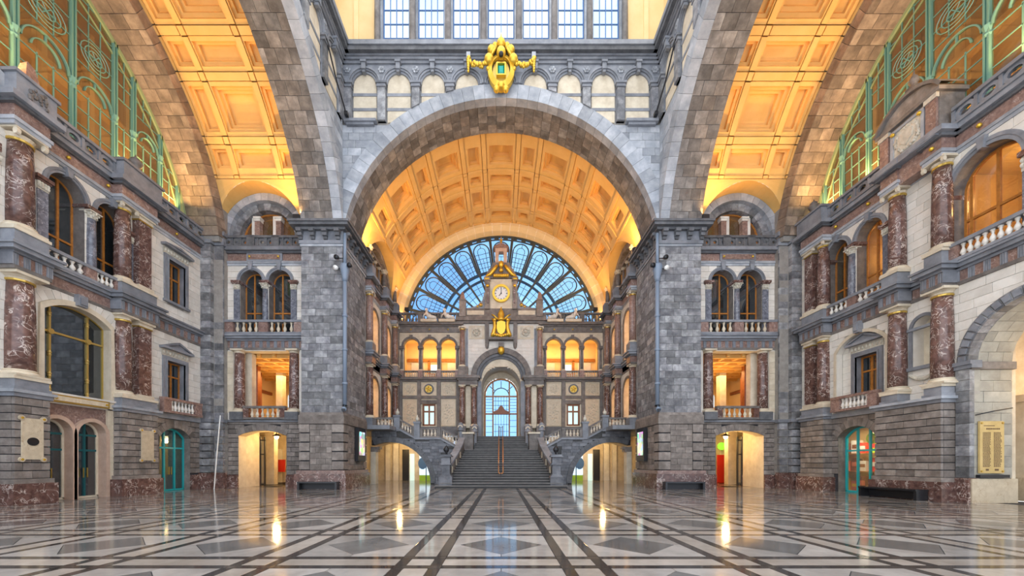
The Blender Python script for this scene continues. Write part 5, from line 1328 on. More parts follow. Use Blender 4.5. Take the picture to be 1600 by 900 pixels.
for u0, u1 in ((10.5, 16.0), (16.72, 17.84), (18.6, 22.1), (23.7, 24.5)):
    lowfrieze(wR, fr, u0, u1, 0.0, 0.5)
    slabs(wR, fr, u0, u1, [(n_, z0, z1, q * 0.8, mt) for n_, z0, z1, q, mt in LOWENT]); slabs(wR, fr, u0, u1, [(n_, z0, z1, q * 0.8, mt) for n_, z0, z1, q, mt in HIGHENT])
m = MB(fr); m.box(20.15, 20.45, -0.26, 0, 8.5, 9.1); m.box(20.2, 20.4, -0.32, 0, 8.6, 8.95); m.build('key_console', 'blue2', wR)
slabs(wR, fr, 18.9, 22.05, [('string_course', 4.15, 4.42, 0.12, 'pale')])
for u in (21.72, 19.8, 18.9, 16.35, 15.2): stud(wR, fr, u, -0.08 if u not in (16.35, 18.9) else -0.68 if u == 16.35 else -0.1, 14.98, 0.085)
parapet(wR, fr, 18.75, 21.95, -0.3, pitch=0.72, ru=0.22, rz=0.15); parapet(wR, fr, 10.6, 15.9, -0.3, pitch=0.72, ru=0.22, rz=0.15)
MB(fr).box(10.5, 24.6, 0.2, 0.5, 14.4, 16.2).build('parapet_back', 'blue2', wR)
balustrade('balustrade', 'upper balustrade under the amber arched window, right facade', fr, 18.6, 20.75, -0.16, 9.92, 10.62, 5, 0.24, (0.1, 0.45), 'blue2', 'marble2', 'cream')
balustrade('balustrade', 'upper balustrade under the dark arched window, right facade', fr, 20.75, 22.15, -0.16, 9.92, 10.62, 4, 0.24, (0.05, 0.12), 'blue2', 'marble2', 'cream')
balustrade('balustrade', 'balustrade before the wide amber window over the archway on the right', fr, 13.3, 16.05, -0.18, 9.92, 10.7, 10, 0.24, (0.1, 0.3), 'blue2', 'marble2', 'cream')
balustrade('balcony_balustrade', 'small balcony balustrade above the lit shop door on the right', fr, 18.95, 21.6, -0.36, 4.44, 5.26, 7, 0.24, (0.5, 0.55), 'marble2', 'marble2', 'cream')
# aedicule with carved shield on the parapet
MB(fr).box(16.0, 18.7, -0.92, 0.2, 15.3, 15.55).build('attic_cornice', 'blue2', wR)
MB(fr).box(16.6, 17.95, -0.55, 0.2, 14.5, 15.3).build('attic_frieze', 'marble2', wR)
ae = empty('aedicule', fr(17.3, -0.6, 15.55), 'stone attic block with carved coat of arms under a curved pediment, right facade', 'attic block')
MB(fr).box(16.1, 18.6, -0.62, 0.45, 15.55, 17.25).build('body', 'rustic', ae)
MB(fr).box(16.02, 18.68, -0.86, 0.45, 15.55, 15.66).build('plinth', 'blue2', ae)
for a, b in ((16.15, 16.55), (18.15, 18.55)):
    MB(fr).box(a, b, -0.72, -0.6, 15.65, 17.0).build('pilaster', 'marble2', ae); MB(fr).box(a - 0.05, b + 0.05, -0.76, -0.6, 17.0, 17.2).build('capital', 'relief', ae)
m = MB(fr); surround(m, Op(16.75, 17.95, 15.75, 16.95), 0.12, -0.7, -0.6); m.box(16.63, 18.07, -0.7, -0.6, 15.62, 15.75); m.build('panel_frame', 'pale', ae)
m = MB(fr); m.box(16.75, 17.95, -0.64, -0.6, 15.75, 16.95)
m.prism([(16.95, 16.75), (16.95, 16.2), (17.12, 15.98), (17.35, 15.86), (17.58, 15.98), (17.75, 16.2), (17.75, 16.75), (17.35, 16.85)][::-1][::-1], -0.70, -0.62)
m.prism([(17.08, 16.62), (17.08, 16.25), (17.35, 16.0), (17.62, 16.25), (17.62, 16.62)], -0.74, -0.62)
for k in range(34):
    a = 2 * pi * k / 34; m.ball(17.35 + 0.5 * cos(a) * RN.uniform(0.85, 1.1), -0.66, 16.35 + 0.48 * sin(a) * RN.uniform(0.85, 1.1), RN.uniform(0.05, 0.09), 6, 4)
m.build('carved_shield', 'relief', ae)
for u, z in ((16.78, 16.9), (17.92, 16.9)): MB(fr).ball(u, -0.74, z, 0.085, 8, 6).build('gilded_stud', 'gold', ae)
MB(fr).box(15.98, 18.72, -0.78, 0.5, 17.2, 17.36).build('cornice', 'darkbrown', ae)
A_ = [pi * 0.16 + (pi * 0.68) * i / 12 for i in range(13)]
arc = [(17.35 + 1.55 * cos(a), 17.36 - 0.72 + 1.5 * sin(a)) for a in A_]
MB(fr).prism(arc, -0.62, 0.4).build('pediment_field', 'rustic', ae)
m = MB(fr); I_ = [(u, -0.8, z) for u, z in arc]; O_ = [(17.35 + 1.68 * cos(a), -0.8, 17.36 - 0.72 + 1.63 * sin(a)) for a in A_]
m.strip(I_, O_); m.strip(O_, [(u, 0.4, z) for u, _, z in O_]); m.strip([(u, -0.6, z) for u, _, z in I_], I_); m.build('pediment_cornice', 'darkbrown', ae)
fl = fr(17.35, -0.35, 18.25); x, y, z = fl
fin = empty('finial', fl, 'pointed stone finial on top of the curved pediment, right facade', 'finial')
MB().box(x - 0.2, x + 0.2, y - 0.2, y + 0.2, z, z + 0.35).build('pedestal', 'darkbrown', fin)
MB().lathe(x, y, [(0.16, z + .35), (0.08, z + .42), (0.2, z + .6), (0.12, z + .8), (0.04, z + .9), (0.01, z + 1.15)], 10).build('spire', 'darkbrown', fin, True)
# archway: rusticated jamb, voussoirs, deep reveal
JB = courses(fr, 15.52, 16.02, 1.0, 5.45, 0.45, 0.6, [], -0.06, 0.2, 0.016)
emit_blocks(wR, 'jamb_block', JB, 'blue')
m = MB(fr); m.box(15.4, 16.06, -0.12, 0.3, 5.45, 5.6); m.box(15.4, 16.1, -0.18, 0.3, 5.6, 5.75); m.build('impost', 'blue2', wR)
MB(fr).box(15.5, 16.05, -0.14, 0.3, 0, 1.0).build('plinth', 'marble', wR)
voussoirs(wR, fr, (gate.c, 5.7), 2.0, 2.4, -0.1, 0.3, 0.0, 2.4, 17, 'blue', 'arch_voussoir')
m = MB(fr)
for i in range(17):
    a = 2.4 * (i + 0.5) / 17; m.hexa([(gate.c + 2.08 * cos(a - .05), -0.14, 5.7 + 2.08 * sin(a - .05)), (gate.c + 2.32 * cos(a - .05), -0.14, 5.7 + 2.32 * sin(a - .05)), (gate.c + 2.32 * cos(a + .05), -0.14, 5.7 + 2.32 * sin(a + .05)), (gate.c + 2.08 * cos(a + .05), -0.14, 5.7 + 2.08 * sin(a + .05))],
                                   [(gate.c + 2.08 * cos(a - .05), -0.1, 5.7 + 2.08 * sin(a - .05)), (gate.c + 2.32 * cos(a - .05), -0.1, 5.7 + 2.32 * sin(a - .05)), (gate.c + 2.32 * cos(a + .05), -0.1, 5.7 + 2.32 * sin(a + .05)), (gate.c + 2.08 * cos(a + .05), -0.1, 5.7 + 2.08 * sin(a + .05))])
m.build('voussoir_panels', 'blue2', wR)
fj = Fr(lambda u, d, z: (u, 15.55 + d, z), False)            # far jamb of the archway faces the camera
gap_bl = courses(fj, 19.0, 20.7, 1.0, 5.4, 0.42, 0.7, [], 0.0, 0.08, 0.012)
emit_blocks(wR, 'passage_jamb_block', gap_bl, 'gate')
MB(fj).box(19.02, 20.7, 0.05, 0.4, 0, 5.7).build('passage_jamb_core', 'creamj', wR)
MB(fj).box(18.95, 20.8, -0.1, 0.4, 0, 0.98).build('passage_plinth', 'tablet', wR)
MB(fj).box(18.95, 20.75, -0.1, 0.4, 5.4, 5.7).build('passage_impost', 'darkbrown', wR)
k = 12
for i in range(k):
    b0 = 2.4 * i / k; b1 = 2.4 * (i + 1) / k
    for c0, c1 in ((0.3, 1.0), (1.0, 1.7)) if i % 2 else ((0.3, 0.7), (0.7, 1.3), (1.3, 1.7)):
        MB(fr).ring(gate.c, 5.7, 2.0, 2.2, c0 + .006, c1 - .006, b0 + .003, b1 - .003, 1).build('arch_soffit_block', 'gate', wR)
m = MB(fr); m.box(10.0, 16.9, 4.5, 4.7, 0, 8.0); m.box(16.7, 16.9, 1.9, 4.6, 0, 8.0); m.box(10, 16.9, 1.7, 4.7, 8.0, 8.2); m.box(15.6, 16.9, 1.72, 1.9, 0, 8.0); m.build('vestibule_walls', 'cream2', wR)
m = MB(fr); m.box(15.2, 16.6, 3.0, 4.4, 0, 1.0); m.build('vestibule_plinth', 'tablet', wR)
m = MB(fr); m.box(15.3, 16.5, 3.1, 4.4, 1.0, 4.2); m.build('vestibule_pier', 'cream2', wR); MB(fr).box(15.15, 16.65, 2.95, 4.5, 4.2, 4.5).build('vestibule_pier_cap', 'cream2', wR)
point(fr(14.4, 3.4, 5.2), 75, WARM2, 0.3)
# name plaque in the archway
pq = empty('plaque', (19.75, 15.5, 1.15), 'gilded plaque with two columns of small engraved names in the right archway', 'plaque')
MB(fj).box(19.27, 20.24, -0.1, -0.03, 1.2, 3.3).build('slab', 'goldplate', pq)
for x in (19.33, 20.18):
    for z in (1.28, 3.22): MB(fj).disc(x, z, 0.04, -0.13, -0.1, 8).build('fixing_stud', 'brass', pq)
M['ink'] = plain('engraved_lettering', (0.13, 0.07, 0.03), 0.6)
m = MB(fj)
for i in range(30):
    z = 2.82 - i * 0.047
    for x0 in (19.38, 19.82):
        x = x0
        while x < x0 + 0.28:
            w_ = RN.uniform(0.03, 0.08); m.box(x, min(x + w_, x0 + 0.32), -0.103, -0.1, z, z + 0.03); x += w_ + 0.012
x = 19.52
while x < 20.05:
    w_ = RN.uniform(0.03, 0.06); m.box(x, x + w_, -0.103, -0.1, 2.96, 3.02); x += w_ + 0.015
m.box(19.42, 19.86, -0.103, -0.1, 3.1, 3.13)
m.box(19.5, 19.62, -0.103, -0.1, 1.3, 1.38); m.box(19.86, 20.02, -0.103, -0.1, 1.3, 1.38); m.build('lettering', 'ink', pq)
MB(fj).box(19.2, 20.4, -0.16, -0.02, 1.02, 1.14).build('ledge', 'iron', pq)
br = MB(fj); br.tube([(19.15, -0.05, 3.55), (19.6, -0.28, 3.68), (20.3, -0.3, 3.8)], 0.025, 6); br.build('bracket_lamp', 'iron', None, label='thin dark bracket arm above the gilded name plaque', cat='bracket')
# floodlights on the parapets
def flood(label, loc, target, power, col, parentless=True):
    x, y, z = loc; r = empty('floodlight', loc, label, 'floodlight', 'floodlights aimed at the vaults')
    MB().box(x - 0.14, x + 0.14, y - 0.1, y + 0.1, z, z + 0.06).build('bracket', 'iron', r)
    MB().box(x - 0.2, x + 0.2, y - 0.12, y + 0.12, z + 0.08, z + 0.34).build('housing', 'iron', r)
    area((x, y, z + 0.42), target, 0.5, 0.3, power * FLOOD, col, spread=150)
urn('small dark urn-shaped finial on the parapet over the paired columns, right facade', fr(22.9, -0.35, 16.44), kind='urn')

# ================================================================== STAIR HALL: SIDE WALLS
def hall_side(s):
    side = 'left' if s < 0 else 'right'; fr = FX(10.15, s)
    root = empty('wall_stair_' + side, fr(32, 0, 4.3), f'columned side wall of the staircase hall on the {side}', 'wall', None, 'structure')
    ops = [Op(29.75, 31.75, 4.4, 7.4, 'semi'), Op(33.4, 35.2, 4.4, 7.4, 'semi'), Op(29.85, 31.65, 10.0, 12.9, 'semi'), Op(33.5, 35.1, 10.0, 12.9, 'semi')]
    m = MB(fr); body(m, 27.8, 37.5, 4.3, 15.2, ops, 0.0, 0.4); m.build('wall_core', 'cream', root)
    for o in ops:
        m = MB(fr); surround(m, o, 0.2, -0.08, 0.1); m.build('arch_surround', 'darkbrown', root)
        m = MB(fr); reveal(m, o, 0, 0.5); m.build('arch_reveal', 'cream2', root)
        darkbox(root, fr, o, 0.42, 2.2, 'ochre2')
    for z in (7.9, 13.2): point(fr(31, 1.6, z - 1), 40, WARM2, 0.2); point(fr(34.3, 1.6, z - 1), 40, WARM2, 0.2)
    for u in (28.85, 32.55, 35.75):
        for z0, z1 in ((4.4, 5.0), (9.9, 10.6)): MB(fr).box(u - 0.42, u + 0.42, -0.62, 0.1, z0, z1).build('column_pedestal', 'blue2', root)
        colshaft(root, fr, u, -0.28, 5.0, 9.0, 0.27, 'marble', 'lower_column', 'cream2', 'cream2', kind='doric', seg=12)
        colshaft(root, fr, u, -0.28, 10.6, 14.45, 0.26, 'marble2', 'upper_column', 'cream2', 'cream2', kind='ionic', seg=12)
        slabs(root, fr, u - 0.42, u + 0.42, [(n_, a, b, q, mt) for n_, a, b, q, mt in LOWENT + HIGHENT], 0.5)
        MB(fr).box(u - 0.4, u + 0.4, -0.6, 0.1, 9.12, 9.56).build('frieze_block', 'marble2', root)
        MB(fr).box(u - 0.36, u + 0.36, -0.6, 0.2, 15.55, 16.4).build('attic_pedestal', 'blue2', root)
        colshaft(root, fr, u, -0.25, 16.4, 17.9, 0.18, 'darkbrown', 'attic_colonnette', 'cream2', 'cream2', kind='corinthian', seg=10)
    MB(fr).box(27.8, 37.5, 0, 0.3, 9.12, 9.56).build('frieze', 'marble2', root)
    slabs(root, fr, 27.8, 37.2, [(n_, a, b, q * 0.7, mt) for n_, a, b, q, mt in LOWENT + HIGHENT])
    parapet(root, fr, 29.3, 32.15, -0.25, 15.55, 16.3, 0.7, 0.15, 0.13, 'darkbrown'); parapet(root, fr, 32.95, 35.4, -0.25, 15.55, 16.3, 0.7, 0.15, 0.13, 'darkbrown')
    # stone arch of the lunette and attic wall inside it
    voussoirs(root, fr, (31.7, 15.6), 3.3, 3.8, -0.1, 0.4, 0, pi, 21, 'rustic', 'lunette_voussoir')
    MB(fr).box(27.9, 35.6, 0.35, 0.6, 15.2, 19.4).build('lunette_wall', 'ochre', root)
    for u in (30.3, 31.2, 32.2, 33.1):
        colshaft(root, fr, u, 0.1, 16.3, 18.0, 0.12, 'darkbrown', 'lunette_colonnette', 'cream2', 'cream2', kind='corinthian', seg=8)
    MB(fr).box(29.9, 33.5, -0.1, 0.35, 18.0, 18.2).build('lunette_lintel', 'darkbrown', root)
    # ground passage wall beneath the gallery
    m = MB(fr); m.box(28.1, 36.2, 2.2, 2.4, 0, 4.3); m.build('passage_wall', 'cream2', root)
    m = MB(fr)
    for u in (29.2, 31.0, 32.6, 34.2): m.box(u - 0.25, u + 0.25, 1.9, 2.2, 0, 4.3)
    m.build('passage_pilasters', 'cream', root)
    m = MB(FS(0, s)); m.box(8.15, 12.4, 28.05, 36.3, 4.1, 4.4); m.build('gallery_slab', 'blue2', root)
    for y, x in ((30.6, 8.2), (33.4, 9.0)): point((s * x, y + 0.6, 3.3), 75, WARM2, 0.2)
    balustrade('balustrade', f'gallery balustrade along the {side} wall of the staircase hall', fr, 31.9, 35.9, 1.0 - 1.9, 4.4, 5.2, 8, 0.24, (0.3, 0.3), 'darkbrown', 'darkbrown', 'cream2') if False else None
    return root
for s in (-1, 1): hall_side(s)

# ================================================================== BACK WALL WITH CLOCK
fr = FR(36.3)
wB = empty('wall_back', (0, 36.3, 0), 'far facade above the stairs with portal, arcades and clock gable', 'wall', None, 'structure')
arcs = [s * c for c in (8.5, 6.75, 5.0) for s in (-1, 1)]
aops = [Op(c - 0.7, c + 0.7, 9.7, 12.68, 'semi') for c in arcs]
wops = [Op(s * 6.82 - 0.62, s * 6.82 + 0.62, 5.15, 7.2) for s in (-1, 1)]
port = Op(-1.83, 1.83, 4.0, 8.9, 'semi')
m = MB(fr); body(m, -10.1, 10.1, 4.2, 14.5, aops + wops + [port], 0.0, 0.4); m.build('wall_core', 'cream2', wB)
for sg in (-1, 1):
    f = FS(36.3, sg); side = 'left' if sg < 0 else 'right'
    # arcade storey
    for c in (8.5, 6.75, 5.0):
        archivolt(wB, f, c, 12.68, 0.7, 0.9, -0.1, 'darkbrown')
        m = MB(f); reveal(m, Op(c - 0.7, c + 0.7, 9.7, 12.68, 'semi'), 0, 0.4); m.build('arch_reveal', 'darkbrown', wB)
    for c in (9.4, 7.62, 5.88, 4.12):
        colshaft(wB, f, c, 0.1, 10.35, 12.5, 0.17, 'darkbrown', 'arcade_column', 'cream2', 'darkbrown', kind='corinthian', seg=10)
        MB(f).box(c - 0.25, c + 0.25, -0.1, 0.35, 12.5, 12.68).build('impost', 'darkbrown', wB)
        MB(f).box(c - 0.22, c + 0.22, -0.14, 0.3, 9.66, 10.35).build('column_pedestal', 'marble2', wB)
    for k, (c0, c1) in enumerate(((4.34, 5.66), (6.1, 7.4), (7.84, 9.18))):
        balustrade('balustrade', f'arcade balustrade, {("nearest the portal", "middle one", "outermost")[k]} of the three on the {side}', f, c0, c1, 0.05, 9.66, 10.36, 6, 0.22, (0.03, 0.03), 'darkbrown', 'darkbrown', 'cream2', group='arcade balustrades of the far facade')
    slabs(wB, f, 3.9, 10.0, [('gallery_ledge', 9.3, 9.48, 0.15, 'darkbrown'), ('gallery_ledge', 9.48, 9.66, 0.32, 'darkbrown'), ('frieze', 13.95, 14.5, 0.08, 'darkbrown'), ('cornice', 14.5, 14.62, 0.2, 'darkbrown'), ('cornice', 14.62, 14.8, 0.4, 'darkbrown')])
    for c in (8.5, 6.75, 5.0): stud(wB, f, c, -0.12, 14.22, 0.075)
    room(f, 3.95, 9.7, 0.42, 3.2, 9.6, 13.9, 'ochre2', wB, 'arcade_shell', 'twarm')
    for c0, c1 in ((7.9, 9.2), (4.4, 5.5)): MB(f).box(c0, c1, 3.1, 3.2, 9.7, 11.9).build('arcade_panel', 'cream', wB)
    m = MB(f); m.box(4.0, 9.6, 3.0, 3.2, 12.0, 12.3); m.box(6.15, 6.35, 3.0, 3.2, 9.7, 12.1); m.box(7.3, 7.5, 3.0, 3.2, 9.7, 12.1); m.build('arcade_trim', 'wood', wB)
    MB(f).box(6.45, 7.2, 3.1, 3.19, 10.9, 11.7).build('arcade_window', 'daylit', wB); MB(f).box(6.35, 7.3, 3.1, 3.2, 9.7, 10.8).build('arcade_door', 'wood', wB)
    for x in (5.0, 7.6): area(f(x, 1.6, 11.2), f(x, 1.8, 14), 0.8, 0.8, 28, WARM2); area(f(x, 1.6, 13.6), f(x, 1.8, 9), 1.2, 1.0, 32, WARM2)
    # parapet with balusters and sculptures
    balustrade('balustrade', f'top parapet balustrade {side} of the clock gable', f, 3.95, 9.9, -0.15, 14.8, 15.75, 14, 0.24, (0.3, 0.3), 'darkbrown', 'darkbrown', 'darkbrown', mids=((5.3, 5.75), (7.4, 7.85)))
    for k, x in enumerate((5.05, 6.75)):
        st = empty('statue', f(x, -0.45, 14.8), f'pale stone reclining sculpture on the top parapet, {("nearer to", "further from")[k]} the clock gable on the {side}', 'statue', 'parapet sculptures')
        MB(f).box(x - 0.75, x + 0.75, -0.6, -0.2, 14.8, 15.05).build('base', 'cream2', st)
        m = MB(f); m.tube([(x - 0.7, -0.4, 15.2), (x - 0.35, -0.4, 15.28), (x, -0.4, 15.32), (x + 0.2, -0.4, 15.55), (x + 0.22, -0.4, 15.78)], [0.1, 0.17, 0.2, 0.2, 0.11], 8)
        m.ball(x + 0.22, -0.42, 15.92, 0.15, 10, 6, 1.15); m.tube([(x + 0.2, -0.45, 15.65), (x + 0.45, -0.5, 15.45), (x + 0.5, -0.5, 15.15)], 0.07, 6); m.tube([(x - 0.3, -0.42, 15.25), (x - 0.1, -0.52, 15.5), (x + 0.1, -0.52, 15.15)], 0.09, 6)
        m.build('figure', 'cream', st, True)
    # panelled storey
    for c0, c1, z0, z1 in ((7.93, 9.28, 8.0, 9.2), (6.1, 7.55, 8.0, 9.2), (4.29, 5.66, 8.0, 9.2), (7.93, 9.28, 5.12, 7.65), (4.29, 5.66, 5.12, 7.65)):
        pn = MB(f).box(c0, c1, -0.06, 0, z0, z1).build('marble_panel', 'tablet', wB)
        q = MB(f); surround(q, Op(c0 + 0.06, c1 - 0.06, z0 + 0.06, z1 - 0.06), 0.05, -0.1, -0.05); q.box(c0 + 0.01, c1 - 0.01, -0.1, -0.05, z0 + 0.01, z0 + 0.06); q.build('panel_frame', 'cream2', pn)
        if not 6 < c0 < 7:
            q = MB(f); zc = (z0 + z1) / 2; uc = (c0 + c1) / 2
            for k in range(26):
                a = 2.4 * k; rr = 0.44 * sqrt(k / 26); q.ball(uc + rr * cos(a), -0.06, zc + rr * sin(a) * ((z1 - z0) / 1.3), 0.055, 6, 4)
            q.build('panel_carving', 'relief', pn)
    m = MB(f); m.disc(6.82, 8.6, 0.48, -0.12, 0, 24); m.build('medallion_ring', 'dark', wB); MB(f).disc(6.82, 8.6, 0.34, -0.16, 0, 20).build('medallion', 'brass', wB)
    m = MB(f); [m.ball(6.82 + 0.2 * cos(a), -0.16, 8.6 + 0.2 * sin(a), 0.08, 6, 4) for a in (0.3, 1.5, 2.8, 4, 5.2)]; m.ball(6.82, -0.17, 8.6, 0.11, 8, 5); m.build('medallion_relief', 'gold', wB)
    for c in (9.5, 7.74, 5.88, 4.06): MB(f).box(c - 0.17, c + 0.17, -0.14, 0, 4.6, 9.3).build('pilaster_strip', 'darkbrown', wB)
    MB(f).box(3.9, 9.9, -0.12, 0, 7.7, 7.95).build('string_course', 'darkbrown', wB)
    MB(f).box(3.9, 10.0, -0.16, 0.1, 4.2, 5.05).build('dado', 'dark', wB)
    MB(f).box(6.05, 7.6, -0.14, 0, 7.22, 7.55).build('window_lintel', 'darkbrown', wB)
    window(f'window_{50 if sg < 0 else 51}', f'small reddish wooden window between carved panels {side} of the portal', f, Op(6.2, 7.44, 5.15, 7.2), 0.12, [6.82], [6.5], 'wood2', 'g_frost', 0.16, 0.15, 0.1)
    darkbox(wB, f, Op(6.2, 7.44, 5.15, 7.2), 0.4, 0.8, 'ochre2')
    colshaft(wB, f, 9.78, -0.15, 5.1, 9.25, 0.2, 'marble', 'corner_column', 'cream2', 'cream2', kind='doric', seg=12)
    MB(f).box(9.6, 10.15, -0.3, 0.2, 0.0, 15.6).build('corner_pilaster', 'rustic', wB)
    # portal
    for c in (3.62, 2.52):
        MB(f).box(c - 0.36, c + 0.36, -0.95, 0, 4.0, 5.05).build('column_pedestal', 'darkbrown', wB)
        colshaft(wB, f, c, -0.58, 5.05, 8.85, 0.26, 'marble', 'portal_column', 'cream2', 'cream2', kind='doric', seg=14)
    MB(f).box(2.82, 3.32, -0.4, 0, 4.9, 8.85).build('portal_panel', 'cream2', wB)
    slabs(wB, f, 2.2, 3.95, [('portal_architrave', 8.85, 9.3, 0.0, 'darkbrown'), ('portal_cornice', 9.3, 9.45, 0.12, 'darkbrown'), ('portal_cornice', 9.45, 9.7, 0.25, 'darkbrown')], 0.85)
    MB(f).box(1.85, 2.25, -0.35, 0.1, 4.0, 9.3).build('portal_jamb', 'blue2', wB)
    MB(f).box(3.1, 4.0, -0.7, 0, 9.7, 10.6).build('upper_pedestal', 'rustic', wB)
    colshaft(wB, f, 3.62, -0.42, 10.6, 14.3, 0.25, 'marble2', 'upper_column', 'cream2', 'cream2', kind='ionic', seg=14)
    MB(f).box(3.12, 3.35, -0.14, 0, 10.4, 14.3).build('upper_pilaster', 'blue2', wB)
    # carved square
    MB(f).box(1.55, 3.05, -0.15, 0, 13.3, 14.55).build('square_frame', 'cream2', wB); MB(f).box(1.8, 2.8, -0.19, 0, 13.45, 14.4).build('square_field', 'relief', wB)
    m = MB(f); [m.ball(2.3 + 0.3 * cos(a), -0.2, 13.92 + 0.3 * sin(a), 0.11, 6, 4) for a in [2 * pi * k / 9 for k in range(9)]]; m.ball(2.3, -0.2, 13.92, 0.14, 8, 5); m.build('square_carving', 'relief', wB)
    MB(f).box(1.15, 1.5, -0.35, 0, 12.9, 14.9).build('bracket_pilaster', 'darkbrown', wB); MB(f).lathe(1.32, -0.2, [(0.04, 12.35), (0.14, 12.5), (0.18, 12.75), (0.16, 12.9)], 10).build('drop_finial', 'darkbrown', wB)
    urn(f'stone obelisk on the {side} shoulder of the clock gable', f(3.6, -0.35, 16.75), 'rustic')
    MB(f).box(3.3, 3.9, -0.6, 0.1, 15.3, 16.75).build('gable_pedestal', 'rustic', wB)
    # volute buttress
    A = [pi / 2 * i / 8 for i in range(9)]
    MB(f).prism([(1.5, 16.1)] + [(1.5 + 1.55 * (1 - sin(a)) + 0.0, 16.1 + 1.35 * (1 - cos(a))) for a in reversed(A)][::-1], -0.3, 0.1).build('volute_buttress', 'blue2', wB)
    m = MB(f); m.tube([(1.5 + 1.7 * (1 - sin(a)), -0.15, 16.1 + 1.5 * (1 - cos(a))) for a in A], 0.13, 6); m.build('volute_roll', 'pale', wB)
# centre block
m = MB(fr); body(m, -3.9, 3.9, 9.7, 15.0, [Op(-2.1, 2.1, 8.0, 9.6, 'semi')], -0.1, 0.0); m.build('centre_core', 'cream', wB)
bl = courses(fr, -3.05, 3.05, 10.3, 12.8, 0.32, 0.8, [Op(-2.85, 2.85, 8.0, 9.6, 'semi')], -0.13, 0.04, 0.01); emit_blocks(wB, 'cream_block', bl, 'cream')
voussoirs(wB, fr, (0, 9.6), 2.35, 2.85, -0.35, 0.1, 0.0, pi, 17, 'darkbrown', 'portal_voussoir')
m = MB(fr); m.ring(0, 9.6, 2.1, 2.35, -0.2, 0.3, 0, pi, 26); m.build('portal_arch', 'dark', wB)
m = MB(fr); m.ring(0, 9.6, 1.85, 2.1, -0.1, 0.5, 0, pi, 26); m.build('portal_arch', 'dark', wB)
m = MB(fr); reveal(m, port, 0, 2.2, False, 24); m.build('portal_niche', 'cream2', wB)
m = MB(fr); body(m, -2.2, 2.2, 4.0, 11.0, [Op(-1.7, 1.7, 4.0, 8.4, 'semi')], 2.2, 2.4); m.build('portal_rear_wall', 'cream2', wB)
key = MB(fr); key.ball(0, -0.45, 12.15, 0.32, 12, 8, 1.2); key.build('gilded_keystone', 'gold', wB, True)
MB(fr).box(-0.25, 0.25, -0.5, 0, 12.5, 12.9).build('keystone_block', 'darkbrown', wB)
slabs(wB, fr, -3.9, 3.9, [('gable_cornice', 14.75, 14.95, 0.25, 'darkbrown'), ('gable_cornice', 14.95, 15.3, 0.4, 'rustic')], 0.1)
MB(fr).box(-3.8, 3.8, -0.35, 0.1, 15.3, 16.1).build('gable_attic', 'rustic', wB)
for sg in (-1, 1): MB(FS(36.3, sg)).box(1.6, 3.2, -0.38, 0, 15.5, 15.9).build('attic_panel', 'cream2', wB)
MB(fr).box(-1.15, 1.15, -0.75, 0, 13.1, 13.3).build('arms_ledge', 'darkbrown', wB)
# clock tower body
MB(fr).box(-1.42, 1.42, -0.35, 0.6, 16.1, 18.85).build('clock_tower', 'cream2', wB)
for sg in (-1, 1):
    f = FS(36.3, sg)
    MB(f).box(1.05, 1.5, -0.55, 0.1, 16.0, 18.7).build('tower_pilaster', 'rustic', wB); MB(f).box(1.15, 1.3, -0.62, -0.5, 16.5, 17.9).build('tower_inlay', 'marble', wB)
    MB(f).ball(1.25, -0.65, 18.1, 0.14, 8, 6).build('gilded_boss', 'gold', wB); MB(f).box(1.0, 1.6, -0.65, 0.1, 18.6, 18.95).build('tower_capital', 'rustic', wB)
    m = MB(f); [m.ball(1.3 + 0.12 * q, -0.66, 18.75, 0.1, 6, 4) for q in (-1, 0, 1)]; m.build('gilded_leaf', 'gold', wB)
    m = MB(f); m.ball(1.9, -0.25, 16.45, 0.2, 8, 6); m.ball(2.2, -0.25, 16.3, 0.14, 8, 6); m.build('gilded_shell', 'brass', wB)
MB(fr).prism([(-1.5, 18.9), (1.5, 18.9), (1.42, 19.2), (1.15, 19.7), (0.85, 20.1), (0.78, 20.35), (-0.78, 20.35), (-0.85, 20.1), (-1.15, 19.7), (-1.42, 19.2)], -0.45, 0.6).build('tower_roof', 'rustic', wB)
m = MB(fr); body(m, -0.55, 0.55, 20.35, 21.9, [Op(-0.24, 0.24, 20.6, 21.3, 'semi')], -0.2, 0.4, 0.08); m.build('lantern', 'pinkstone', wB)
MB(fr).prism([(-0.7, 21.85), (0.7, 21.85), (0.62, 22.0), (0.2, 22.25), (-0.2, 22.25), (-0.62, 22.0)], -0.3, 0.5).build('lantern_roof', 'marble2', wB)
MB(fr).lathe(0, 0.1, [(0.12, 22.2), (0.16, 22.4), (0.06, 22.55), (0.14, 22.75), (0.05, 22.9), (0.02, 23.1)], 10).build('gilded_spike', 'gold', wB, True)
# crown above clock
cr = empty('gilded_crest', (0, 35.7, 18.9), 'gilded carved crest crowning the clock', 'ornament')
m = MB(fr)
for sg in (-1, 1): m.tube([(sg * 1.45, -0.55, 18.95), (sg * 1.0, -0.6, 19.2), (sg * 0.6, -0.62, 19.7), (sg * 0.35, -0.62, 20.0)], [0.1, 0.16, 0.18, 0.12], 8); [m.ball(sg * x_, -0.62, z_, 0.14, 8, 5) for x_, z_ in ((1.2, 19.1), (0.8, 19.45), (0.5, 19.85))]
m.build('scrolls', 'gold', cr, True)
m = MB(fr); m.ball(0, -0.6, 20.1, 0.24, 10, 7, 1.4); m.ball(0, -0.62, 19.55, 0.2, 10, 6); [m.ball(0.2 * q, -0.64, 19.05, 0.16, 8, 5) for q in range(-3, 4)]; m.build('crown', 'gold', cr, True)
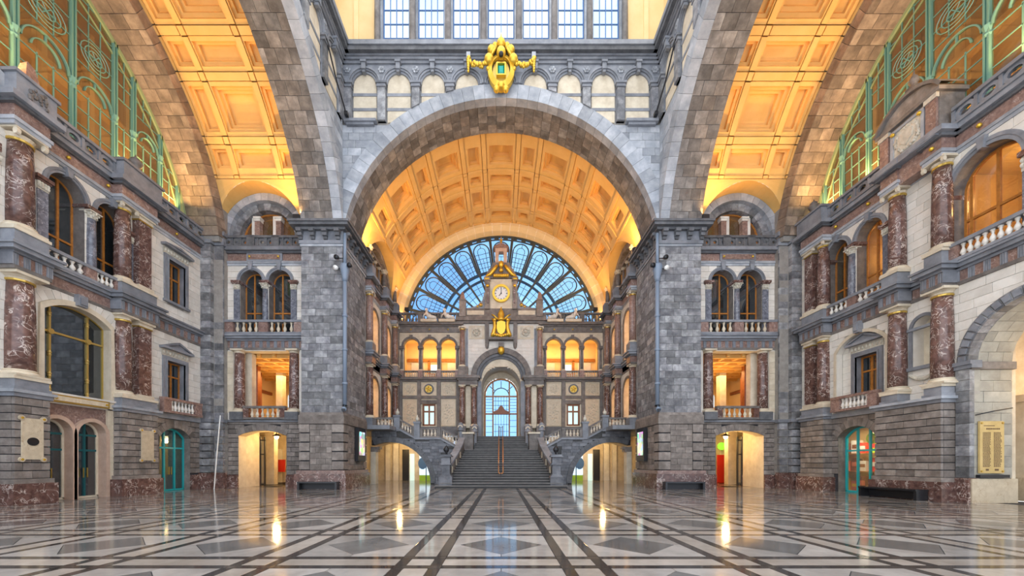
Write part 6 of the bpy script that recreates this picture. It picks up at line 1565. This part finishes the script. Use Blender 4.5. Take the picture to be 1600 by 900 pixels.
# clock
ck = empty('clock', (0, 35.7, 16.7), 'round white clock face with gilded ring on the gable', 'clock')
MB(fr).ring(0, 17.45, 0.62, 0.82, -0.62, -0.35, 0, 2 * pi, 32).build('ring', 'gold', ck); MB(fr).disc(0, 17.45, 0.64, -0.48, -0.36, 32).build('dial', 'white', ck)
m = MB(fr)
for k in range(12):
    a = pi / 6 * k; r0, r1 = 0.47, 0.58; w_ = 0.022 if k % 3 else 0.035; c_, s_ = sin(a), cos(a)
    m.hexa([(r0 * c_ - w_ * s_, -0.5, 17.45 + r0 * s_ + w_ * c_), (r0 * c_ + w_ * s_, -0.5, 17.45 + r0 * s_ - w_ * c_), (r1 * c_ + w_ * s_, -0.5, 17.45 + r1 * s_ - w_ * c_), (r1 * c_ - w_ * s_, -0.5, 17.45 + r1 * s_ + w_ * c_)],
           [(r0 * c_ - w_ * s_, -0.48, 17.45 + r0 * s_ + w_ * c_), (r0 * c_ + w_ * s_, -0.48, 17.45 + r0 * s_ - w_ * c_), (r1 * c_ + w_ * s_, -0.48, 17.45 + r1 * s_ - w_ * c_), (r1 * c_ - w_ * s_, -0.48, 17.45 + r1 * s_ + w_ * c_)])
m.build('hour_marks', 'iron', ck)
MB(fr).tube([(0, -0.52, 17.45), (0, -0.52, 17.95)], 0.022, 6).build('minute_hand', 'iron', ck); MB(fr).tube([(0, -0.52, 17.45), (-0.2, -0.52, 17.22)], 0.03, 6).build('hour_hand', 'iron', ck); MB(fr).ball(0, -0.53, 17.45, 0.06, 8, 6).build('hub', 'iron', ck)
# golden coat of arms
ca = empty('coat_of_arms', (0, 35.6, 13.3), 'gilded coat of arms with crown on the ledge above the portal', 'emblem')
MB(fr).prism([(-0.38, 14.75), (-0.42, 14.2), (-0.3, 13.8), (0, 13.55), (0.3, 13.8), (0.42, 14.2), (0.38, 14.75), (0, 14.9)], -0.62, -0.4).build('shield', 'gold', ca)
m = MB(fr)
for sg in (-1, 1):
    m.tube([(sg * 0.85, -0.5, 13.4), (sg * 0.7, -0.55, 13.75), (sg * 0.58, -0.55, 14.3), (sg * 0.62, -0.55, 14.75), (sg * 0.85, -0.5, 15.1)], [0.16, 0.2, 0.16, 0.15, 0.08], 8); m.ball(sg * 0.6, -0.6, 14.95, 0.17, 8, 6)
    m.tube([(sg * 0.3, -0.5, 15.0), (sg * 0.62, -0.5, 15.35), (sg * 0.9, -0.5, 15.5)], [0.1, 0.08, 0.03], 6)
[m.ball(x_ * 0.2, -0.55, 13.45 + 0.05 * abs(x_), 0.17, 8, 5) for x_ in range(-4, 5)]
m.build('supporters', 'gold', ca, True)
m = MB(fr); m.lathe(0, -0.5, [(0.3, 14.9), (0.34, 15.05), (0.26, 15.15), (0.32, 15.5), (0.16, 15.85), (0.06, 15.95), (0.08, 16.05), (0.02, 16.2)], 12); m.build('crown', 'gold', ca, True)
# portal window
wp = Op(-1.7, 1.7, 4.05, 8.4, 'semi')
pw = window('window_52', 'tall arched wooden doorway window with small gabled porch at the stair head', fr, wp, 2.15, [-0.82, 0.82], [6.55, 8.3], 'wood', 'g_fan', 0.16, 0.14, 0.15)
m = MB(fr); m.ring(0, 8.35, 0.75, 0.83, 2.14, 2.22, 0, pi, 16)
for a in (0.7, pi / 2, pi - 0.7): m.tube([(0.8 * cos(a), 2.18, 8.35 + 0.8 * sin(a)), (1.5 * cos(a), 2.18, 8.35 + 1.5 * sin(a))], 0.035, 6)
m.build('fan_bars', 'fangrey', pw)
m = MB(fr)
for u in (-0.55, -0.27, 0, 0.27, 0.55): m.box(u - 0.02, u + 0.02, 2.14, 2.2, 4.2, 8.3)
for z in (4.8, 5.5, 7.0, 7.4, 7.85): m.box(-0.8, 0.8, 2.15, 2.2, z - 0.02, z + 0.02)
for sg in (-1, 1):
    for z in (4.7, 5.3, 5.9, 6.8, 7.1, 7.4, 7.7, 8.0): m.box(min(sg * 0.85, sg * 1.52), max(sg * 0.85, sg * 1.52), 2.15, 2.2, z - 0.02, z + 0.02)
m.build('glazing_bars', 'winblue', pw)
m = MB(fr); m.prism([(-0.95, 6.5), (0.95, 6.5), (0.8, 6.75), (0.35, 6.95), (0.12, 7.35), (-0.12, 7.35), (-0.35, 6.95), (-0.8, 6.75)], 2.0, 2.14); m.build('gabled_hood', 'wood2', pw)

# ------------------------------------------------------------------ fan window
ff = FR(37.75); FZ = 14.5; FRR = 9.46
fw = empty('window_53', (0, 37.75, 14.5), 'huge semicircular fan window of blue steel and glass behind the clock', 'window', None, 'structure')
NP = 13; da = pi / NP
MB(ff).ring(0, FZ, FRR - 0.14, FRR + 0.05, -0.05, 0.2, 0, pi, 60).build('outer_rim', 'fangrey', fw)
MB(ff).ring(0, FZ, FRR - 0.42, FRR - 0.34, -0.05, 0.1, 0, pi, 60).build('second_rim', 'fangrey', fw)
m = MB(ff)
for k in range(NP * 5):
    if k % 2: m.ring(0, FZ, FRR - 0.34, FRR - 0.14, 0.0, 0.06, pi * k / (NP * 5), pi * (k + 1) / (NP * 5), 1)
m.build('rim_blocks', 'fangrey', fw)
MB(ff).ring(0, FZ, 5.85, 6.08, -0.08, 0.12, 0, pi, 48).build('blue_ring', 'fanblue', fw); MB(ff).ring(0, FZ, 5.28, 5.45, -0.08, 0.12, 0, pi, 48).build('blue_ring', 'fanblue', fw)
MB(ff).ring(0, FZ, 2.4, 2.6, -0.08, 0.12, 0, pi, 30).build('blue_ring', 'fanblue', fw)
def pol(r, a, d=0.0): return (r * cos(a), d, FZ + r * sin(a))
for k in range(NP + 1):
    a = da * k; w0, w1 = 0.09, 0.13
    t = (-sin(a), cos(a))
    def q(r, w, d): c = pol(r, a, d); return [(c[0] - t[0] * w, c[1], c[2] - t[1] * w), (c[0] + t[0] * w, c[1], c[2] + t[1] * w)]
    A1, A2 = q(2.5, 0.06, -0.1), q(FRR - 0.1, w1, -0.1); B1, B2 = q(2.5, 0.06, 0.1), q(FRR - 0.1, w1, 0.1)
    MB(ff).hexa([A1[0], A1[1], A2[1], A2[0]], [B1[0], B1[1], B2[1], B2[0]]).build('radial_mullion', 'fangrey', fw)
for k in range(NP):
    am = da * (k + 0.5); e = (cos(am), sin(am)); t = (-sin(am), cos(am)); hw = 8.0 * math.tan(da / 2) - 0.2
    def loc(r, x, d=-0.03): return (r * e[0] + x * t[0], d, FZ + r * e[1] + x * t[1])
    m = MB(ff); rc = 8.85 - hw
    path = [loc(6.1, -(6.1 * math.tan(da / 2) - 0.17))] + [loc(rc + hw * sin(pi * i / 10), -hw * cos(pi * i / 10)) for i in range(11)] + [loc(6.1, 6.1 * math.tan(da / 2) - 0.17)]
    m.tube(path, 0.06, 4); m.build('petal_frame', 'fangrey', fw)
    m = MB(ff); h2 = hw * 0.5
    m.tube([loc(6.1, -0.26)] + [loc(rc + h2 * sin(pi * i / 8), -h2 * cos(pi * i / 8)) for i in range(9)] + [loc(6.1, 0.26)], 0.028, 4)
    for r in (6.5, 6.95, 7.4, 7.85): x = r * math.tan(da / 2) - 0.18; m.tube([loc(r, -x), loc(r, x)], 0.024, 4)
    m.tube([loc(rc + h2, 0), loc(8.8, 0)], 0.024, 4); m.tube([loc(6.1, 0), loc(7.4, 0)], 0.02, 4)
    for r in (3.4, 4.2, 4.8): x = r * math.tan(da / 2); m.tube([loc(r, -x), loc(r, x)], 0.022, 4)
    m.tube([loc(2.6, 0), loc(5.3, 0)], 0.022, 4)
    m.build('glazing_bars', 'fangrey', fw)
    for r0, r1 in ((2.5, 5.3), (5.44, 5.86), (6.06, FRR - 0.1)):
        q = MB(ff); a0, a1 = da * k + 0.01, da * (k + 1) - 0.01
        q.ring(0, FZ, r0, r1, 0.04, 0.05, a0, a1, 3); q.build('pane', 'g_fan', fw)
# wall beneath the fan
MB(ff).box(-10, 10, 0, 0.3, 13.95, FZ).build('fan_sill_wall', 'cream2', wB)
MB(FR(36.7)).box(-10, 10, 0, 1.4, 14.0, 14.3).build('gallery_roof', 'darkbrown', wB)
# train shed outside, seen through the glass
shed = empty('train_shed', (0, 52, 0), 'blue-grey glazed train shed arch seen through the fan window', 'building')
for i in range(5):
    MB(FR(50 + i * 6)).ring(0, 13.0, 7.3, 7.7, 0, 0.5, 0, pi, 24).build('arch_rib', 'pipe', shed)
m = MB(); [m.box(7.4 * cos(a) - 0.1, 7.4 * cos(a) + 0.1, 50, 75, 13 + 7.4 * sin(a), 13.2 + 7.4 * sin(a)) for a in [pi * k / 12 for k in range(13)]]; m.build('purlins', 'pipe', shed)
m = MB(); m.strip([(7.6 * cos(pi * k / 20), 50, 13 + 7.6 * sin(pi * k / 20)) for k in range(21)], [(7.6 * cos(pi * k / 20), 75, 13 + 7.6 * sin(pi * k / 20)) for k in range(21)]); m.build('roof_glazing', 'g_sky', shed)
for sg in (-1, 1): MB(FS(50, sg)).box(7.3, 7.8, 0, 25, 0, 13).build('side_wall', 'pipe', shed)

# ================================================================== STAIRCASE
stc = empty('staircase', (0, 27.5, 0), 'broad dark stone staircase rising in two flights to the portal', 'staircase')
RS, TR = 0.166, 0.33
for i in range(16):
    w_ = (4.25, 3.95)[i] if i < 2 else 3.42 - 0.62 * (i - 2) / 13
    y0 = 24.6 + TR * i; z1 = RS * (i + 1)
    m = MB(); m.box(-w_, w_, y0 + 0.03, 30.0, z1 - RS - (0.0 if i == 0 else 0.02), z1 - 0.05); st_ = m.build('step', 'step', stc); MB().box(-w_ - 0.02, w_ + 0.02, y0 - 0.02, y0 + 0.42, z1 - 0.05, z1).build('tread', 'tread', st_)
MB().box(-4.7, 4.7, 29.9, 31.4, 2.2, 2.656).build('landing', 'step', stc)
for i in range(8):
    y0 = 31.35 + TR * i; z1 = 2.656 + RS * (i + 1)
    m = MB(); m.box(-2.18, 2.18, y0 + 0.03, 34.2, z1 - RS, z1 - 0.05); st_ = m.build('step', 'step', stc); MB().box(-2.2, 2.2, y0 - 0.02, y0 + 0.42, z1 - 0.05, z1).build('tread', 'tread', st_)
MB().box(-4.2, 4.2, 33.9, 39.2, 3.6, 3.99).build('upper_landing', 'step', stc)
MB().box(-4.6, 4.6, 30.0, 36.2, 0, 2.2).build('stair_core', 'dark', stc)
# double handrail
hr = empty('handrail', (0, 26.0, 0.9), 'pair of copper handrails running up the middle of the stairs', 'handrail')
for sg, x in ((-1, -0.17), (1, 0.13)):
    MB().tube([(x, 26.0, 0.95), (x, 25.95, 1.35), (x, 26.1, 1.72), (x, 29.7, 3.5), (x, 30.2, 3.58), (x, 31.3, 3.58), (x, 33.9, 4.9), (x, 34.3, 4.9)], 0.035, 8).build('rail', 'copper', hr)
MB().tube([(-0.17, 26.0, 0.95), (-0.02, 26.0, 0.90), (0.13, 26.0, 0.95)], 0.035, 8).build('rail_end', 'copper', hr)
for y, z in ((25.6, 0.5), (26.6, 1.0), (28.2, 1.8), (29.8, 2.6), (31.3, 2.66), (33.6, 3.9)):
    MB().tube([(-0.02, y, z), (-0.02, y, z + 0.85)], 0.025, 8).build('post', 'iron', hr)
    if y > 26: MB().tube([(-0.17, y, z + 0.85), (0.13, y, z + 0.85)], 0.02, 6).build('cross_bar', 'iron', hr)
# newels, stringers, pedestals
for sg in (-1, 1):
    side = 'left' if sg < 0 else 'right'; f = FS(0, sg)
    nw = empty('newel', f(3.6, 25.3, 0.33), f'carved grey stone newel post at the foot of the stairs on the {side}', 'newel post')
    m = MB(f); m.box(3.2, 4.05, 24.95, 25.8, 0.0, 0.72); m.build('base', 'bridge', nw)
    m = MB(f); m.hexa([(3.22, 24.97, 0.72), (4.03, 24.97, 0.72), (4.03, 25.78, 0.72), (3.22, 25.78, 0.72)], [(3.35, 25.1, 0.88), (3.9, 25.1, 0.88), (3.9, 25.65, 0.88), (3.35, 25.65, 0.88)]); m.build('base_mould', 'bridge', nw)
    MB(f).box(3.36, 3.89, 25.11, 25.64, 0.88, 1.5).build('shaft', 'bridge', nw)
    m = MB(f); m.box(3.28, 3.97, 25.03, 25.72, 1.5, 1.6); m.box(3.34, 3.91, 25.09, 25.66, 1.6, 2.02); m.box(3.22, 4.03, 24.97, 25.78, 2.02, 2.1); m.box(3.28, 3.97, 25.03, 25.72, 2.1, 2.18); m.build('cap', 'bridge', nw)
    MB(f).lathe(3.62, 25.38, [(0.1, 2.18), (0.06, 2.28), (0.17, 2.42), (0.19, 2.55), (0.1, 2.7), (0.02, 2.78)], 12).build('finial', 'iron', nw, True)
    sr = empty('stair_parapet', f(3.2, 27.6, 0.4), f'sloping curved stone parapet along the lower flight on the {side}', 'parapet')
    PP = [(25.75, 3.45), (26.6, 3.3), (27.6, 3.12), (28.7, 2.98), (29.9, 2.9)]
    zb_ = lambda y: max(0.15, (y - 24.6) / TR * RS)
    for nm, h0, h1, wd, mt in (('panel', -0.25, 0.78, 0.34, 'darkbrown'), ('capping', 0.78, 0.95, 0.5, 'blue2')):
        m = MB(f)
        for (ya, xa), (yb, xb) in zip(PP, PP[1:]):
            z0, z1 = zb_(ya), zb_(yb)
            m.hexa([(xa - wd / 2 + .15, ya, z0 + h0), (xa + wd / 2 + .15, ya, z0 + h0), (xa + wd / 2 + .15, ya, z0 + h1), (xa - wd / 2 + .15, ya, z0 + h1)][::-1][::-1],
                   [(xb - wd / 2 + .15, yb, z1 + h0), (xb + wd / 2 + .15, yb, z1 + h0), (xb + wd / 2 + .15, yb, z1 + h1), (xb - wd / 2 + .15, yb, z1 + h1)])
        m.build(nm, mt, sr)
    for (y, x) in ((26.2, 3.36), (27.2, 3.2), (28.3, 3.03)):
        MB(f).box(x - 0.05, x - 0.02, y - 0.3, y + 0.3, zb_(y) + 0.15, zb_(y) + 0.6).build('lit_inset', 'cream2', sr)  # pale insets: light on the parapet panel put into their colour
    # pedestals beside the upper flight
    pdl = empty('pedestal', f(2.7, 31.5, 2.65), f'stone pedestal with domed newels beside the upper flight on the {side}', 'pedestal')
    MB(f).box(2.28, 3.2, 31.2, 34.0, 2.65, 4.0).build('body', 'darkbrown', pdl); MB(f).box(2.2, 3.28, 31.1, 34.0, 4.0, 4.14).build('capping', 'cream2', pdl)
    for x, y in ((3.3, 31.25), (2.25, 32.6)):
        MB(f).lathe(x, y, [(0.2, 2.65), (0.2, 4.2), (0.3, 4.28), (0.3, 4.36), (0.26, 4.4), (0.28, 4.6), (0.18, 4.85), (0.05, 4.95)], 14).build('domed_newel', 'blue2', pdl)
        q = MB(f); q.ring(x, 4.5, 0.13, 0.2, y - 0.33, y - 0.2, 0, pi, 10); q.build('shell_carving', 'cream2', pdl)
    # bridge with side flights
    bs = empty('side_stair', f(6.5, 29.9, 0), f'grey stone side stair over a wide arch on the {side}', 'staircase')
    fb = FS(29.9, sg)
    top = lambda u: 4.4 if u >= 8.1 else 3.62 + (u - 6.67) / 1.43 * 0.78 if u >= 6.67 else 3.6 if u >= 4.73 else 2.75 + (u - 3.2) / 1.53 * 0.85
    class Prof:
        kind = 'semi'; z0 = 2.5; zs = 2.75; top = 4.4
        def excl(s_, za, zb):
            zm = (za + zb) / 2
            if zm < 2.75: return None
            u = 3.2
            while u < 8.2 and globals_top(u) < zm: u += 0.02
            return (-99, u) if u > 3.2 else None
    globals_top = top
    ar = Op(8.7 - 3.2, 8.7 + 3.2, 0.0, 0.05, 'semi')
    m = MB(fb); body(m, 2.9, 10.1, 0, 4.4, [ar, Prof()], 0.04, 0.5); m.build('bridge_core', 'dmortar', bs)
    bl = courses(fb, 2.9, 10.1, 0, 4.4, 0.245, 0.6, [Op(8.7 - 3.5, 8.7 + 3.5, 0.0, 0.05, 'semi'), Prof()], 0.0, 0.1, 0.012); emit_blocks(bs, 'stone_block', bl, 'bridge', 200)
    voussoirs(bs, fb, (8.7, 0.05), 3.2, 3.62, -0.05, 0.5, math.acos(1.15 / 3.2), pi, 11, 'dark')
    m = MB(fb); m.ring(8.7, 0.05, 3.2, 3.3, 0.5, 2.1, math.acos(1.3 / 3.2), pi, 20); m.build('arch_soffit', 'cream2', bs)
    MB(fb).box(9.75, 10.15, -0.05, 0.6, 0, 2.5).build('arch_jamb', 'cream2', bs); m = MB(fb); m.box(9.6, 10.15, -0.04, 0.6, 2.5, 2.7); m.box(9.45, 10.15, -0.04, 0.6, 2.7, 2.9); m.build('corbel', 'rustic', bs)
    for i in range(5):
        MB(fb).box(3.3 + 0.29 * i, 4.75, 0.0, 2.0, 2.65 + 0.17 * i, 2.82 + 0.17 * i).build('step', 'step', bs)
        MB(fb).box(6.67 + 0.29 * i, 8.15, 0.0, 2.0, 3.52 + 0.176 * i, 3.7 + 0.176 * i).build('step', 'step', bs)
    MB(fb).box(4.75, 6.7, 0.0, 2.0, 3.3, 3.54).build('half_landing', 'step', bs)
    m = MB(fb)
    for a, b in ((3.2, 4.73), (4.73, 6.67), (6.67, 8.1), (8.1, 10.1)): m.hexa([(a, -0.1, top(a) - .14), (b, -0.1, top(b - 1e-6) - .14), (b, -0.1, top(b - 1e-6)), (a, -0.1, top(a))], [(a, .35, top(a) - .14), (b, .35, top(b - 1e-6) - .14), (b, .35, top(b - 1e-6)), (a, .35, top(a))])
    m.build('string_course', 'blue2', bs)
    lb = ('upper level part', 'upper sloping part', 'lower level part', 'lower sloping part')
    for (a, b, n, k) in ((8.1, 10.0, 5, 0), (6.67, 8.1, 4, 1), (4.73, 6.4, 4, 2), (3.3, 4.7, 5, 3)):
        zf = None
        if k in (1, 3): zf = (lambda a_, b_: (lambda u: (top(min(u, 8.0999)) - top(a_))))(a, b)
        balustrade('stair_balustrade', f'{side} side-stair balustrade with pale balusters, {lb[k]}', fb, a, b, 0.12, top(a), top(a) + 0.78, n, 0.26, (0.28, 0.28) if k != 3 else (0.1, 0.1), 'darkbrown', 'darkbrown', 'lightbal', zfun=zf)
    for u, z in ((8.1, 4.4), (6.55, 3.9)):
        pn = empty('newel', fb(u, 0.12, z - 0.3), f'square newel with small urn at the {("head", "half-landing")[u < 7]} of the {side} side stair', 'newel post')
        MB(fb).box(u - 0.22, u + 0.22, -0.1, 0.34, z - 0.3, z + 0.95).build('post', 'blue2', pn); MB(fb).box(u - 0.28, u + 0.28, -0.16, 0.4, z + 0.8, z + 0.95).build('cap', 'blue2', pn)
        MB(fb).lathe(u, 0.12, [(0.08, z + .95), (0.14, z + 1.1), (0.16, z + 1.22), (0.05, z + 1.35), (0.06, z + 1.42), (0.01, z + 1.5)], 10).build('urn', 'relief', pn, True)
    # what shows under the arch: dark door, pale door, bright exit with a round blue sign
    g = FS(36.0, sg); un = empty('wall_under_stair_' + side, g(8, 0, 0), f'lit passage end wall under the {side} side stair', 'wall', None, 'structure')
    MB(g).box(4.6, 12.4, 0.1, 0.3, 0, 4.1).build('end_wall', 'cream2', un)
    for c0, c1 in ((9.6, 10.1), (10.4, 10.8)): MB(g).box(c0, c1, -0.1, 0.1, 0, 4.1).build('pilaster', 'cream', un)
    MB(g).box(8.65, 9.25, -0.04, 0.1, 0, 2.9).build('dark_door', 'iron', un); MB(g).box(8.15, 8.55, -0.04, 0.1, 0, 2.5).build('pale_door', 'g_frost', un)
    MB(g).box(6.4, 7.65, -0.02, 0.1, 0.5, 2.9).build('exit_glass', 'daylit', un); MB(g).box(6.4, 7.65, -0.04, 0.1, 0, 0.5).build('exit_plant_strip', 'shop1', un)
    MB(g).box(6.98, 7.06, -0.06, 0.1, 0, 2.9).build('exit_post', 'fanblue', un)
    MB(g).disc(7.35, 1.6, 0.42, -0.08, -0.02, 18, 0.55).build('round_blue_sign', 'winblue', un)
    area(g(7.5, -2.6, 3.2), g(7.5, -1.5, 0), 1.5, 0.8, 25, WARM2)

# ================================================================== THINGS IN THE HALL
# gilded crest over the great arch
fr = FR(23.55)
gc = empty('gilded_cartouche', (0, 23.5, 24.2), 'gilded cartouche with green gem and garlands over the great arch', 'emblem')
def ell(a0, a1, ru, rz, n=20): return [(ru * cos(a0 + (a1 - a0) * i / n), rz * sin(a0 + (a1 - a0) * i / n)) for i in range(n)]
m = MB(fr); O_ = [(u * (1.0 + 0.12 * z), z) for u, z in ell(0, 2 * pi, 0.82, 1.05, 24)]; I_ = [(u * (1.0 + 0.12 * z), z) for u, z in ell(0, 2 * pi, 0.56, 0.76, 24)]; zc = 25.55
m.strip([(u, -0.25, zc + z) for u, z in I_], [(u, -0.12, zc + z) for u, z in O_], True); m.strip([(u, -0.12, zc + z) for u, z in O_], [(u, 0.2, zc + z) for u, z in O_], True); m.strip([(u, -0.05, zc + z) for u, z in I_], [(u, -0.25, zc + z) for u, z in I_], True)
m.build('oval_frame', 'gold', gc)
MB(fr).prism([(u, zc + z) for u, z in ell(0, 2 * pi, 0.52, 0.76, 20)], -0.05, 0.2).build('oval_field', 'brass', gc)
M['gem'] = plain('green_enamel', (0.0, 0.34, 0.26), 0.15)
m = MB(fr); surround(m, Op(-0.22, 0.22, zc - 0.28, zc + 0.36), 0.07, -0.24, -0.04); m.box(-0.29, 0.29, -0.24, -0.04, zc - 0.35, zc - 0.28); m.build('gem_setting', 'gold', gc)
m = MB(fr); q0 = [(-0.22, zc - 0.28), (0.22, zc - 0.28), (0.22, zc + 0.36), (-0.22, zc + 0.36)]; q1 = [(u * 0.5, zc + 0.04 + (z - zc - 0.04) * 0.55) for u, z in q0]
m.strip([(u, -0.1, z) for u, z in q0], [(u, -0.2, z) for u, z in q1], True); m.add([(u, -0.2, z) for u, z in q1], [(0, 1, 2, 3)]); m.build('gem', 'gem', gc)
m = MB(fr)
for sg in (-1, 1):
    m.ball(sg * 0.74, -0.15, 26.2, 0.3, 10, 7); m.ball(sg * 0.58, -0.15, 26.78, 0.26, 10, 7); m.ball(sg * 0.8, -0.1, 25.7, 0.12, 8, 6); m.ball(sg * 0.36, -0.15, 27.05, 0.18, 10, 7); m.ball(sg * 0.28, -0.15, 24.4, 0.2, 10, 7)
    m.tube([(sg * 0.62, -0.2, 26.3), (sg * 0.5, -0.25, 26.6), (sg * 0.3, -0.25, 26.9)], 0.1, 8)
m.build('side_scrolls', 'gold', gc, True)
m = MB(fr); m.ball(0, -0.2, 26.55, 0.3, 12, 8, 1.2); m.ball(0, -0.2, 27.15, 0.26, 12, 8, 1.1); m.ball(0, -0.15, 24.62, 0.22, 10, 7); m.lathe(0, -0.15, [(0.18, 27.3), (0.12, 27.5), (0.05, 27.6), (0.01, 27.85)], 10); m.build('crown', 'gold', gc, True)
m = MB(fr); m.ball(0, -0.42, 26.25, 0.15, 10, 6); m.build('dark_hollow', 'iron', gc)
for sg in (-1, 1):
    m = MB(fr); n = 15
    for k in range(n):
        t = k / (n - 1); x = 0.8 + 1.2 * t; z = 26.15 - 0.33 * sin(pi * t) + 0.1 * t
        for _ in range(2): m.ball(sg * (x + RN.uniform(-.05, .05)), -0.12 + RN.uniform(-.08, .05), z + RN.uniform(-.09, .09), RN.uniform(0.08, 0.13), 7, 5)
    m.build('garland', 'gold', gc, True)
    m = MB(fr); [m.ball(sg * 2.0, -0.15, 26.2 - 0.14 * k, 0.13 - 0.012 * k, 8, 5) for k in range(6)]; m.build('garland_drop', 'gold', gc, True)
    MB(fr).box(sg * 2.0 - 0.12, sg * 2.0 + 0.12, -0.1, 0.4, 26.25, 26.75).build('bracket', 'pale', gc)

# downpipes on the piers, with hoppers
for sg in (-1, 1):
    side = 'left' if sg < 0 else 'right'; f = FS(23.9, sg)
    dp = empty('downpipe', f(9.72, 0, 4.9), f'blue-grey rainwater pipe with hopper on the {side} pier', 'downpipe')
    MB(f).tube([(9.72, 0, 5.2), (9.72, 0, 13.0)], 0.13, 12).build('pipe', 'pipe', dp, True)
    MB(f).tube([(9.72, 0, 13.9), (9.72, 0, 15.9)], 0.1, 12).build('upper_pipe', 'pipe', dp, True)
    MB(f).lathe(9.72, 0, [(0.14, 12.9), (0.18, 13.1), (0.28, 13.6), (0.3, 13.75), (0.28, 13.95), (0.12, 14.0)], 12).build('hopper', 'pipe', dp, True)
    MB(f).tube([(9.72, 0, 5.2), (9.72, -0.05, 5.02), (9.72, -0.2, 4.92)], 0.16, 12).build('elbow', 'pipe', dp, True)
    MB(f).disc(9.72, 4.94, 0.1, -0.24, -0.2, 12).build('pipe_mouth', 'iron', dp)
    for z in (6.5, 8.6, 10.7): MB(f).lathe(9.72, 0, [(0.15, z), (0.17, z + .03), (0.17, z + .1), (0.15, z + .13)], 12).build('clamp', 'pipe', dp)
    for k, (x, z, t) in enumerate(((10.15, 14.35, 'upper'), (10.2, 13.7, 'lower'), (9.35, 13.85, 'inner'))):
        sp = empty('spotlight', f(x, -0.2, z), f'small {t} spotlight clamped near the hopper on the {side} pier', 'spotlight')
        MB(f).tube([(9.72, 0, z), (x, -0.05, z)], 0.03, 6).build('arm', 'iron', sp)
        MB(f).tube([(x, 0.05, z + 0.05), (x, -0.12, z), (x, -0.3, z - 0.06)], [0.07, 0.12, 0.15], 10).build('head', 'white' if k == 1 else 'iron', sp, True)
# light boxes with posters on the inner pier faces
M['poster'] = None; del M['poster']
def poster_mat(name, seed):
    m_, t, p = newmat(name); N = t.nodes.new; L = t.links.new
    g = N('ShaderNodeNewGeometry'); v = N('ShaderNodeTexVoronoi'); v.inputs['Scale'].default_value = 3.2; mp = N('ShaderNodeMapping'); mp.inputs['Location'].default_value = (seed, seed * 2, seed * 3)
    L(g.outputs['Position'], mp.inputs['Vector']); L(mp.outputs[0], v.inputs['Vector'])
    hs = N('ShaderNodeMix'); hs.data_type = 'RGBA'; hs.inputs[0].default_value = 0.25; L(v.outputs['Color'], hs.inputs[6]); hs.inputs[7].default_value = (0.9, 0.9, 0.95, 1)
    L(hs.outputs[2], p.inputs['Base Color']); L(hs.outputs[2], p.inputs['Emission Color']); p.inputs['Emission Strength'].default_value = 0.45
    return m_
for sg in (-1, 1):
    side = 'left' if sg < 0 else 'right'; f = FX(9.9, sg)
    lb = empty('poster_light_box', f(26.6, -0.2, 1.8), f'black light box with a bright poster on the {side} pier', 'poster')
    MB(f).box(25.75, 27.15, -0.32, -0.1, 1.75, 4.0).build('case', 'iron', lb)
    MB(f).box(25.95, 26.95, -0.335, -0.32, 2.15, 3.75).build('poster_sheet', poster_mat('lit_poster_' + side, 3.1 + sg), lb)
# benches
def bench(label, f, u0, u1, d0, d1, h=0.48):
    b = empty('bench', f((u0 + u1) / 2, (d0 + d1) / 2, 0), label, 'bench')
    MB(f).box(u0, u1, d0, d1, h - 0.08, h).build('seat', 'granite', b)
    for u in (u0, u1 - 0.12): MB(f).box(u, u + 0.12, d0 + 0.03, d1 - 0.03, 0, h - 0.08).build('leg', 'granite', b)
    MB(f).box(u0 + 0.12, u1 - 0.12, d1 - 0.12, d1 - 0.06, 0.03, h - 0.08).build('back_panel', 'iron', b)
bench('black stone bench at the foot of the left pier', FS(23.2, -1), 9.95, 12.35, 0.0, 0.48)
bench('black stone bench at the foot of the right pier', FS(23.2, 1), 9.95, 12.35, 0.0, 0.48)
bench('long black bench along the rusticated pier of the right facade', FRt(18.4), 16.35, 19.0, -0.75, -0.2)

# ------------------------------------------------------------------ floodlights on the cornices (they light the vaults)
for sg in (-1, 1):
    side = 'left' if sg < 0 else 'right'
    flood(f'floodlight on the cornice of the {side} pier facing the side vault', (sg * 12.6, 23.7, 16.58), (sg * 14.5, 17.5, 25), 950, WARM)
    flood(f'floodlight on the parapet of the {side} facade near the corner pier', (sg * 19.25, 23.0, 16.22), (sg * 16.4, 17.0, 25), 700, WARM)
    flood(f'floodlight on the parapet of the {side} facade above the columns', (sg * 19.25, 20.4, 16.22), (sg * 15.5, 19.0, 25), 500, WARM)
    flood(f'floodlight on the near parapet of the {side} facade', (sg * 19.25, 14.0, 16.22), (sg * 15.0, 14.0, 25), 700, WARM)
    flood(f'floodlight on the pier cornice facing the {side} of the stair vault', (sg * 9.55, 27.3, 16.58), (sg * 2.0, 30.5, 25), 900, WARM)
    flood(f'floodlight on the far parapet lighting the {side} of the stair vault', (sg * 8.8, 35.9, 15.8), (sg * 3.0, 32.0, 25), 600, WARM)
    flood(f'floodlight at the foot of the rear arch on the {side}', (sg * 9.6, 36.6, 14.85), (sg * 9.3, 37.1, 20), 130, WARM)

for sg in (-1, 1):
    side = 'left' if sg < 0 else 'right'; f = FS(0, sg)
    rd = empty('tie_rod', f(9.6, 22.6, 22.9), f'dark iron rod at the {side} end of the blind arcade over the great arch', 'rod')
    MB(f).tube([(9.72, 21.2, 25.4), (9.62, 22.4, 24.0), (9.5, 23.55, 23.05)], 0.045, 6).build('bar', 'iron', rd)
    MB(f).box(9.4, 9.6, 23.45, 23.72, 22.95, 23.15).build('shoe', 'iron', rd)
